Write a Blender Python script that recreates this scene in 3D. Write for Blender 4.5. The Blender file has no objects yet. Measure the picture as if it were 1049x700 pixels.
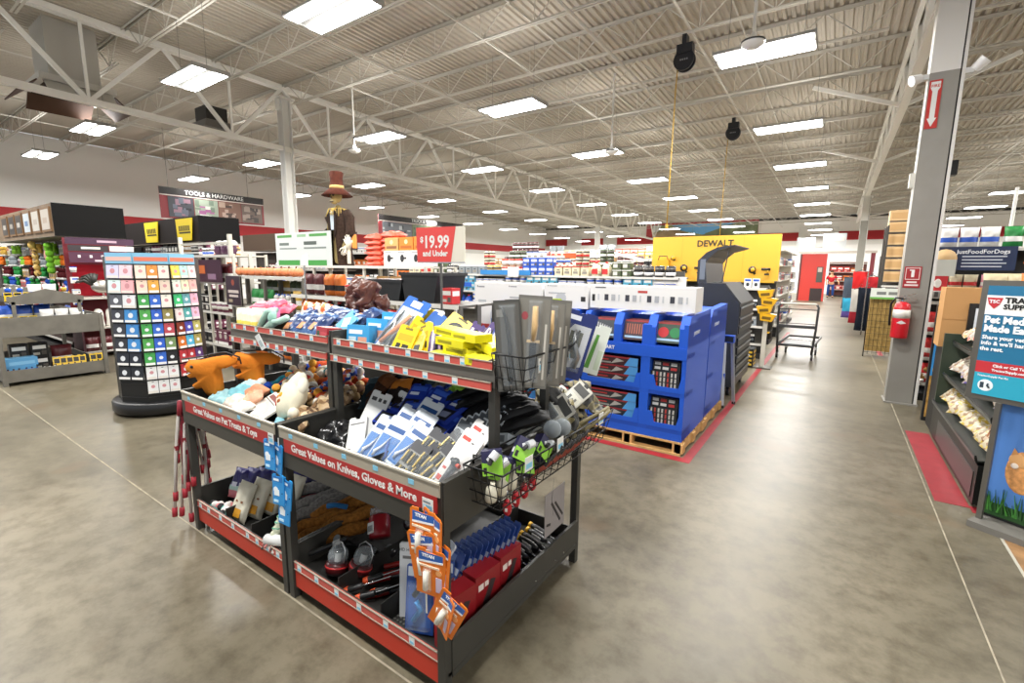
import bpy, math, random
from mathutils import Vector, Matrix, Euler, noise
R = math.radians
PI = math.pi
sc = bpy.context.scene
col = sc.collection
rnd = random.Random(7)
LAMP_W = 120
UPFILL_W = 13  # strength of the added upward fill for the roof deck

# ------------------------------------------------------------------ materials
def lin(c):
    return c / 12.92 if c <= .04045 else ((c + .055) / 1.055) ** 2.4
def rgb(h):
    h = h.lstrip('#')
    return tuple(lin(int(h[i:i + 2], 16) / 255) for i in (0, 2, 4)) + (1,)
_M = {}
def mat(h, rough=.5, metal=0, emit=0, alpha=1, bump=0, bs=60, var=0, trans=0):
    """procedural principled material from an sRGB hex colour"""
    k = (h, rough, metal, emit, alpha, bump, bs, var, trans)
    if k in _M:
        return _M[k]
    m = bpy.data.materials.new('surface_' + h.lstrip('#'))
    m.use_nodes = True
    nt = m.node_tree
    b = nt.nodes['Principled BSDF']
    b.inputs['Base Color'].default_value = rgb(h)
    b.inputs['Roughness'].default_value = rough
    if rough >= .65: b.inputs['Specular IOR Level'].default_value = .15
    b.inputs['Metallic'].default_value = metal
    if emit:
        b.inputs['Emission Color'].default_value = rgb(h)
        b.inputs['Emission Strength'].default_value = emit
    if trans:
        b.inputs['Transmission Weight'].default_value = trans
        b.inputs['IOR'].default_value = 1.3
    if alpha < 1:
        b.inputs['Alpha'].default_value = alpha
    if bump or var:
        tc = nt.nodes.new('ShaderNodeTexCoord')
        n = nt.nodes.new('ShaderNodeTexNoise')
        n.inputs['Scale'].default_value = bs
        n.inputs['Detail'].default_value = 4
        nt.links.new(tc.outputs['Object'], n.inputs['Vector'])
        if bump:
            bp = nt.nodes.new('ShaderNodeBump')
            bp.inputs['Strength'].default_value = bump
            bp.inputs['Distance'].default_value = .01
            nt.links.new(n.outputs['Fac'], bp.inputs['Height'])
            nt.links.new(bp.outputs['Normal'], b.inputs['Normal'])
        if var:
            mx = nt.nodes.new('ShaderNodeMix')
            mx.data_type = 'RGBA'
            c = rgb(h)
            mx.inputs['A'].default_value = tuple(x * (1 - var) for x in c[:3]) + (1,)
            mx.inputs['B'].default_value = tuple(min(1, x * (1 + var)) for x in c[:3]) + (1,)
            rp = nt.nodes.new('ShaderNodeMapRange')
            rp.inputs['From Min'].default_value = .35
            rp.inputs['From Max'].default_value = .65
            nt.links.new(n.outputs['Fac'], rp.inputs['Value'])
            nt.links.new(rp.outputs['Result'], mx.inputs['Factor'])
            nt.links.new(mx.outputs['Result'], b.inputs['Base Color'])
    _M[k] = m
    return m

def mat_patches(name, cols, scale=12, rough=.5, bump=.2):
    """blotchy multi-colour surface: a Voronoi pattern picking from a ramp"""
    if name in _M:
        return _M[name]
    m = bpy.data.materials.new(name)
    m.use_nodes = True
    nt = m.node_tree
    b = nt.nodes['Principled BSDF']
    b.inputs['Roughness'].default_value = rough
    tc = nt.nodes.new('ShaderNodeTexCoord')
    v = nt.nodes.new('ShaderNodeTexVoronoi')
    v.inputs['Scale'].default_value = scale
    nt.links.new(tc.outputs['Object'], v.inputs['Vector'])
    s = nt.nodes.new('ShaderNodeSeparateColor')
    nt.links.new(v.outputs['Color'], s.inputs['Color'])
    r = nt.nodes.new('ShaderNodeValToRGB')
    r.color_ramp.interpolation = 'CONSTANT'
    e = r.color_ramp.elements
    e[0].color = rgb(cols[0])
    e[1].position = 1 / len(cols)
    e[1].color = rgb(cols[1 % len(cols)])
    for i in range(2, len(cols)):
        e.new(i / len(cols)).color = rgb(cols[i])
    nt.links.new(s.outputs['Red'], r.inputs['Fac'])
    nt.links.new(r.outputs['Color'], b.inputs['Base Color'])
    _M[name] = m
    return m

# ------------------------------------------------------------------ mesh building
class MB:
    def __init__(s):
        s.v = []; s.f = []; s.mi = []; s.sm = []; s.mats = []; s.M = Matrix()
    def slot(s, m):
        if isinstance(m, str):
            m = mat(m)
        for i, x in enumerate(s.mats):
            if x == m:
                return i
        s.mats.append(m)
        return len(s.mats) - 1
    def add(s, vs, fs, m, smooth=False):
        o = len(s.v)
        i = s.slot(m)
        s.v += [tuple(s.M @ Vector(p)) for p in vs]
        for f in fs:
            s.f.append([a + o for a in f]); s.mi.append(i); s.sm.append(smooth)
        return s
    def box(s, x0, y0, z0, x1, y1, z1, m):
        x0, x1 = min(x0, x1), max(x0, x1); y0, y1 = min(y0, y1), max(y0, y1); z0, z1 = min(z0, z1), max(z0, z1)
        return s.add([(x0, y0, z0), (x1, y0, z0), (x1, y1, z0), (x0, y1, z0), (x0, y0, z1), (x1, y0, z1), (x1, y1, z1), (x0, y1, z1)],
                     [(0, 3, 2, 1), (4, 5, 6, 7), (0, 1, 5, 4), (1, 2, 6, 5), (2, 3, 7, 6), (3, 0, 4, 7)], m)
    def cbox(s, c, d, m):
        return s.box(c[0] - d[0] / 2, c[1] - d[1] / 2, c[2] - d[2] / 2, c[0] + d[0] / 2, c[1] + d[1] / 2, c[2] + d[2] / 2, m)
    def bar(s, p, q, w, h, m):
        p = Vector(p); q = Vector(q); d = q - p
        L = d.length
        if L < 1e-6: return s
        old = s.M
        s.M = old @ Matrix.Translation(p) @ d.to_track_quat('X', 'Z').to_matrix().to_4x4()
        s.box(0, -w / 2, -h / 2, L, w / 2, h / 2, m)
        s.M = old
        return s
    def cyl(s, p, q, r, m, n=12, r1=None, caps=True, smooth=True):
        p = Vector(p); q = Vector(q); d = q - p
        r1 = r if r1 is None else r1
        Q = d.to_track_quat('Z', 'Y').to_matrix()
        vs = []
        for i in range(n):
            a = 2 * PI * i / n
            e = Q @ Vector((math.cos(a), math.sin(a), 0))
            vs += [p + e * r, q + e * r1]
        fs = [(2 * i, (2 * i + 2) % (2 * n), (2 * i + 3) % (2 * n), 2 * i + 1) for i in range(n)]
        s.add(vs, fs, m, smooth)
        if caps:
            s.add(vs[0::2], [tuple(range(n - 1, -1, -1))], m)
            s.add(vs[1::2], [tuple(range(n))], m)
        return s
    def tube(s, pts, r, m, n=6):
        """one tube along a polyline"""
        pts = [Vector(p) for p in pts]
        vs = []
        up = Vector((.13, .21, .97))
        rr = r if isinstance(r, (list, tuple)) else [r] * len(pts)
        for i, p in enumerate(pts):
            d = (pts[min(i + 1, len(pts) - 1)] - pts[max(i - 1, 0)]).normalized()
            a = d.cross(up)
            if a.length < .05: a = d.cross(Vector((1, 0, 0)))
            a.normalize(); b = d.cross(a)
            for k in range(n):
                t = 2 * PI * k / n
                vs.append(p + (a * math.cos(t) + b * math.sin(t)) * rr[i])
        fs = []
        for i in range(len(pts) - 1):
            for k in range(n):
                fs.append((i * n + k, i * n + (k + 1) % n, (i + 1) * n + (k + 1) % n, (i + 1) * n + k))
        fs += [tuple(range(n - 1, -1, -1)), tuple((len(pts) - 1) * n + k for k in range(n))]
        return s.add(vs, fs, m, True)
    def prism(s, pts, a, b, m, axis='y', smooth=False):
        """polygon (list of 2-D points) extruded from a to b along an axis"""
        def P(u, v, t):
            return {'y': (u, t, v), 'x': (t, u, v), 'z': (u, v, t)}[axis]
        n = len(pts)
        vs = [P(u, v, a) for u, v in pts] + [P(u, v, b) for u, v in pts]
        fs = [tuple(range(n)), tuple(range(2 * n - 1, n - 1, -1))]
        s.add(vs, fs, m)
        s.add(vs, [(i, i + n, (i + 1) % n + n, (i + 1) % n) for i in range(n)], m, smooth)
        return s
    def lathe(s, prof, m, n=16, c=(0, 0, 0)):
        vs = []
        for r, z in prof:
            for k in range(n):
                t = 2 * PI * k / n
                vs.append((c[0] + r * math.cos(t), c[1] + r * math.sin(t), c[2] + z))
        fs = [(i * n + k, i * n + (k + 1) % n, (i + 1) * n + (k + 1) % n, (i + 1) * n + k) for i in range(len(prof) - 1) for k in range(n)]
        fs += [tuple(range(n - 1, -1, -1)), tuple((len(prof) - 1) * n + k for k in range(n))]
        return s.add(vs, fs, m, True)
    def ell(s, c, r, m, n=12, k=8, wob=0, seed=0):
        if not isinstance(r, (tuple, list)): r = (r, r, r)
        vs = []
        for i in range(1, k):
            ph = PI * i / k
            for j in range(n):
                t = 2 * PI * j / n
                d = Vector((math.sin(ph) * math.cos(t), math.sin(ph) * math.sin(t), math.cos(ph)))
                q = 1 + (wob * noise.noise(d * 2.2 + Vector((seed, 0, 0))) if wob else 0)
                vs.append((c[0] + d.x * r[0] * q, c[1] + d.y * r[1] * q, c[2] + d.z * r[2] * q))
        a = len(vs)
        vs += [(c[0], c[1], c[2] + r[2]), (c[0], c[1], c[2] - r[2])]
        fs = [(i * n + j, (i + 1) * n + j, (i + 1) * n + (j + 1) % n, i * n + (j + 1) % n) for i in range(k - 2) for j in range(n)]
        fs += [(a, j, (j + 1) % n) for j in range(n)] + [(a + 1, (k - 2) * n + (j + 1) % n, (k - 2) * n + j) for j in range(n)]
        return s.add(vs, fs, m, True)
    def pillow(s, w, h, d, m, wr=.25, seed=0, nx=12, nz=12, z0=0, top=None, bot=None):
        """a filled bag: width w (x), height h (z), thickness d (y), sealed at top and bottom; crinkled"""
        V = {}
        def P(i, j, sd):
            u = i / nx * 2 - 1; v = j / nz * 2 - 1
            e = max(0, 1 - abs(u) ** 3.5) ** .6 * max(0, 1 - abs(v) ** 4) ** .6
            nn = noise.noise(Vector((u * 2.3 + seed, v * 2.3, sd * 3 + seed * .7)))
            n2 = noise.noise(Vector((u * 6 + seed, v * 6, sd * 3 + seed)))
            t = d / 2 * e * (1 + wr * 1.6 * nn + wr * .9 * n2)
            k = 1 - .06 * (1 - abs(v) ** 2) * (abs(u) > .99)
            return (w / 2 * u * k + wr * .03 * w * n2, sd * t, z0 + h / 2 * (v + 1) + wr * .02 * h * nn)
        vs = []; fs = []
        for sd in (-1, 1):
            o = len(vs)
            for j in range(nz + 1):
                for i in range(nx + 1):
                    vs.append(P(i, j, sd))
            for j in range(nz):
                for i in range(nx):
                    q = (o + j * (nx + 1) + i, o + j * (nx + 1) + i + 1, o + (j + 1) * (nx + 1) + i + 1, o + (j + 1) * (nx + 1) + i)
                    fs.append((q if sd < 0 else q[::-1], j, sd))
        groups = {}
        for q, j, sd in fs:
            mm = m
            if callable(m): mm = m((j + .5) / nz, sd)
            groups.setdefault(id(mm), (mm, []))[1].append(q)
        for mm, qs in groups.values():
            s.add(vs, qs, mm, True)
        return s
    def mesh(s, name):
        me = bpy.data.meshes.new(name)
        me.from_pydata(s.v, [], s.f)
        for m in s.mats: me.materials.append(m)
        me.polygons.foreach_set('material_index', s.mi)
        me.polygons.foreach_set('use_smooth', s.sm)
        me.update()
        return me
    def build(s, name, parent=None, loc=(0, 0, 0), rot=(0, 0, 0), bev=0, label=None):
        o = bpy.data.objects.new(name, s.mesh(name))
        col.objects.link(o)
        o.parent = parent
        o.location = loc; o.rotation_euler = rot
        if bev:
            b = o.modifiers.new('bevel', 'BEVEL'); b.width = bev; b.segments = 2; b.limit_method = 'ANGLE'
        if label: o['label'] = label
        return o

# ------------------------------------------------------------------ objects
LAB = {}
def tag(o, label, cat, group=None, kind=None):
    o['label'] = label; o['category'] = cat
    if group: o['group'] = group
    if kind: o['kind'] = kind
    LAB.setdefault(label, []).append((o.name, group))
    return o
def empty(name, loc=(0, 0, 0), rot=(0, 0, 0), s=1):
    o = bpy.data.objects.new(name, None)
    o.empty_display_size = .05
    col.objects.link(o)
    o.location = loc; o.rotation_euler = rot; o.scale = (s, s, s)
    return o
def struct(o):
    o['kind'] = 'structure'
    return o
KIDS = {}
def kids(o):
    return [c for c in o.children]
def copy_tree(o, parent=None):
    c = o.copy(); col.objects.link(c); c.parent = parent
    for ch in CH.get(o.name, ()):
        d = copy_tree(ch, c)
        CH.setdefault(c.name, []).append(d)
    return c
CH = {}
PROTO = {}
def inst(key, fn, loc, rot=(0, 0, 0), label='', cat='', group=None, s=1):
    """first use builds the thing, later uses copy it with its parts and sub-parts"""
    if key not in PROTO:
        o = fn()
        PROTO[key] = o
        def reg(a):
            cs = list(a.children)
            if cs: CH[a.name] = cs
            for c in cs: reg(c)
        reg(o)
    else:
        o = copy_tree(PROTO[key])
        if 'group' in o: del o['group']
    o.location = loc; o.rotation_euler = rot
    o.scale = (s, s, s) if not isinstance(s, (tuple, list)) else s
    return tag(o, label, cat, group)

TX = {}
def text_mesh(txt, size, ext=.0006, bold=0, name='lettering'):
    k = (txt, size, ext, bold)
    if k not in TX:
        c = bpy.data.curves.new('t', 'FONT')
        c.body = txt; c.size = size; c.extrude = ext; c.offset = bold; c.resolution_u = 2
        c.align_x = 'CENTER'; c.align_y = 'CENTER'
        o = bpy.data.objects.new('t', c)
        col.objects.link(o)
        dg = bpy.context.evaluated_depsgraph_get()
        me = bpy.data.meshes.new_from_object(o.evaluated_get(dg))
        bpy.data.objects.remove(o)
        me.name = name
        TX[k] = me
    return TX[k]
FRONT = Matrix.Rotation(PI / 2, 4, 'X')          # text facing -Y, reading along +X
def text(txt, size, m, parent, loc, M=FRONT, ext=.0006, bold=0, sx=1, name='lettering'):
    me = text_mesh(txt, size, ext, bold, name)
    if isinstance(m, str): m = mat(m)
    me = me.copy(); me.materials.clear(); me.materials.append(m)
    o = bpy.data.objects.new(name, me)
    col.objects.link(o)
    o.parent = parent
    o.matrix_basis = Matrix.Translation(loc) @ M @ Matrix.Diagonal((sx, 1, 1, 1))
    return o
def text_into(mb, txt, size, m, loc, M=FRONT, ext=.0006, bold=0, sx=1):
    """letters that belong to a printed surface, inside that part's mesh"""
    me = text_mesh(txt, size, ext, bold)
    T = Matrix.Translation(loc) @ M @ Matrix.Diagonal((sx, 1, 1, 1))
    mb.add([tuple(T @ v.co) for v in me.vertices], [tuple(p.vertices) for p in me.polygons], m)
    return mb
RX = Matrix.Rotation(PI / 2, 4, 'Z') @ FRONT       # faces +X, reads along +Y

# ------------------------------------------------------------------ camera
cam_d = bpy.data.cameras.new('camera')
cam = bpy.data.objects.new('camera', cam_d)
col.objects.link(cam)
yaw, pit, rol = -.6015, .1555, .0095
f = Vector((math.sin(yaw) * math.cos(pit), math.cos(yaw) * math.cos(pit), -math.sin(pit)))
r = Vector((math.cos(yaw), -math.sin(yaw), 0)); u = r.cross(f)
r2 = math.cos(rol) * r + math.sin(rol) * u
u2 = -math.sin(rol) * r + math.cos(rol) * u
MC = Matrix((r2, u2, -f)).transposed().to_4x4()
MC.translation = (0, 0, 1.75)
cam.matrix_world = MC
cam_d.sensor_fit = 'HORIZONTAL'
cam_d.sensor_width = 36
cam_d.lens = 36 * 479 / 1049
cam_d.clip_start = .05; cam_d.clip_end = 200
sc.camera = cam
sc.view_settings.view_transform = 'Standard'
sc.view_settings.look = 'None'
sc.view_settings.gamma = 1
sc.view_settings.use_curve_mapping = False
sc.view_settings.exposure = .78
w = bpy.data.worlds.new('world'); sc.world = w
w.use_nodes = True
w.node_tree.nodes['Background'].inputs[0].default_value = (.9, .95, 1, 1)
w.node_tree.nodes['Background'].inputs[1].default_value = .5

# ------------------------------------------------------------------ the building
def deck(y): return 6.75 - .018 * y
XL, XR, YB, YF = -26, 16, 44, -7
def floor_mat():
    m = bpy.data.materials.new('polished_concrete'); m.use_nodes = True
    nt = m.node_tree; N = nt.nodes; L = nt.links; b = N['Principled BSDF']
    tc = N.new('ShaderNodeTexCoord')
    def nz(s, d, rough=.6, dist=0):
        n = N.new('ShaderNodeTexNoise'); n.inputs['Scale'].default_value = s; n.inputs['Detail'].default_value = d
        n.inputs['Roughness'].default_value = rough; n.inputs['Distortion'].default_value = dist
        L.new(tc.outputs['Object'], n.inputs['Vector']); return n
    a = nz(.55, 5, .6, .4); c = nz(7, 8, .7); d = nz(40, 3)
    rp = N.new('ShaderNodeValToRGB'); e = rp.color_ramp.elements
    e[0].position = .36; e[0].color = rgb('5b5545'); e[1].position = .66; e[1].color = rgb('7c7462')
    L.new(a.outputs['Fac'], rp.inputs['Fac'])
    r3 = N.new('ShaderNodeValToRGB'); e = r3.color_ramp.elements
    e[0].position = .32; e[0].color = (.48, .45, .40, 1); e[1].position = .58; e[1].color = (1, 1, 1, 1)
    L.new(c.outputs['Fac'], r3.inputs['Fac'])
    mx = N.new('ShaderNodeMix'); mx.data_type = 'RGBA'; mx.blend_type = 'MULTIPLY'; mx.inputs['Factor'].default_value = .8
    L.new(rp.outputs['Color'], mx.inputs['A']); L.new(r3.outputs['Color'], mx.inputs['B'])
    w = nz(1.3, 3)
    r4 = N.new('ShaderNodeValToRGB'); e = r4.color_ramp.elements
    e[0].position = .6; e[0].color = (0, 0, 0, 1); e[1].position = .78; e[1].color = (1, 1, 1, 1)
    L.new(w.outputs['Fac'], r4.inputs['Fac'])
    m2 = N.new('ShaderNodeMix'); m2.data_type = 'RGBA'
    m2.inputs['B'].default_value = rgb('6c5c48')
    L.new(r4.outputs['Color'], m2.inputs['Factor']); L.new(mx.outputs['Result'], m2.inputs['A'])
    L.new(m2.outputs['Result'], b.inputs['Base Color'])
    mr = N.new('ShaderNodeMapRange'); mr.inputs['To Min'].default_value = .27; mr.inputs['To Max'].default_value = .5
    L.new(c.outputs['Fac'], mr.inputs['Value']); L.new(mr.outputs['Result'], b.inputs['Roughness'])
    bp = N.new('ShaderNodeBump'); bp.inputs['Strength'].default_value = .06; bp.inputs['Distance'].default_value = .004
    L.new(d.outputs['Fac'], bp.inputs['Height']); L.new(bp.outputs['Normal'], b.inputs['Normal'])
    b.inputs['Specular IOR Level'].default_value = .36
    return m
b = MB(); b.box(XL, YF, -.1, XR, YB, 0, floor_mat()); struct(b.build('floor'))
b = MB(); b.box(-14, 1.194, .0005, 12, 1.203, .002, mat('98907e', .8, var=.2, bs=9)); struct(b.build('trim_1'))
b = MB(); b.box(.76, -3, .0005, .768, 30, .002, mat('98907e', .8, var=.2, bs=9)); struct(b.build('trim_2'))
WH = mat('f6f5f1', .8, bump=.05, bs=8)
def wall(name, x0, y0, x1, y1, h0, h1):
    b = MB()
    b.add([(x0, y0, 0), (x1, y1, 0), (x1, y1, h1), (x0, y0, h0)], [(0, 1, 2, 3)], WH)
    o = b.build(name)
    so = o.modifiers.new('thick', 'SOLIDIFY'); so.thickness = .2; so.offset = -1
    return struct(o)
wall('wall_left', XL, YF, XL, YB, deck(YF), deck(YB))
wall('wall_back', XL, YB, XR, YB, deck(YB), deck(YB))
wall('wall_right', XR, YB, XR, YF, deck(YB), deck(YF))
RED = mat('b3262c', .6)
b = MB(); b.box(XL + .01, YF, 3.3, XL + .04, YB - .1, 3.85, RED); b.box(XL + .01, YF, 2.98, XL + .03, YB - .1, 3.3, mat('d9d7d2')); struct(b.build('trim_3'))
b = MB(); b.box(XL + .1, YB - .05, 4.1, XR, YB - .01, 4.75, RED); b.box(XL + .1, YB - .04, 3.75, XR, YB - .01, 4.1, mat('e8e6e1')); struct(b.build('trim_4'))
b = MB(); b.box(XL + .1, YB - .1, deck(YB) - .2, XR, YB - .02, deck(YB), mat('2a2a2a')); struct(b.build('trim_5'))
# corrugated roof deck, ribs running with the aisle
b = MB(); DM = mat('b5ada0', .75)
n = int((XR - XL) / .15); top = []
for i in range(n):
    x = XL + i * .15
    top += [(x, .04), (x + .055, .04), (x + .075, 0), (x + .13, 0)]
top.append((XL + n * .15, .04))
vs = []
for x, z in top: vs += [(x, YF, deck(YF) + z), (x, YB, deck(YB) + z)]
b.add(vs, [(2 * i, 2 * i + 2, 2 * i + 3, 2 * i + 1) for i in range(len(top) - 1)], DM)
struct(b.build('ceiling'))

STL = mat('c9c5bb', .55)
STG = mat('efede6', .5)
# open-web joists spanning left-right
def joist_fn(x0, x1):
    def fn():
        o = empty('roof_joist')
        L = x1 - x0
        b = MB()
        for s_ in (-.035, .035): b.box(0, s_ - .02, -.012, L, s_ + .02, -.004, STL); b.box(0, s_ - .02, -.05, L, s_ - .012, -.012, STL)
        b.build('top_chord', o)
        b = MB()
        for s_ in (-.03, .03): b.box(.5, s_ - .018, -.56, L - .5, s_ + .018, -.552, STL); b.box(.5, s_ + .01, -.552, L - .5, s_ + .018, -.52, STL)
        b.build('bottom_chord', o)
        b = MB(); k = max(2, int(L / 1.2)); st = (L - .6) / k
        for i in range(k):
            a = .3 + i * st
            b.cyl((a, 0, -.03), (a + st / 2, 0, -.54), .012, STL, 5, caps=False); b.cyl((a + st / 2, 0, -.54), (a + st, 0, -.03), .012, STL, 5, caps=False)
            b.cyl((a + st / 2, 0, -.54), (a + st / 2, 0, -.03), .009, STL, 5, caps=False)
        b.build('web', o)
        return o
    return fn
for bi, (x0, x1, nm) in enumerate(((XL, -13, 'left bay by the white side wall'), (-13, .85, 'middle bay between the two truss girders'), (.85, XR, 'right bay beyond the steel column'))):
    for k in range(27):
        y = -2.8 + 1.75 * k
        inst('joist%d' % bi, joist_fn(x0, x1), (x0, y, deck(y) - .002), label='white open-web steel roof joist in the ' + nm, cat='roof joist', group='roof joists in the ' + nm)
# horizontal bridging angles along the joists
for i, (x, lb) in enumerate(((-21, 'thin steel bridging line under the roof nearest the left side wall'), (-17, 'thin steel bridging line second in from the left side wall'), (-10.2, 'thin steel bridging line just right of the left truss girder'), (-6, 'thin steel bridging line in the middle of the central roof bay'), (-2.6, 'thin steel bridging line left of the right truss girder'), (4.5, 'thin steel bridging line right of the right truss girder'), (9, 'thin steel bridging line farthest to the right'))):
    b = MB(); b.bar((x, -5, deck(-5) - .54), (x, 43.5, deck(43.5) - .54), .03, .03, STL); b.bar((x + .6, -5, deck(-5) - .07), (x + .6, 43.5, deck(43.5) - .07), .025, .025, STL)
    tag(b.build('bridging_bar'), lb, 'steel bar')
# truss girders along the aisle direction
def girder(name, x, zb, depth, y0, y1, panel, label):
    o = empty(name, (x, y0, 0))
    L = y1 - y0
    def B(t): return zb(y0 + t)
    def T(t): return zb(y0 + t) + depth(y0 + t)
    b = MB(); b.bar((0, 0, B(0)), (0, L, B(L)), .15, .12, STG); b.build('bottom_chord', o)
    b = MB(); b.bar((-.06, 0, T(0)), (-.06, L, T(L)), .07, .12, STG); b.bar((.06, 0, T(0)), (.06, L, T(L)), .07, .12, STG); b.build('top_chord', o)
    b = MB(); k = int(L / panel)
    for i in range(k):
        a = i * panel; c = a + panel / 2; e = a + panel
        b.bar((0, a, T(a)), (0, c, B(c)), .08, .08, STG); b.bar((0, c, B(c)), (0, e, T(e)), .08, .08, STG)
        b.bar((0, c, B(c)), (0, c, T(c)), .05, .05, STG)
    b.build('web', o)
    tag(o, label, 'truss girder')
    return o
girder('truss_girder', -13, lambda y: 5.13 - .022 * y, lambda y: 1.55 + .006 * y, -6.3, 43.5, 2.8, 'long white steel truss girder crossing the left half of the ceiling')
girder('truss_girder', .85, lambda y: 5.45 - .003 * y, lambda y: 1.18 - .013 * y, -6.0, 43.5, 2.05, 'steel truss girder running away above the right-hand columns')
# diagonal kickers of the right girder
for k, y in enumerate((14.0, 20.5, 27.0, 33.5, 40.0)):
    for s_ in (-1, 1):
        b = MB(); b.bar((.85 + s_ * .05, y, 5.45 - .003 * y), (.85 + s_ * 1.75, y, deck(y) - .4), .08, .08, STG)
        tag(b.build('brace_bar'), 'diagonal brace from the right truss girder up to the %s joists, %s' % ('left' if s_ < 0 else 'right', ('nearest pair', 'second pair', 'third pair', 'fourth pair', 'farthest pair')[k]), 'brace')
def column(x, y, h, w, label, white=False, cap=True, rz=0):
    o = empty('steel_column', (x, y, 0), (0, 0, rz))
    g = mat('8f8c84', .5, var=.05, bs=3); wt = mat('dcdad4', .5)
    b = MB()
    body = wt if white else g
    sp = h if white else 4.15
    for z0, z1, m in ((0, sp, body), (sp, h, wt)):
        if z1 <= z0: continue
        b.box(-w / 2, -w / 2, z0, w / 2, -w / 2 + .015, z1, m); b.box(-w / 2, w / 2 - .015, z0, w / 2, w / 2, z1, m); b.box(-.01, -w / 2, z0, .01, w / 2, z1, m)
        b.box(-w / 2 + .02, -w / 2 + .03, z0, -w / 2 + .03, w / 2 - .03, z1, m)
    if not white: b.box(-w * .56, -w * .52, 0, w * .40, w * .4, sp, g); b.box(-w * .56, -w * .52, sp, w * .40, w * .4, h, wt)
    if not white: b.box(w * .40, -w * .5, 0, w * .45, w * .4, h, mat('3c3b38')); b.box(w * .45, -w * .53, 0, w * .56, w * .4, h, wt)
    b.build('shaft', o)
    if cap:
        b = MB(); b.box(-w * .8, -w * .8, h - .05, w * .8, w * .8, h, wt); b.box(-.02, -w * .9, h - .35, .02, w * .9, h - .05, wt); b.build('cap_plate', o)
    b = MB(); b.box(-w * .62, -w * .62, 0, w * .62, w * .62, .02, g); b.build('base_plate', o)
    tag(o, label, 'column')
    return o
c1 = column(.86, 8.1, 6.3, .29, 'grey steel column with a fire extinguisher, white above head height', rz=R(0))
c2 = column(.85, 28.6, 5.3, .28, 'far steel column at the end of the main aisle', cap=True)
c3 = column(-13, 7.72, 6.3, .26, 'white steel column under the left truss girder', white=True)
c4 = column(-13, 28.6, 5.9, .26, 'distant white steel column beyond the yellow tool panel', white=True)

# ------------------------------------------------------------------ ceiling lights
LT = mat('ffffff', .5, emit=9)
def light_fn():
    o = empty('ceiling_light')
    b = MB(); fr = mat('a9a9a5', .5)
    b.prism([(-.3, 0), (-.27, .05), (.27, .05), (.3, 0), (.28, 0), (.04, .025), (-.04, .025), (-.28, 0)], -.65, .65, fr, 'x')
    for e in (-.66, .645): b.box(e, -.3, -.01, e + .015, .3, .06, fr)
    b.build('housing', o)
    for s_ in (-1, 1):
        b = MB(); b.prism([(s_ * .085, .0), (s_ * .27, .0), (s_ * .27, -.012), (s_ * .085, -.012)], -.63, .63, LT, 'x'); b.build('light_panel', o)
    b = MB()
    for e in (-.5, .5):
        b.cyl((e, 0, .05), (e, 0, 1.1), .004, mat('8a8a86', .4, 1), 5, caps=False)
    b.build('hanger_wire', o)
    return o
rows = {-1.2: 'right row', -5.7: 'second row from the right', -9.7: 'third row from the right', -15.3: 'row left of the truss girder', -20.2: 'row nearest the left side wall', 5.0: 'row over the right-hand department', 10.5: 'farthest right row'}
ords = ['behind the viewer', 'first', 'second', 'third', 'fourth', 'fifth', 'sixth', 'seventh', 'eighth', 'ninth', 'tenth']
for x, rn in rows.items():
    for k in range(0, 11):  # last light of each row is added to brighten the back wall
        y = 4.12 * k
        if x == 5.0 and k in (1,): continue
        z = 5.08 - .018 * y
        nm = 'bright twin-panel high-bay light, %s in the %s' % (ords[k], rn) if k else 'bright twin-panel high-bay light near the entrance in the %s' % rn
        fx = inst('light', light_fn, (x, y, z), label=nm, cat='ceiling light')
        ld = bpy.data.lights.new('lamp', 'AREA'); ld.shape = 'RECTANGLE'; ld.size = 1.25; ld.size_y = .5; ld.energy = LAMP_W
        lo = bpy.data.objects.new('lamp_and_upfill', ld); col.objects.link(lo); lo.parent = fx; lo.location = (0, 0, -.03)
        upfill_d = bpy.data.lights.new('lamp', 'AREA'); upfill_d.shape = 'RECTANGLE'; upfill_d.size = 1.25; upfill_d.size_y = .5; upfill_d.energy = UPFILL_W; upfill = bpy.data.objects.new('lamp_and_upfill', upfill_d); col.objects.link(upfill); upfill.parent = fx; upfill.location = (0, 0, .08); upfill.rotation_euler = (PI, 0, 0); upfill_d.color = (1, .985, .95)  # upward fill lamp added above each housing to brighten the ceiling
        ld.color = (1, .985, .95)
# ------------------------------------------------------------------ product makers
GREY = mat('403f3b', .45, .3); DGREY = mat('1e1d1b', .55); TAN = mat('a39b8b', .5); SRED = mat('a82829', .5)
SAL = mat('c4554b', .5); WHT = mat('dededa', .5); BLK = mat('141414', .45); TAGB = mat('7fc0dd', .5)
CLR = mat('c9d2d8', .1, alpha=.15); CHR = mat('b8babc', .25, 1)
def deco(b, w, h, y, ds, z0=0):
    """printed shapes on a front face at depth y; (u, v) run 0..1 across the face"""
    for i, d in enumerate(ds):
        t = .0006 * (i + 1) * .5 + .0003
        if d[0] == 'r':
            b.box((d[1] - .5) * w, y - t, z0 + d[2] * h, (d[3] - .5) * w, y, z0 + d[4] * h, d[5])
        elif d[0] == 'c':
            cx, cz, r_ = (d[1] - .5) * w, z0 + d[2] * h, d[3] * w
            b.prism([(cx + r_ * math.cos(a * PI / 8), cz + r_ * math.sin(a * PI / 8)) for a in range(16)], y - t, y, d[4])
        elif d[0] == 't':
            text_into(b, d[1], d[4] * h, d[5], ((d[2] - .5) * w, y - t, z0 + d[3] * h), ext=.0003, bold=d[6] if len(d) > 6 else 0)
        elif d[0] == 'p':
            b.prism([((u_ - .5) * w, z0 + v_ * h) for u_, v_ in d[1]], y - t, y, d[2])
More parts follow.
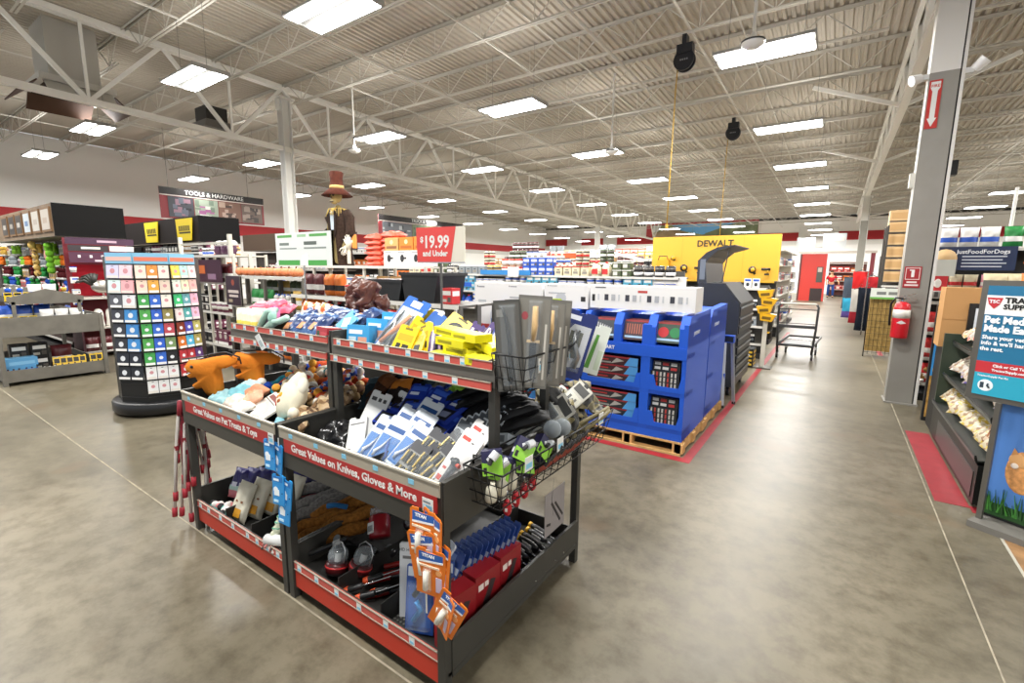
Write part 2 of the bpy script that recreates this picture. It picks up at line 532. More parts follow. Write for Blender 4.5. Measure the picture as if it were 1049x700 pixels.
def card(name, w, h, c, ds=(), d=.003, blister=None, hole=True, content=None):
    """header card, optionally with a clear blister (u0,v0,u1,v1,depth) holding a coloured thing"""
    def fn():
        o = empty(name)
        b = MB()
        hw = .018
        if hole:
            b.prism([(-w / 2, 0), (w / 2, 0), (w / 2, h - .008), (w / 2 - .008, h), (hw, h), (hw, h - .012), (-hw, h - .012), (-hw, h), (-w / 2 + .008, h), (-w / 2, h - .008)], -d / 2, d / 2, c)
        else:
            b.box(-w / 2, -d / 2, 0, w / 2, d / 2, h, c)
        deco(b, w, h, -d / 2, ds)
        b.build('backing_card', o)
        if blister:
            u0, v0, u1, v1, dp = blister
            x0, x1, z0, z1 = (u0 - .5) * w, (u1 - .5) * w, v0 * h, v1 * h
            if content:
                b = MB(); content(b, x0, x1, z0, z1, dp, -d / 2); b.build('tool_inside', o)
            b = MB(); q = dp * .3
            b.add([(x0, -d / 2, z0), (x1, -d / 2, z0), (x1, -d / 2, z1), (x0, -d / 2, z1), (x0 + q, -d / 2 - dp, z0 + q), (x1 - q, -d / 2 - dp, z0 + q), (x1 - q, -d / 2 - dp, z1 - q), (x0 + q, -d / 2 - dp, z1 - q)],
                  [(4, 5, 6, 7), (0, 1, 5, 4), (1, 2, 6, 5), (2, 3, 7, 6), (3, 0, 4, 7)], CLR)
            b.build('clear_blister', o)
        return o
    return fn
def carton(name, w, h, d, c, ds=(), top=None, side=None, flap=False, bev=.002):
    def fn():
        o = empty(name)
        b = MB(); b.box(-w / 2, -d / 2, 0, w / 2, d / 2, h, c)
        if side: b.box(-w / 2 - .0008, -d / 2 + .002, .003, -w / 2, d / 2 - .002, h - .003, side); b.box(w / 2, -d / 2 + .002, .003, w / 2 + .0008, d / 2 - .002, h - .003, side)
        if top: b.box(-w / 2 + .002, -d / 2 + .002, h, w / 2 - .002, d / 2 - .002, h + .0008, top)
        deco(b, w, h, -d / 2, ds)
        if flap: b.box(-w / 2, d / 2 - .003, h, w / 2, d / 2, h + .05, c)
        b.build('box_body', o)
        return o
    return fn
def bag(name, w, h, d, fm, wr=.3, seed=0, ds=(), nx=12, nz=12):
    def fn():
        o = empty(name)
        b = MB(); b.pillow(w, h, d, fm, wr, seed, nx, nz); b.build('pouch', o)
        if ds:
            b = MB(); deco(b, w * .7, h * .6, -d * .56, ds, z0=h * .2); b.build('printed_label', o)
        return o
    return fn
def single(name, fn2, sub=None):
    def fn():
        b = MB(); fn2(b)
        return b.build(name)
    return fn
def plier(b, x0, x1, z0, z1, dp, y):
    cx = (x0 + x1) / 2; h = z1 - z0; q = (x1 - x0) * .25; yy = y - dp * .5
    b.tube([(cx - q, yy, z0 + .1 * h), (cx - q * 1.2, yy, z0 + .35 * h), (cx, yy, z0 + .6 * h), (cx + q * .3, yy, z0 + .9 * h)], [q * .45, q * .45, q * .5, q * .15], mat('1d1d1d', .5))
    b.tube([(cx + q, yy, z0 + .1 * h), (cx + q * 1.2, yy, z0 + .35 * h), (cx, yy, z0 + .6 * h), (cx - q * .3, yy, z0 + .9 * h)], [q * .45, q * .45, q * .5, q * .15], mat('9a9c9e', .3, 1))
def bits(b, x0, x1, z0, z1, dp, y, c='b9a05a', n=5, k=2):
    for j in range(k):
        for i in range(n):
            x = x0 + (i + .5) * (x1 - x0) / n; z = z0 + (j + .12) * (z1 - z0) / k
            b.cyl((x, y - dp * .5, z), (x, y - dp * .5, z + (z1 - z0) / k * .76), (x1 - x0) / n * .33, mat(c if (i + j) % 2 else '2a2a2a', .35, .7), 8)

# ------------------------------------------------------------------ the stepped sale tables
def rail(b, x0, x1, y, z0, z1, base, seed, mark=True):
    """price rail: a ticket strip with alternating paper tickets"""
    b.box(x0, y - .004, z0, x1, y + .004, z1, base)
    b.box(x0, y - .007, z0 - .001, x1, y, z0 + .003, TAN); b.box(x0, y - .007, z1 - .003, x1, y, z1 + .001, TAN)
    r_ = random.Random(seed); x = x0 + .03
    while x < x1 - .06:
        b.box(x, y - .006, z0 + .004, x + .032, y - .003, z1 - .004, WHT)
        b.box(x + .004, y - .0065, z0 + .007, x + .028, y - .003, z0 + (z1 - z0) * .45, TAGB)
        x += r_.uniform(.09, .19)
def sale_table(x, sign, label, seed, metal=GREY):
    o = empty('display_table', (x, 1.76, 0))
    W, D = .56, .535
    DD = {-1: -.535, 1: .60}
    for sx in (-1, 1):
        for sy in (-1, 1):
            b = MB(); b.box(sx * W - .02 * (sx > 0) * 2 + 0, DD[sy] - .02, 0, sx * W + .04 * (sx < 0), DD[sy] + .02, .8, metal)
            b.build('post', o)
            b = MB(); b.box(sx * W - .035 * (sx > 0), sy * .21 - .018, .78, sx * W + .035 * (sx < 0), sy * .21 + .018, 1.37, metal); b.build('upper_post', o)
    # lower tray
    b = MB(); b.box(-W, -D, .115, W, DD[1], .13, DGREY)
    for sy in (-1, 1): b.box(-W + .04, DD[sy] - .004, .06, W - .04, DD[sy] + .004, .215, metal)
    for sx in (-1, 1):
        b.box(sx * W - .004, -D + .02, .13, sx * W + .004, DD[1] - .02, .275, metal)
        b.box(sx * W - .008, -D + .02, .27, sx * W + .008, DD[1] - .02, .278, metal); b.box(sx * W - .006, -D + .02, .105, sx * W + .006, DD[1] - .02, .13, metal)
    b.build('lower_tray', o)
    b = MB()
    for xx in (-.17, .14): b.box(xx, -D + .01, .13, xx + .006, DD[1] - .01, .25, DGREY)
    b.build('divider', o)
    # middle tray
    b = MB(); b.box(-W, -D - .02, .79, W, DD[1] + .02, .805, DGREY)
    for sy in (-1, 1): b.box(-W, DD[sy] + .02 * sy - .006, .745, W, DD[sy] + .02 * sy + .006, .955, metal)
    for sx in (-1, 1): b.box(sx * W - .006, -D - .02, .745, sx * W + .006, DD[1] + .02, .955, metal); b.box(sx * W - .012, -D - .02, .95, sx * W + .012, DD[1] + .02, .96, metal)
    b.build('middle_tray', o)
    b = MB(); b.box(-W + .05, .2, .805, W - .05, .206, .93, DGREY); b.box(.04, -D, .805, .046, D, .9, DGREY); b.build('divider', o)
    # upper tray
    b = MB(); b.box(-W, -.225, 1.262, W, .225, 1.275, DGREY)
    for sy in (-1, 1): b.box(-W, sy * .225 - .005, 1.25, W, sy * .225 + .005, 1.365, mat('68655f', .45, .3))
    for sx in (-1, 1): b.box(sx * W - .005, -.225, 1.25, sx * W + .005, .225, 1.40, metal)
    b.box(-W, .0, 1.275, W, .006, 1.41, metal)
    b.build('upper_tray', o)
    b = MB(); rail(b, -W + .03, W - .01, -.233, 1.328, 1.366, SAL, seed); b.build('price_rail', o, label='upper price rail with red strips and paper tickets')
    b = MB(); rail(b, -W + .01, W - .01, -.243, 1.24, 1.278, SAL, seed + 1)
    b.box(-W + .01, -.24, 1.272, W - .01, -.225, 1.278, GREY); b.build('price_rail', o)
    b = MB(); b.box(-W + .02, -D - .031, .90, W - .005, -D - .026, .955, TAN)
    for k in range(5): b.box(-W + .11 + k * .21, -D - .033, .915, -W + .14 + k * .21, -D - .03, .935, TAGB)
    b.box(-W + .02, -D - .036, .952, W - .005, -D - .024, .96, mat('c2bbab', .4)); b.build('ticket_channel', o, label='tan ticket channel')
    b = MB(); b.box(-W + .06, -D - .032, .832, W - .02, -D - .026, .90, SRED); sg = b.build('sale_sign', o, label='red sale strip with white words')
    text(sign, .052, WHT, sg, (0.0, -D - .0325, .866), bold=.0012, sx=1.03)
    b = MB(); rail(b, -W + .045, W - .045, -D - .008, .172, .215, SAL, seed + 2)
    b.box(-W + .045, -D - .009, .068, W - .045, -D - .003, .168, mat('b8321f', .5)); b.build('price_rail', o, label='lower red rail with tickets')
    tag(o, label, 'display table')
    return o
t1 = sale_table(-1.695, 'Great Values on Knives, Gloves & More', 'near dark metal sale table whose red strip reads Great Values on Knives, Gloves & More', 3)
t2 = sale_table(-2.835, 'Great Values on Pet Treats & Toys', 'dark metal sale table whose red strip reads Great Values on Pet Treats & Toys', 11)

Z3, Z2, Z1 = 1.276, .806, .131
# ---- top tray, right table
def boxd(c, c2='f2f2f2', n=''):
    ds = [('r', .08, .55, .92, .85, c2)]
    if n: ds.append(('t', n, .5, .7, .22, '1b4fa0'))
    return ds
for k, (x, y, rz) in enumerate(((-2.17, 1.66, 14), (-2.13, 1.76, 10), (-2.11, 1.86, 15))):
    inst('bluebox', carton('boxed_clip', .15, .13, .07, mat('3fa0d8', .4), [('r', .1, .62, .7, .8, 'e9f2f8'), ('r', .1, .1, .42, .5, 'cfe4ee'), ('r', .52, .1, .9, .5, 'e2a58c')], top=mat('5fb6e4', .4)), (x, y, Z3 + .03 * k + .02), (R(-8), 0, R(rz)),
         'sky blue box at the left corner of the knives table top tray, %s of three' % ('front', 'middle', 'rear')[k], 'box', 'three sky blue boxes')
def pc(b, x0, x1, z0, z1, dp, y):
    plier(b, x0, x0 + (x1 - x0) * .5, z0, z1, dp, y); plier(b, x0 + (x1 - x0) * .5, x1, z0, z1 * .97, dp, y)
    b.tube([(x0 + .03, y - dp * .6, z0 + .02), ((x0 + x1) / 2, y - dp * .6, z0 + .14), (x0 + .1, y - dp * .6, z0 + .23)], .012, mat('d98a5c', .5))
inst('pliercard', card('plier_pack', .17, .36, mat('1f63b8', .4), [('r', .06, .04, .94, .8, 'dfe8f0'), ('r', .3, .84, .7, .95, 'f0f0f0')], blister=(.06, .04, .94, .8, .035), content=pc), (-1.98, 1.66, Z3 + .02), (R(-38), R(16), R(6)), 'tall blue card with two clear-packed pliers leaning above the left rail of the knives table', 'tool pack')
inst('bluecard2', card('tool_pack', .1, .3, mat('2a5fae', .4), [('r', .1, .1, .9, .7, 'd9e6ee')], blister=(.1, .1, .9, .7, .02)), (-1.86, 1.7, Z3 + .02), (R(-45), R(20), R(2)), 'narrow blue and clear tool card behind the tall blue pliers card', 'tool pack')
yc = card('tape_card', .115, .17, mat('f0cf1e', .4), [('r', .3, .86, .7, .93, '7a6a10'), ('r', .12, .5, .88, .72, 'c7a90c'), ('r', .18, .2, .4, .4, '2b2b20'), ('r', .5, .2, .82, .4, '2b2b20')], d=.02)
for k, (x, y, z, rx, ry, rz) in enumerate(((-1.80, 1.60, 1.30, -30, 10, 10), (-1.72, 1.62, 1.30, -35, -8, 5), (-1.85, 1.72, 1.33, -25, 25, 12), (-1.76, 1.58, 1.28, -50, 12, 20), (-1.68, 1.66, 1.31, -20, -20, -5))):
    inst('yc', yc, (x, y, z), (R(rx), R(ry), R(rz)), 'small yellow pack heaped right of the blue pliers card, ' + ('front left of the heap', 'second from the front left', 'standing highest at the back left', 'lowest at the price rail', 'rightmost of the heap')[k], 'yellow pack', 'yellow carded packs')
inst('tapecard', card('tape_pack', .16, .21, mat('f2d016', .4), [('c', .5, .55, .33, '23231c'), ('c', .5, .55, .24, '4b4a3a'), ('r', .36, .5, .64, .62, 'e9e4c8'), ('r', .3, .9, .7, .95, '5a4d08'), ('r', .1, .05, .9, .16, 'd8b40c')], d=.03), (-1.70, 1.80, 1.33), (R(-42), R(28), R(8)), 'yellow carded pack with a round black measuring tape', 'tape measure pack')
inst('tapecard2', card('tape_pack', .12, .16, mat('eec81a', .4), [('r', .2, .2, .8, .7, '3a3512')], d=.02), (-1.82, 1.88, 1.36), (R(-20), R(-30), R(20)), 'yellow pack with a dark window tucked behind the round tape pack', 'yellow pack')
for k, (x, y, rz) in enumerate(((-1.60, 1.83, 20), (-1.55, 1.8, 28), (-1.50, 1.84, 15), (-1.45, 1.86, 34), (-1.57, 1.62, 60))):
    inst('purplecard', card('pen_pack', .07, .22, mat('4b3a6e', .4), [('r', .1, .1, .3, .8, 'd9cfe2'), ('r', .45, .1, .6, .8, '1b1b22'), ('r', .7, .1, .88, .8, 'b9a2c8')], d=.012), (x, y, Z3 + .04), (R(-48), R(28), R(rz)), 'slim violet and black striped pack behind the yellow boxes, ' + ('leftmost', 'second from left', 'third from left', 'rightmost at the back', 'lying low behind the price rail')[k], 'tool pack', 'violet slim packs')
YB1 = mat('e6dc1e', .4)
yb = carton('yellow_box', .22, .035, .09, YB1, [('t', 'STANLEY', .5, .5, .5, '3a3a10')], top=mat('f0ea3c', .4))
yb = carton('yellow_box', .22, .035, .09, YB1, [('r', .1, .3, .6, .7, '9a9412')], top=mat('efe838', .4))
for k, (x, y, z, rz, ry) in enumerate(((-1.47, 1.64, 0, 8, 3), (-1.40, 1.66, .036, -4, 2), (-1.46, 1.66, .073, -12, 0), (-1.36, 1.65, .108, -20, -2), (-1.26, 1.62, .0, -18, 8), (-1.22, 1.66, .037, -25, 10), (-1.29, 1.68, .074, -22, 7), (-1.19, 1.58, .02, 10, 4), (-1.5, 1.7, .11, -6, 4), (-1.24, 1.74, .07, -35, 5))):
    inst('yb', yb, (x, y, Z3 + .035 + z), (0, R(ry), R(rz)), 'flat yellow box in the spilled top tray stack, ' + ('bottom left', 'second layer left', 'third layer left', 'top layer middle', 'bottom right', 'second layer right', 'third layer right', 'lowest at right end', 'topmost at the left', 'tilted at the right back')[k], 'yellow box', 'spilled stack of yellow boxes')
inst('bluewh', card('tool_pack', .1, .2, mat('3b4c9a', .4), [('p', [(.1, .1), (.5, .8), (.9, .5), (.6, .1)], 'e6e8f0'), ('r', .2, .3, .5, .4, '222a55')], d=.01), (-1.40, 1.83, Z3 + .06), (R(-40), R(-35), R(-20)), 'indigo and white patterned pack sticking up behind the yellow boxes', 'tool pack')
inst('whitebt', card('tool_pack', .16, .2, mat('e9ecef', .4), [('r', .1, .1, .9, .5, 'b9c4cc'), ('r', .1, .7, .9, .85, '3d7ab8')], d=.02), (-1.95, 1.92, Z3 + .05), (R(-20), R(10), R(10)), 'white card behind the yellow heap on the knives table', 'tool pack')
inst('greenct', carton('boxed_tool', .1, .16, .05, mat('e4eae0', .4), [('r', .1, .7, .9, .95, '6a9f52'), ('r', .2, .2, .8, .55, '4b5048')]), (-1.78, 1.93, Z3 + .03), (R(-12), R(-8), R(10)), 'small white box with a green band at the back of the knives table', 'box')
# orange bits beyond the blue boxes
for k in range(4):
    inst('orgpk', card('orange_pack', .1, .14, mat('e8762c', .4), [('r', .1, .3, .9, .8, 'f3c8a0'), ('r', .2, .1, .6, .25, '30241c')], d=.02), (-2.15 + .07 * k, 1.92 + .02 * (k % 2), Z3 + .02), (R(-30), R(20 * (-1) ** k), R(15)), 'small orange pack at the far side of the knives table, ' + ('leftmost', 'second from left', 'third from left', 'rightmost')[k], 'orange pack', 'orange packs on the far side')

# ---- top tray, left table
def snack(b):
    b.pillow(.085, .17, .035, lambda v, s: mat('f2ecd6', .35) if v > .72 or v < .12 else (mat('f1dc5e', .35) if v < .55 else mat('f4ead0', .35)), .3, 3, 8, 8)
for k in range(8):
    inst('snack', lambda: (lambda o, b: (snack(b), b.build('pouch', o), o)[2])(empty('snack_bag'), MB()), (-3.34 + .062 * (k % 4) + .004 * k, 1.57 + .06 * (k // 4), Z3 + .02), (R(-8), R(-4 + 3 * (k % 3)), R(8 + 3 * k)), 'upright cream and yellow treat bag in the top tray, %s in the %s rank' % (('leftmost', 'second', 'third', 'rightmost')[k % 4], ('front', 'rear')[k // 4]), 'treat bag', 'cream and yellow treat bags')
for k, (x, y, z, rz) in enumerate(((-3.28, 1.66, .17, 20), (-3.18, 1.68, .19, -10), (-3.09, 1.70, .16, 30), (-3.23, 1.76, .15, 0))):
    inst('pinkbag', bag('treat_bag', .16, .12, .06, mat('e0607a', .35), .4, 9, [('r', .2, .3, .8, .7, 'f6b8b4')]), (x, y, Z3 + z), (R(-70), 0, R(rz)), 'hot pink treat bag lying across the cream and yellow bags, ' + ('leftmost', 'middle', 'rightmost', 'rearmost')[k], 'treat bag', 'pink treat bags')
inst('magbox', carton('toy_box', .11, .12, .05, mat('b5568e', .4), [('r', .15, .15, .85, .6, '6a4aa0'), ('r', .3, .7, .7, .85, 'f0d0e0')]), (-3.0, 1.60, Z3 + .09), (R(-25), R(-22), R(15)), 'magenta box tilted beside the cream treat bags', 'box')
def teal(b):
    m = mat('a6c9bb', .5)
    b.tube([(-.1, 0, .0), (-.06, 0, .12), (.0, 0, .13), (.02, 0, .05), (-.04, 0, .01)], [.02, .025, .03, .03, .02], m, 8)
    b.tube([(.0, 0, .05), (.08, -.01, .06), (.15, -.01, .09)], [.02, .02, .02], m, 8)
    b.ell((.0, -.005, .09), (.035, .02, .04), mat('8fb8ab', .5), 10, 6)
inst('teal', single('chew_toy', teal), (-2.93, 1.55, Z3 + .07), (R(-20), 0, R(8)), 'pale mint green looped toy hanging over the rail of the pet table', 'pet toy')
inst('papr', card('paper_slip', .055, .1, mat('e8ecec', .6), [('r', .2, .2, .8, .6, 'b9cdd2')], hole=False), (-2.93, 1.508, Z3 - .045), (R(10), R(-25), 0), 'white paper slip dangling over the upper rail of the pet table', 'paper slip')
nv = lambda v, s: mat('2d4270', .3) if v > .25 and v < .85 else mat('4a6a9a', .3)
for k, (x, y, z, rx, rz) in enumerate(((-2.82, 1.60, .05, -50, 12), (-2.72, 1.62, .06, -52, 4), (-2.62, 1.63, .06, -48, -6), (-2.86, 1.72, .10, -60, 20), (-2.72, 1.74, .12, -60, -4), (-2.58, 1.74, .10, -55, 10), (-2.48, 1.70, .09, -60, -20), (-2.64, 1.84, .13, -70, 0), (-2.46, 1.82, .13, -65, -12))):
    inst('navybag', bag('jerky_bag', .15, .21, .06, nv, .55, 5, [('r', .1, .0, .55, .45, 'c98a58'), ('r', .15, .62, .9, .8, 'c9d4e6')]), (x, y, Z3 + z - .02), (R(rx), R(4 * (k % 3 - 1)), R(rz)), 'navy blue foil treat bag heaped on the pet table, ' + ('front left', 'front second', 'front right', 'second layer left', 'second layer middle', 'second layer right', 'rightmost by the red tin', 'topmost rear left', 'topmost rear right')[k], 'treat bag', 'navy treat bags')
inst('peach', bag('treat_bag', .14, .11, .05, mat('e3a583', .4), .4, 12), (-2.47, 1.585, Z3 + .04), (R(-50), R(0), R(-15)), 'peach coloured bag beside the red box on the pet table', 'treat bag')
inst('redtin', carton('gift_box', .12, .09, .09, mat('a8303a', .4), [('r', .06, .2, .3, .75, '24543a'), ('r', .4, .15, .95, .7, 'c04850')], top=mat('d79a8e', .4)), (-2.37, 1.59, Z3 + .04), (R(-6), 0, R(-6)), 'crimson box with a green square at the right end of the pet table', 'box')
inst('ltbl', card('treat_card', .1, .14, mat('4fa3cf', .4), [('p', [(.1, .5), (.5, .2), (.9, .5), (.5, .8)], 'dfeef4')], d=.015), (-2.40, 1.68, Z3 + .10), (R(-40), R(30), R(-20)), 'light blue pack perched on the crimson box', 'treat pack')
for k, (x, rz) in enumerate(((-3.02, 10), (-2.92, -12), (-2.82, 6))):
    inst('orjar', bag('treat_bag', .13, .17, .07, mat_patches('orange_print', ['e88a3c', 'f2d9bf', 'e5e0d8', 'd9652a'], 30), .4, 4), (x, 1.86, Z3 + .06), (R(-12), R(8), R(rz)), 'orange and cream printed bag on the far side of the pet table, ' + ('left', 'middle', 'right')[k] + ' of three', 'treat bag', 'orange printed bags')
inst('brnbag', bag('rawhide_bag', .3, .34, .12, mat('562c20', .3, bump=.8, bs=12, var=.3), .7, 6, nx=26, nz=26), (-2.68, 2.02, Z3 + .06), (R(-10), R(6), R(-8)), 'large crinkled brown bag standing behind the navy bags', 'treat bag')
inst('brnbag2', bag('rawhide_bag', .2, .26, .1, mat('47241b', .3, bump=.8, bs=12, var=.3), .7, 16, nx=26, nz=26), (-2.47, 2.02, Z3 + .03), (R(-14), R(-12), R(12)), 'smaller crinkled brown bag right of the large brown bag', 'treat bag')

# ---- middle tray, left table
def dino(b):
    m = mat('d9802a', .85, bump=.3, bs=90)
    P = [(0, 0), (.07, -.005), (.085, .07), (.09, .13), (.14, .16), (.19, .155), (.2, .18), (.15, .205), (.07, .2), (0, .19), (-.06, .195), (-.09, .17), (-.085, .145), (-.05, .14), (-.09, .12), (-.08, .105), (-.04, .11), (-.03, .08), (-.075, .06), (-.06, .04), (-.02, .045)]
    n = len(P)
    c = (sum(p[0] for p in P) / n, sum(p[1] for p in P) / n)
    vs = []
    for k, (sc_, y) in enumerate(((1, 0), (.93, -.018), (.75, -.03), (.93, .018), (.75, .03))):
        for p in P:
            vs.append((c[0] + (p[0] - c[0]) * sc_, y, c[1] + (p[1] - c[1]) * sc_))
    fs = []
    for a, d in ((0, 1), (1, 2)):
        fs += [(a * n + i, a * n + (i + 1) % n, d * n + (i + 1) % n, d * n + i) for i in range(n)]
    for a, d in ((0, 3), (3, 4)):
        fs += [(a * n + i, d * n + i, d * n + (i + 1) % n, a * n + (i + 1) % n) for i in range(n)]
    fs += [tuple(2 * n + i for i in range(n)), tuple(4 * n + i for i in range(n - 1, -1, -1))]
    b.add(vs, fs, m, True)
def dino_fn():
    o = empty('dinosaur_toy')
    b = MB(); dino(b); b.build('body', o)
    b = MB(); b.ell((-.03, -.03, .165), .008, BLK, 8, 6); b.build('eye', o, label='black eye')
    b = MB(); b.tube([(-.1, 0, .2), (0, 0, .205), (.08, 0, .215), (.15, 0, .22), (.215, 0, .19), (.215, 0, .155)], .004, BLK, 5)
    b.tube([(-.09, -.01, .13), (-.04, -.012, .12), (-.03, -.012, .1)], .003, BLK, 5); b.build('outline_trim', o, label='black stitched edging')
    return o
inst('dino', dino_fn, (-3.30, 1.33, Z2 + .10), (R(6), R(-6), R(26)), 'orange dinosaur plush with open mouth at the left corner of the pet table, nearer one', 'plush toy', s=1.3)
inst('dino', dino_fn, (-3.25, 1.56, Z2 + .12), (R(4), R(2), R(26)), 'orange dinosaur plush standing behind the nearer orange dinosaur', 'plush toy', s=1.25)
for k, (x, y, z, c, nm) in enumerate(((-3.17, 1.30, .08, 'a9d6dc', 'pale aqua'), (-3.1, 1.38, .11, '8fd0dc', 'aqua'), (-3.0, 1.30, .08, 'e9d9cc', 'cream'), (-3.0, 1.42, .12, 'e7a07c', 'peach'), (-2.9, 1.28, .07, 'f0ece4', 'off-white'), (-3.2, 1.48, .12, 'b8dfe2', 'icy blue'), (-2.93, 1.36, .11, 'e9b294', 'salmon'))):
    inst('softbag' + c, bag('plush_toy', .15, .12, .06, mat(c, .8, var=.12, bs=25), .5, k * 2), (x, y, Z2 + z), (R(-65), R(5), R(20 - 8 * k)), nm + ' soft toy in the front left of the pet table bin', 'plush toy')
for k in range(6):
    def stripe(b):
        b.pillow(.05, .19, .05, mat('35a3bb', .8, var=.3, bs=30), .5, 1, 8, 10)
    inst('bluestr', single('rope_toy', stripe), (-3.16 + .055 * k, 1.6 + .02 * (k % 2), Z2 + .10), (R(-60), R(25), R(-20)), 'turquoise knitted toy in the row behind the peach toys, %s from the left' % ('first', 'second', 'third', 'fourth', 'fifth', 'sixth')[k], 'pet toy', 'turquoise knitted toys')
wc = card('lick_mat', .17, .24, mat('ded9d0', .5), [('r', .08, .12, .92, .7, 'c9c4bc'), ('c', .5, .42, .3, 'e6e2da'), ('r', .1, .8, .9, .92, '8a4a44'), ('r', .04, .74, .96, .76, '2a2a2a')], d=.012)
for k, (x, y, z, rz) in enumerate(((-2.80, 1.28, .05, -14), (-2.72, 1.33, .075, -10), (-2.76, 1.42, .09, -8))):
    inst('lick', wc, (x, y, Z2 + z), (R(-64), R(6), R(rz)), 'flat white packaged mat leaning in the pet table bin, ' + ('front', 'middle', 'rear')[k] + ' of three', 'pet mat', 'white packaged mats')
def drum(b):
    b.ell((0, 0, .11), (.13, .07, .12), mat('e6dfc6', .85, bump=.25, bs=60), 20, 12, .25, 3)
    b.ell((.04, .0, .19), (.085, .05, .07), mat('e6dfc6', .85, bump=.25, bs=60), 14, 8, .3, 5); b.ell((.12, .01, .17), (.03, .03, .05), mat('e9e3d0', .85), 10, 8)
    b.ell((.11, .0, .02), (.035, .03, .03), mat('e9e3d0', .85), 12, 8); b.ell((-.1, .0, .02), (.035, .03, .03), mat('e9e3d0', .85), 12, 8)
def cream_fn():
    o = empty('plush_toy')
    b = MB(); drum(b); b.build('body', o)
    b = MB()
    for k, (x, z, c) in enumerate(((-.02, .12, 'd98f4e'), (.01, .09, 'a8623a'), (.02, .125, 'e6b23c'), (-.015, .08, 'c8443a'))): b.ell((x, -.062, z), (.022, .012, .014), mat(c, .7), 8, 6)
    b.build('embroidered_patch', o, label='embroidered brown and gold patch')
    return o
inst('cream', cream_fn, (-2.53, 1.40, Z2 + .07), (R(-24), R(-22), R(-12)), 'big cream plush toy with an embroidered patch in the pet table bin', 'plush toy', s=1.05)
inst('ltblb', bag('plush_toy', .16, .11, .05, mat('86bfd0', .5), .5, 21), (-2.50, 1.27, Z2 + .03), (R(-60), 0, R(-20)), 'pale blue toy under the big cream plush', 'plush toy')
for k, (x, y, z, c, nm) in enumerate(((-2.98, 1.72, .14, '2b49a0', 'royal blue'), (-2.88, 1.66, .1, 'c93a2e', 'red'), (-2.86, 1.78, .17, 'e08a3a', 'orange'), (-2.76, 1.7, .14, '2848a8', 'deep blue'), (-2.95, 1.86, .16, 'e7b77a', 'tan'), (-2.7, 1.84, .18, 'dcdad2', 'white'), (-3.08, 1.86, .15, 'e9e3d4', 'ivory'), (-2.8, 1.92, .2, 'c84a32', 'brick red'))):
    def ball(b, c=c, k=k):
        b.ell((0, 0, 0), (.055, .045, .05), mat(c, .8, bump=.3, bs=70), 12, 8, .4, k); b.ell((.05, 0, .03), (.03, .03, .03), mat(c, .8), 10, 6); b.ell((-.05, .01, .02), (.03, .03, .035), mat('e8e2d4', .8), 10, 6)
    inst('ball' + c, single('plush_toy', ball), (x, y, Z2 + z), (R(20 * k), R(30), R(50 * k)), nm + ' and cream plush toy in the heap behind the white mats', 'plush toy')
for k, (x, y, z, a) in enumerate(((-2.62, 1.70, .16, 25), (-2.55, 1.74, .2, 15), (-2.50, 1.68, .14, 5), (-2.58, 1.82, .22, -10))):
    inst('rbtoy', single('rope_toy', lambda b: b.tube([(-.1, 0, 0), (-.05, .0, .02), (0, 0, .01), (.06, 0, .03), (.11, 0, .02)], [.02, .03, .025, .03, .02], mat_patches('royal_knit', ['1f4aa8', '2a62c8', '1f4aa8', 'e9e9e9', 'd9622a'], 45), 10)), (x, y, Z2 + z), (0, R(-20), R(a + 30)), 'royal blue rope toy at the back right of the pet bin, ' + ('front', 'upper', 'lowest right', 'rearmost')[k], 'pet toy', 'royal blue rope toys')
for k, (x, y, z) in enumerate(((-2.40, 1.36, .04), (-2.38, 1.46, .07), (-2.44, 1.56, .1), (-2.36, 1.58, .12), (-2.36, 1.3, .03))):
    inst('brntan', bag('chew_bag', .15, .16, .06, mat_patches('brown_chews', ['8a6a4a', 'b79a72', '5a3f2a', 'cbb594'], 40), .5, 8), (x, y, Z2 + z), (R(-45), R(15), R(20 - 14 * k)), 'brown bag of chews at the right of the pet bin, ' + ('front', 'second', 'left of the rear pair', 'right of the rear pair', 'lowest corner')[k], 'treat bag', 'brown bags of chews')

def bone_toy(b, c, c2):
    m = mat(c, .85, bump=.3, bs=60)
    b.tube([(-.06, 0, 0), (0, 0, .01), (.06, 0, 0)], [.024, .02, .024], m, 10)
    for s_ in (-1, 1):
        for t_ in (-1, 1): b.ell((s_ * .072, 0, t_ * .02), (.026, .024, .024), mat(c2, .85), 10, 8)
TOYC = (('2a4fb0', 'e2ded4', 'blue and white'), ('c8502e', 'e0a040', 'rust and amber'), ('e0dccf', '2a4fb0', 'white and blue'), ('3f9aa8', 'e8d9b8', 'teal and cream'), ('d8a070', 'b03a30', 'tan and red'), ('6a4a34', 'c9a878', 'brown and beige'))
for k in range(26):
    r_ = random.Random(k + 300); c, c2, nm = TOYC[k % 6]
    row = k // 9
    inst('bone' + c, single('bone_toy', lambda b: bone_toy(b, c, c2)), (-3.12 + .088 * (k % 9) + r_.uniform(-.02, .02), 1.66 + .14 * row + r_.uniform(-.03, .03), Z2 + .12 + .035 * row + r_.uniform(0, .05)), (R(r_.uniform(-40, 40)), R(r_.uniform(-30, 30)), R(r_.uniform(0, 180))), nm + ' bone-shaped toy in the pet bin heap, %s row, %s from left' % (('front', 'middle', 'back')[row], ('first', 'second', 'third', 'fourth', 'fifth', 'sixth', 'seventh', 'eighth', 'ninth')[k % 9]), 'pet toy', 'bone-shaped toys', s=1.15)
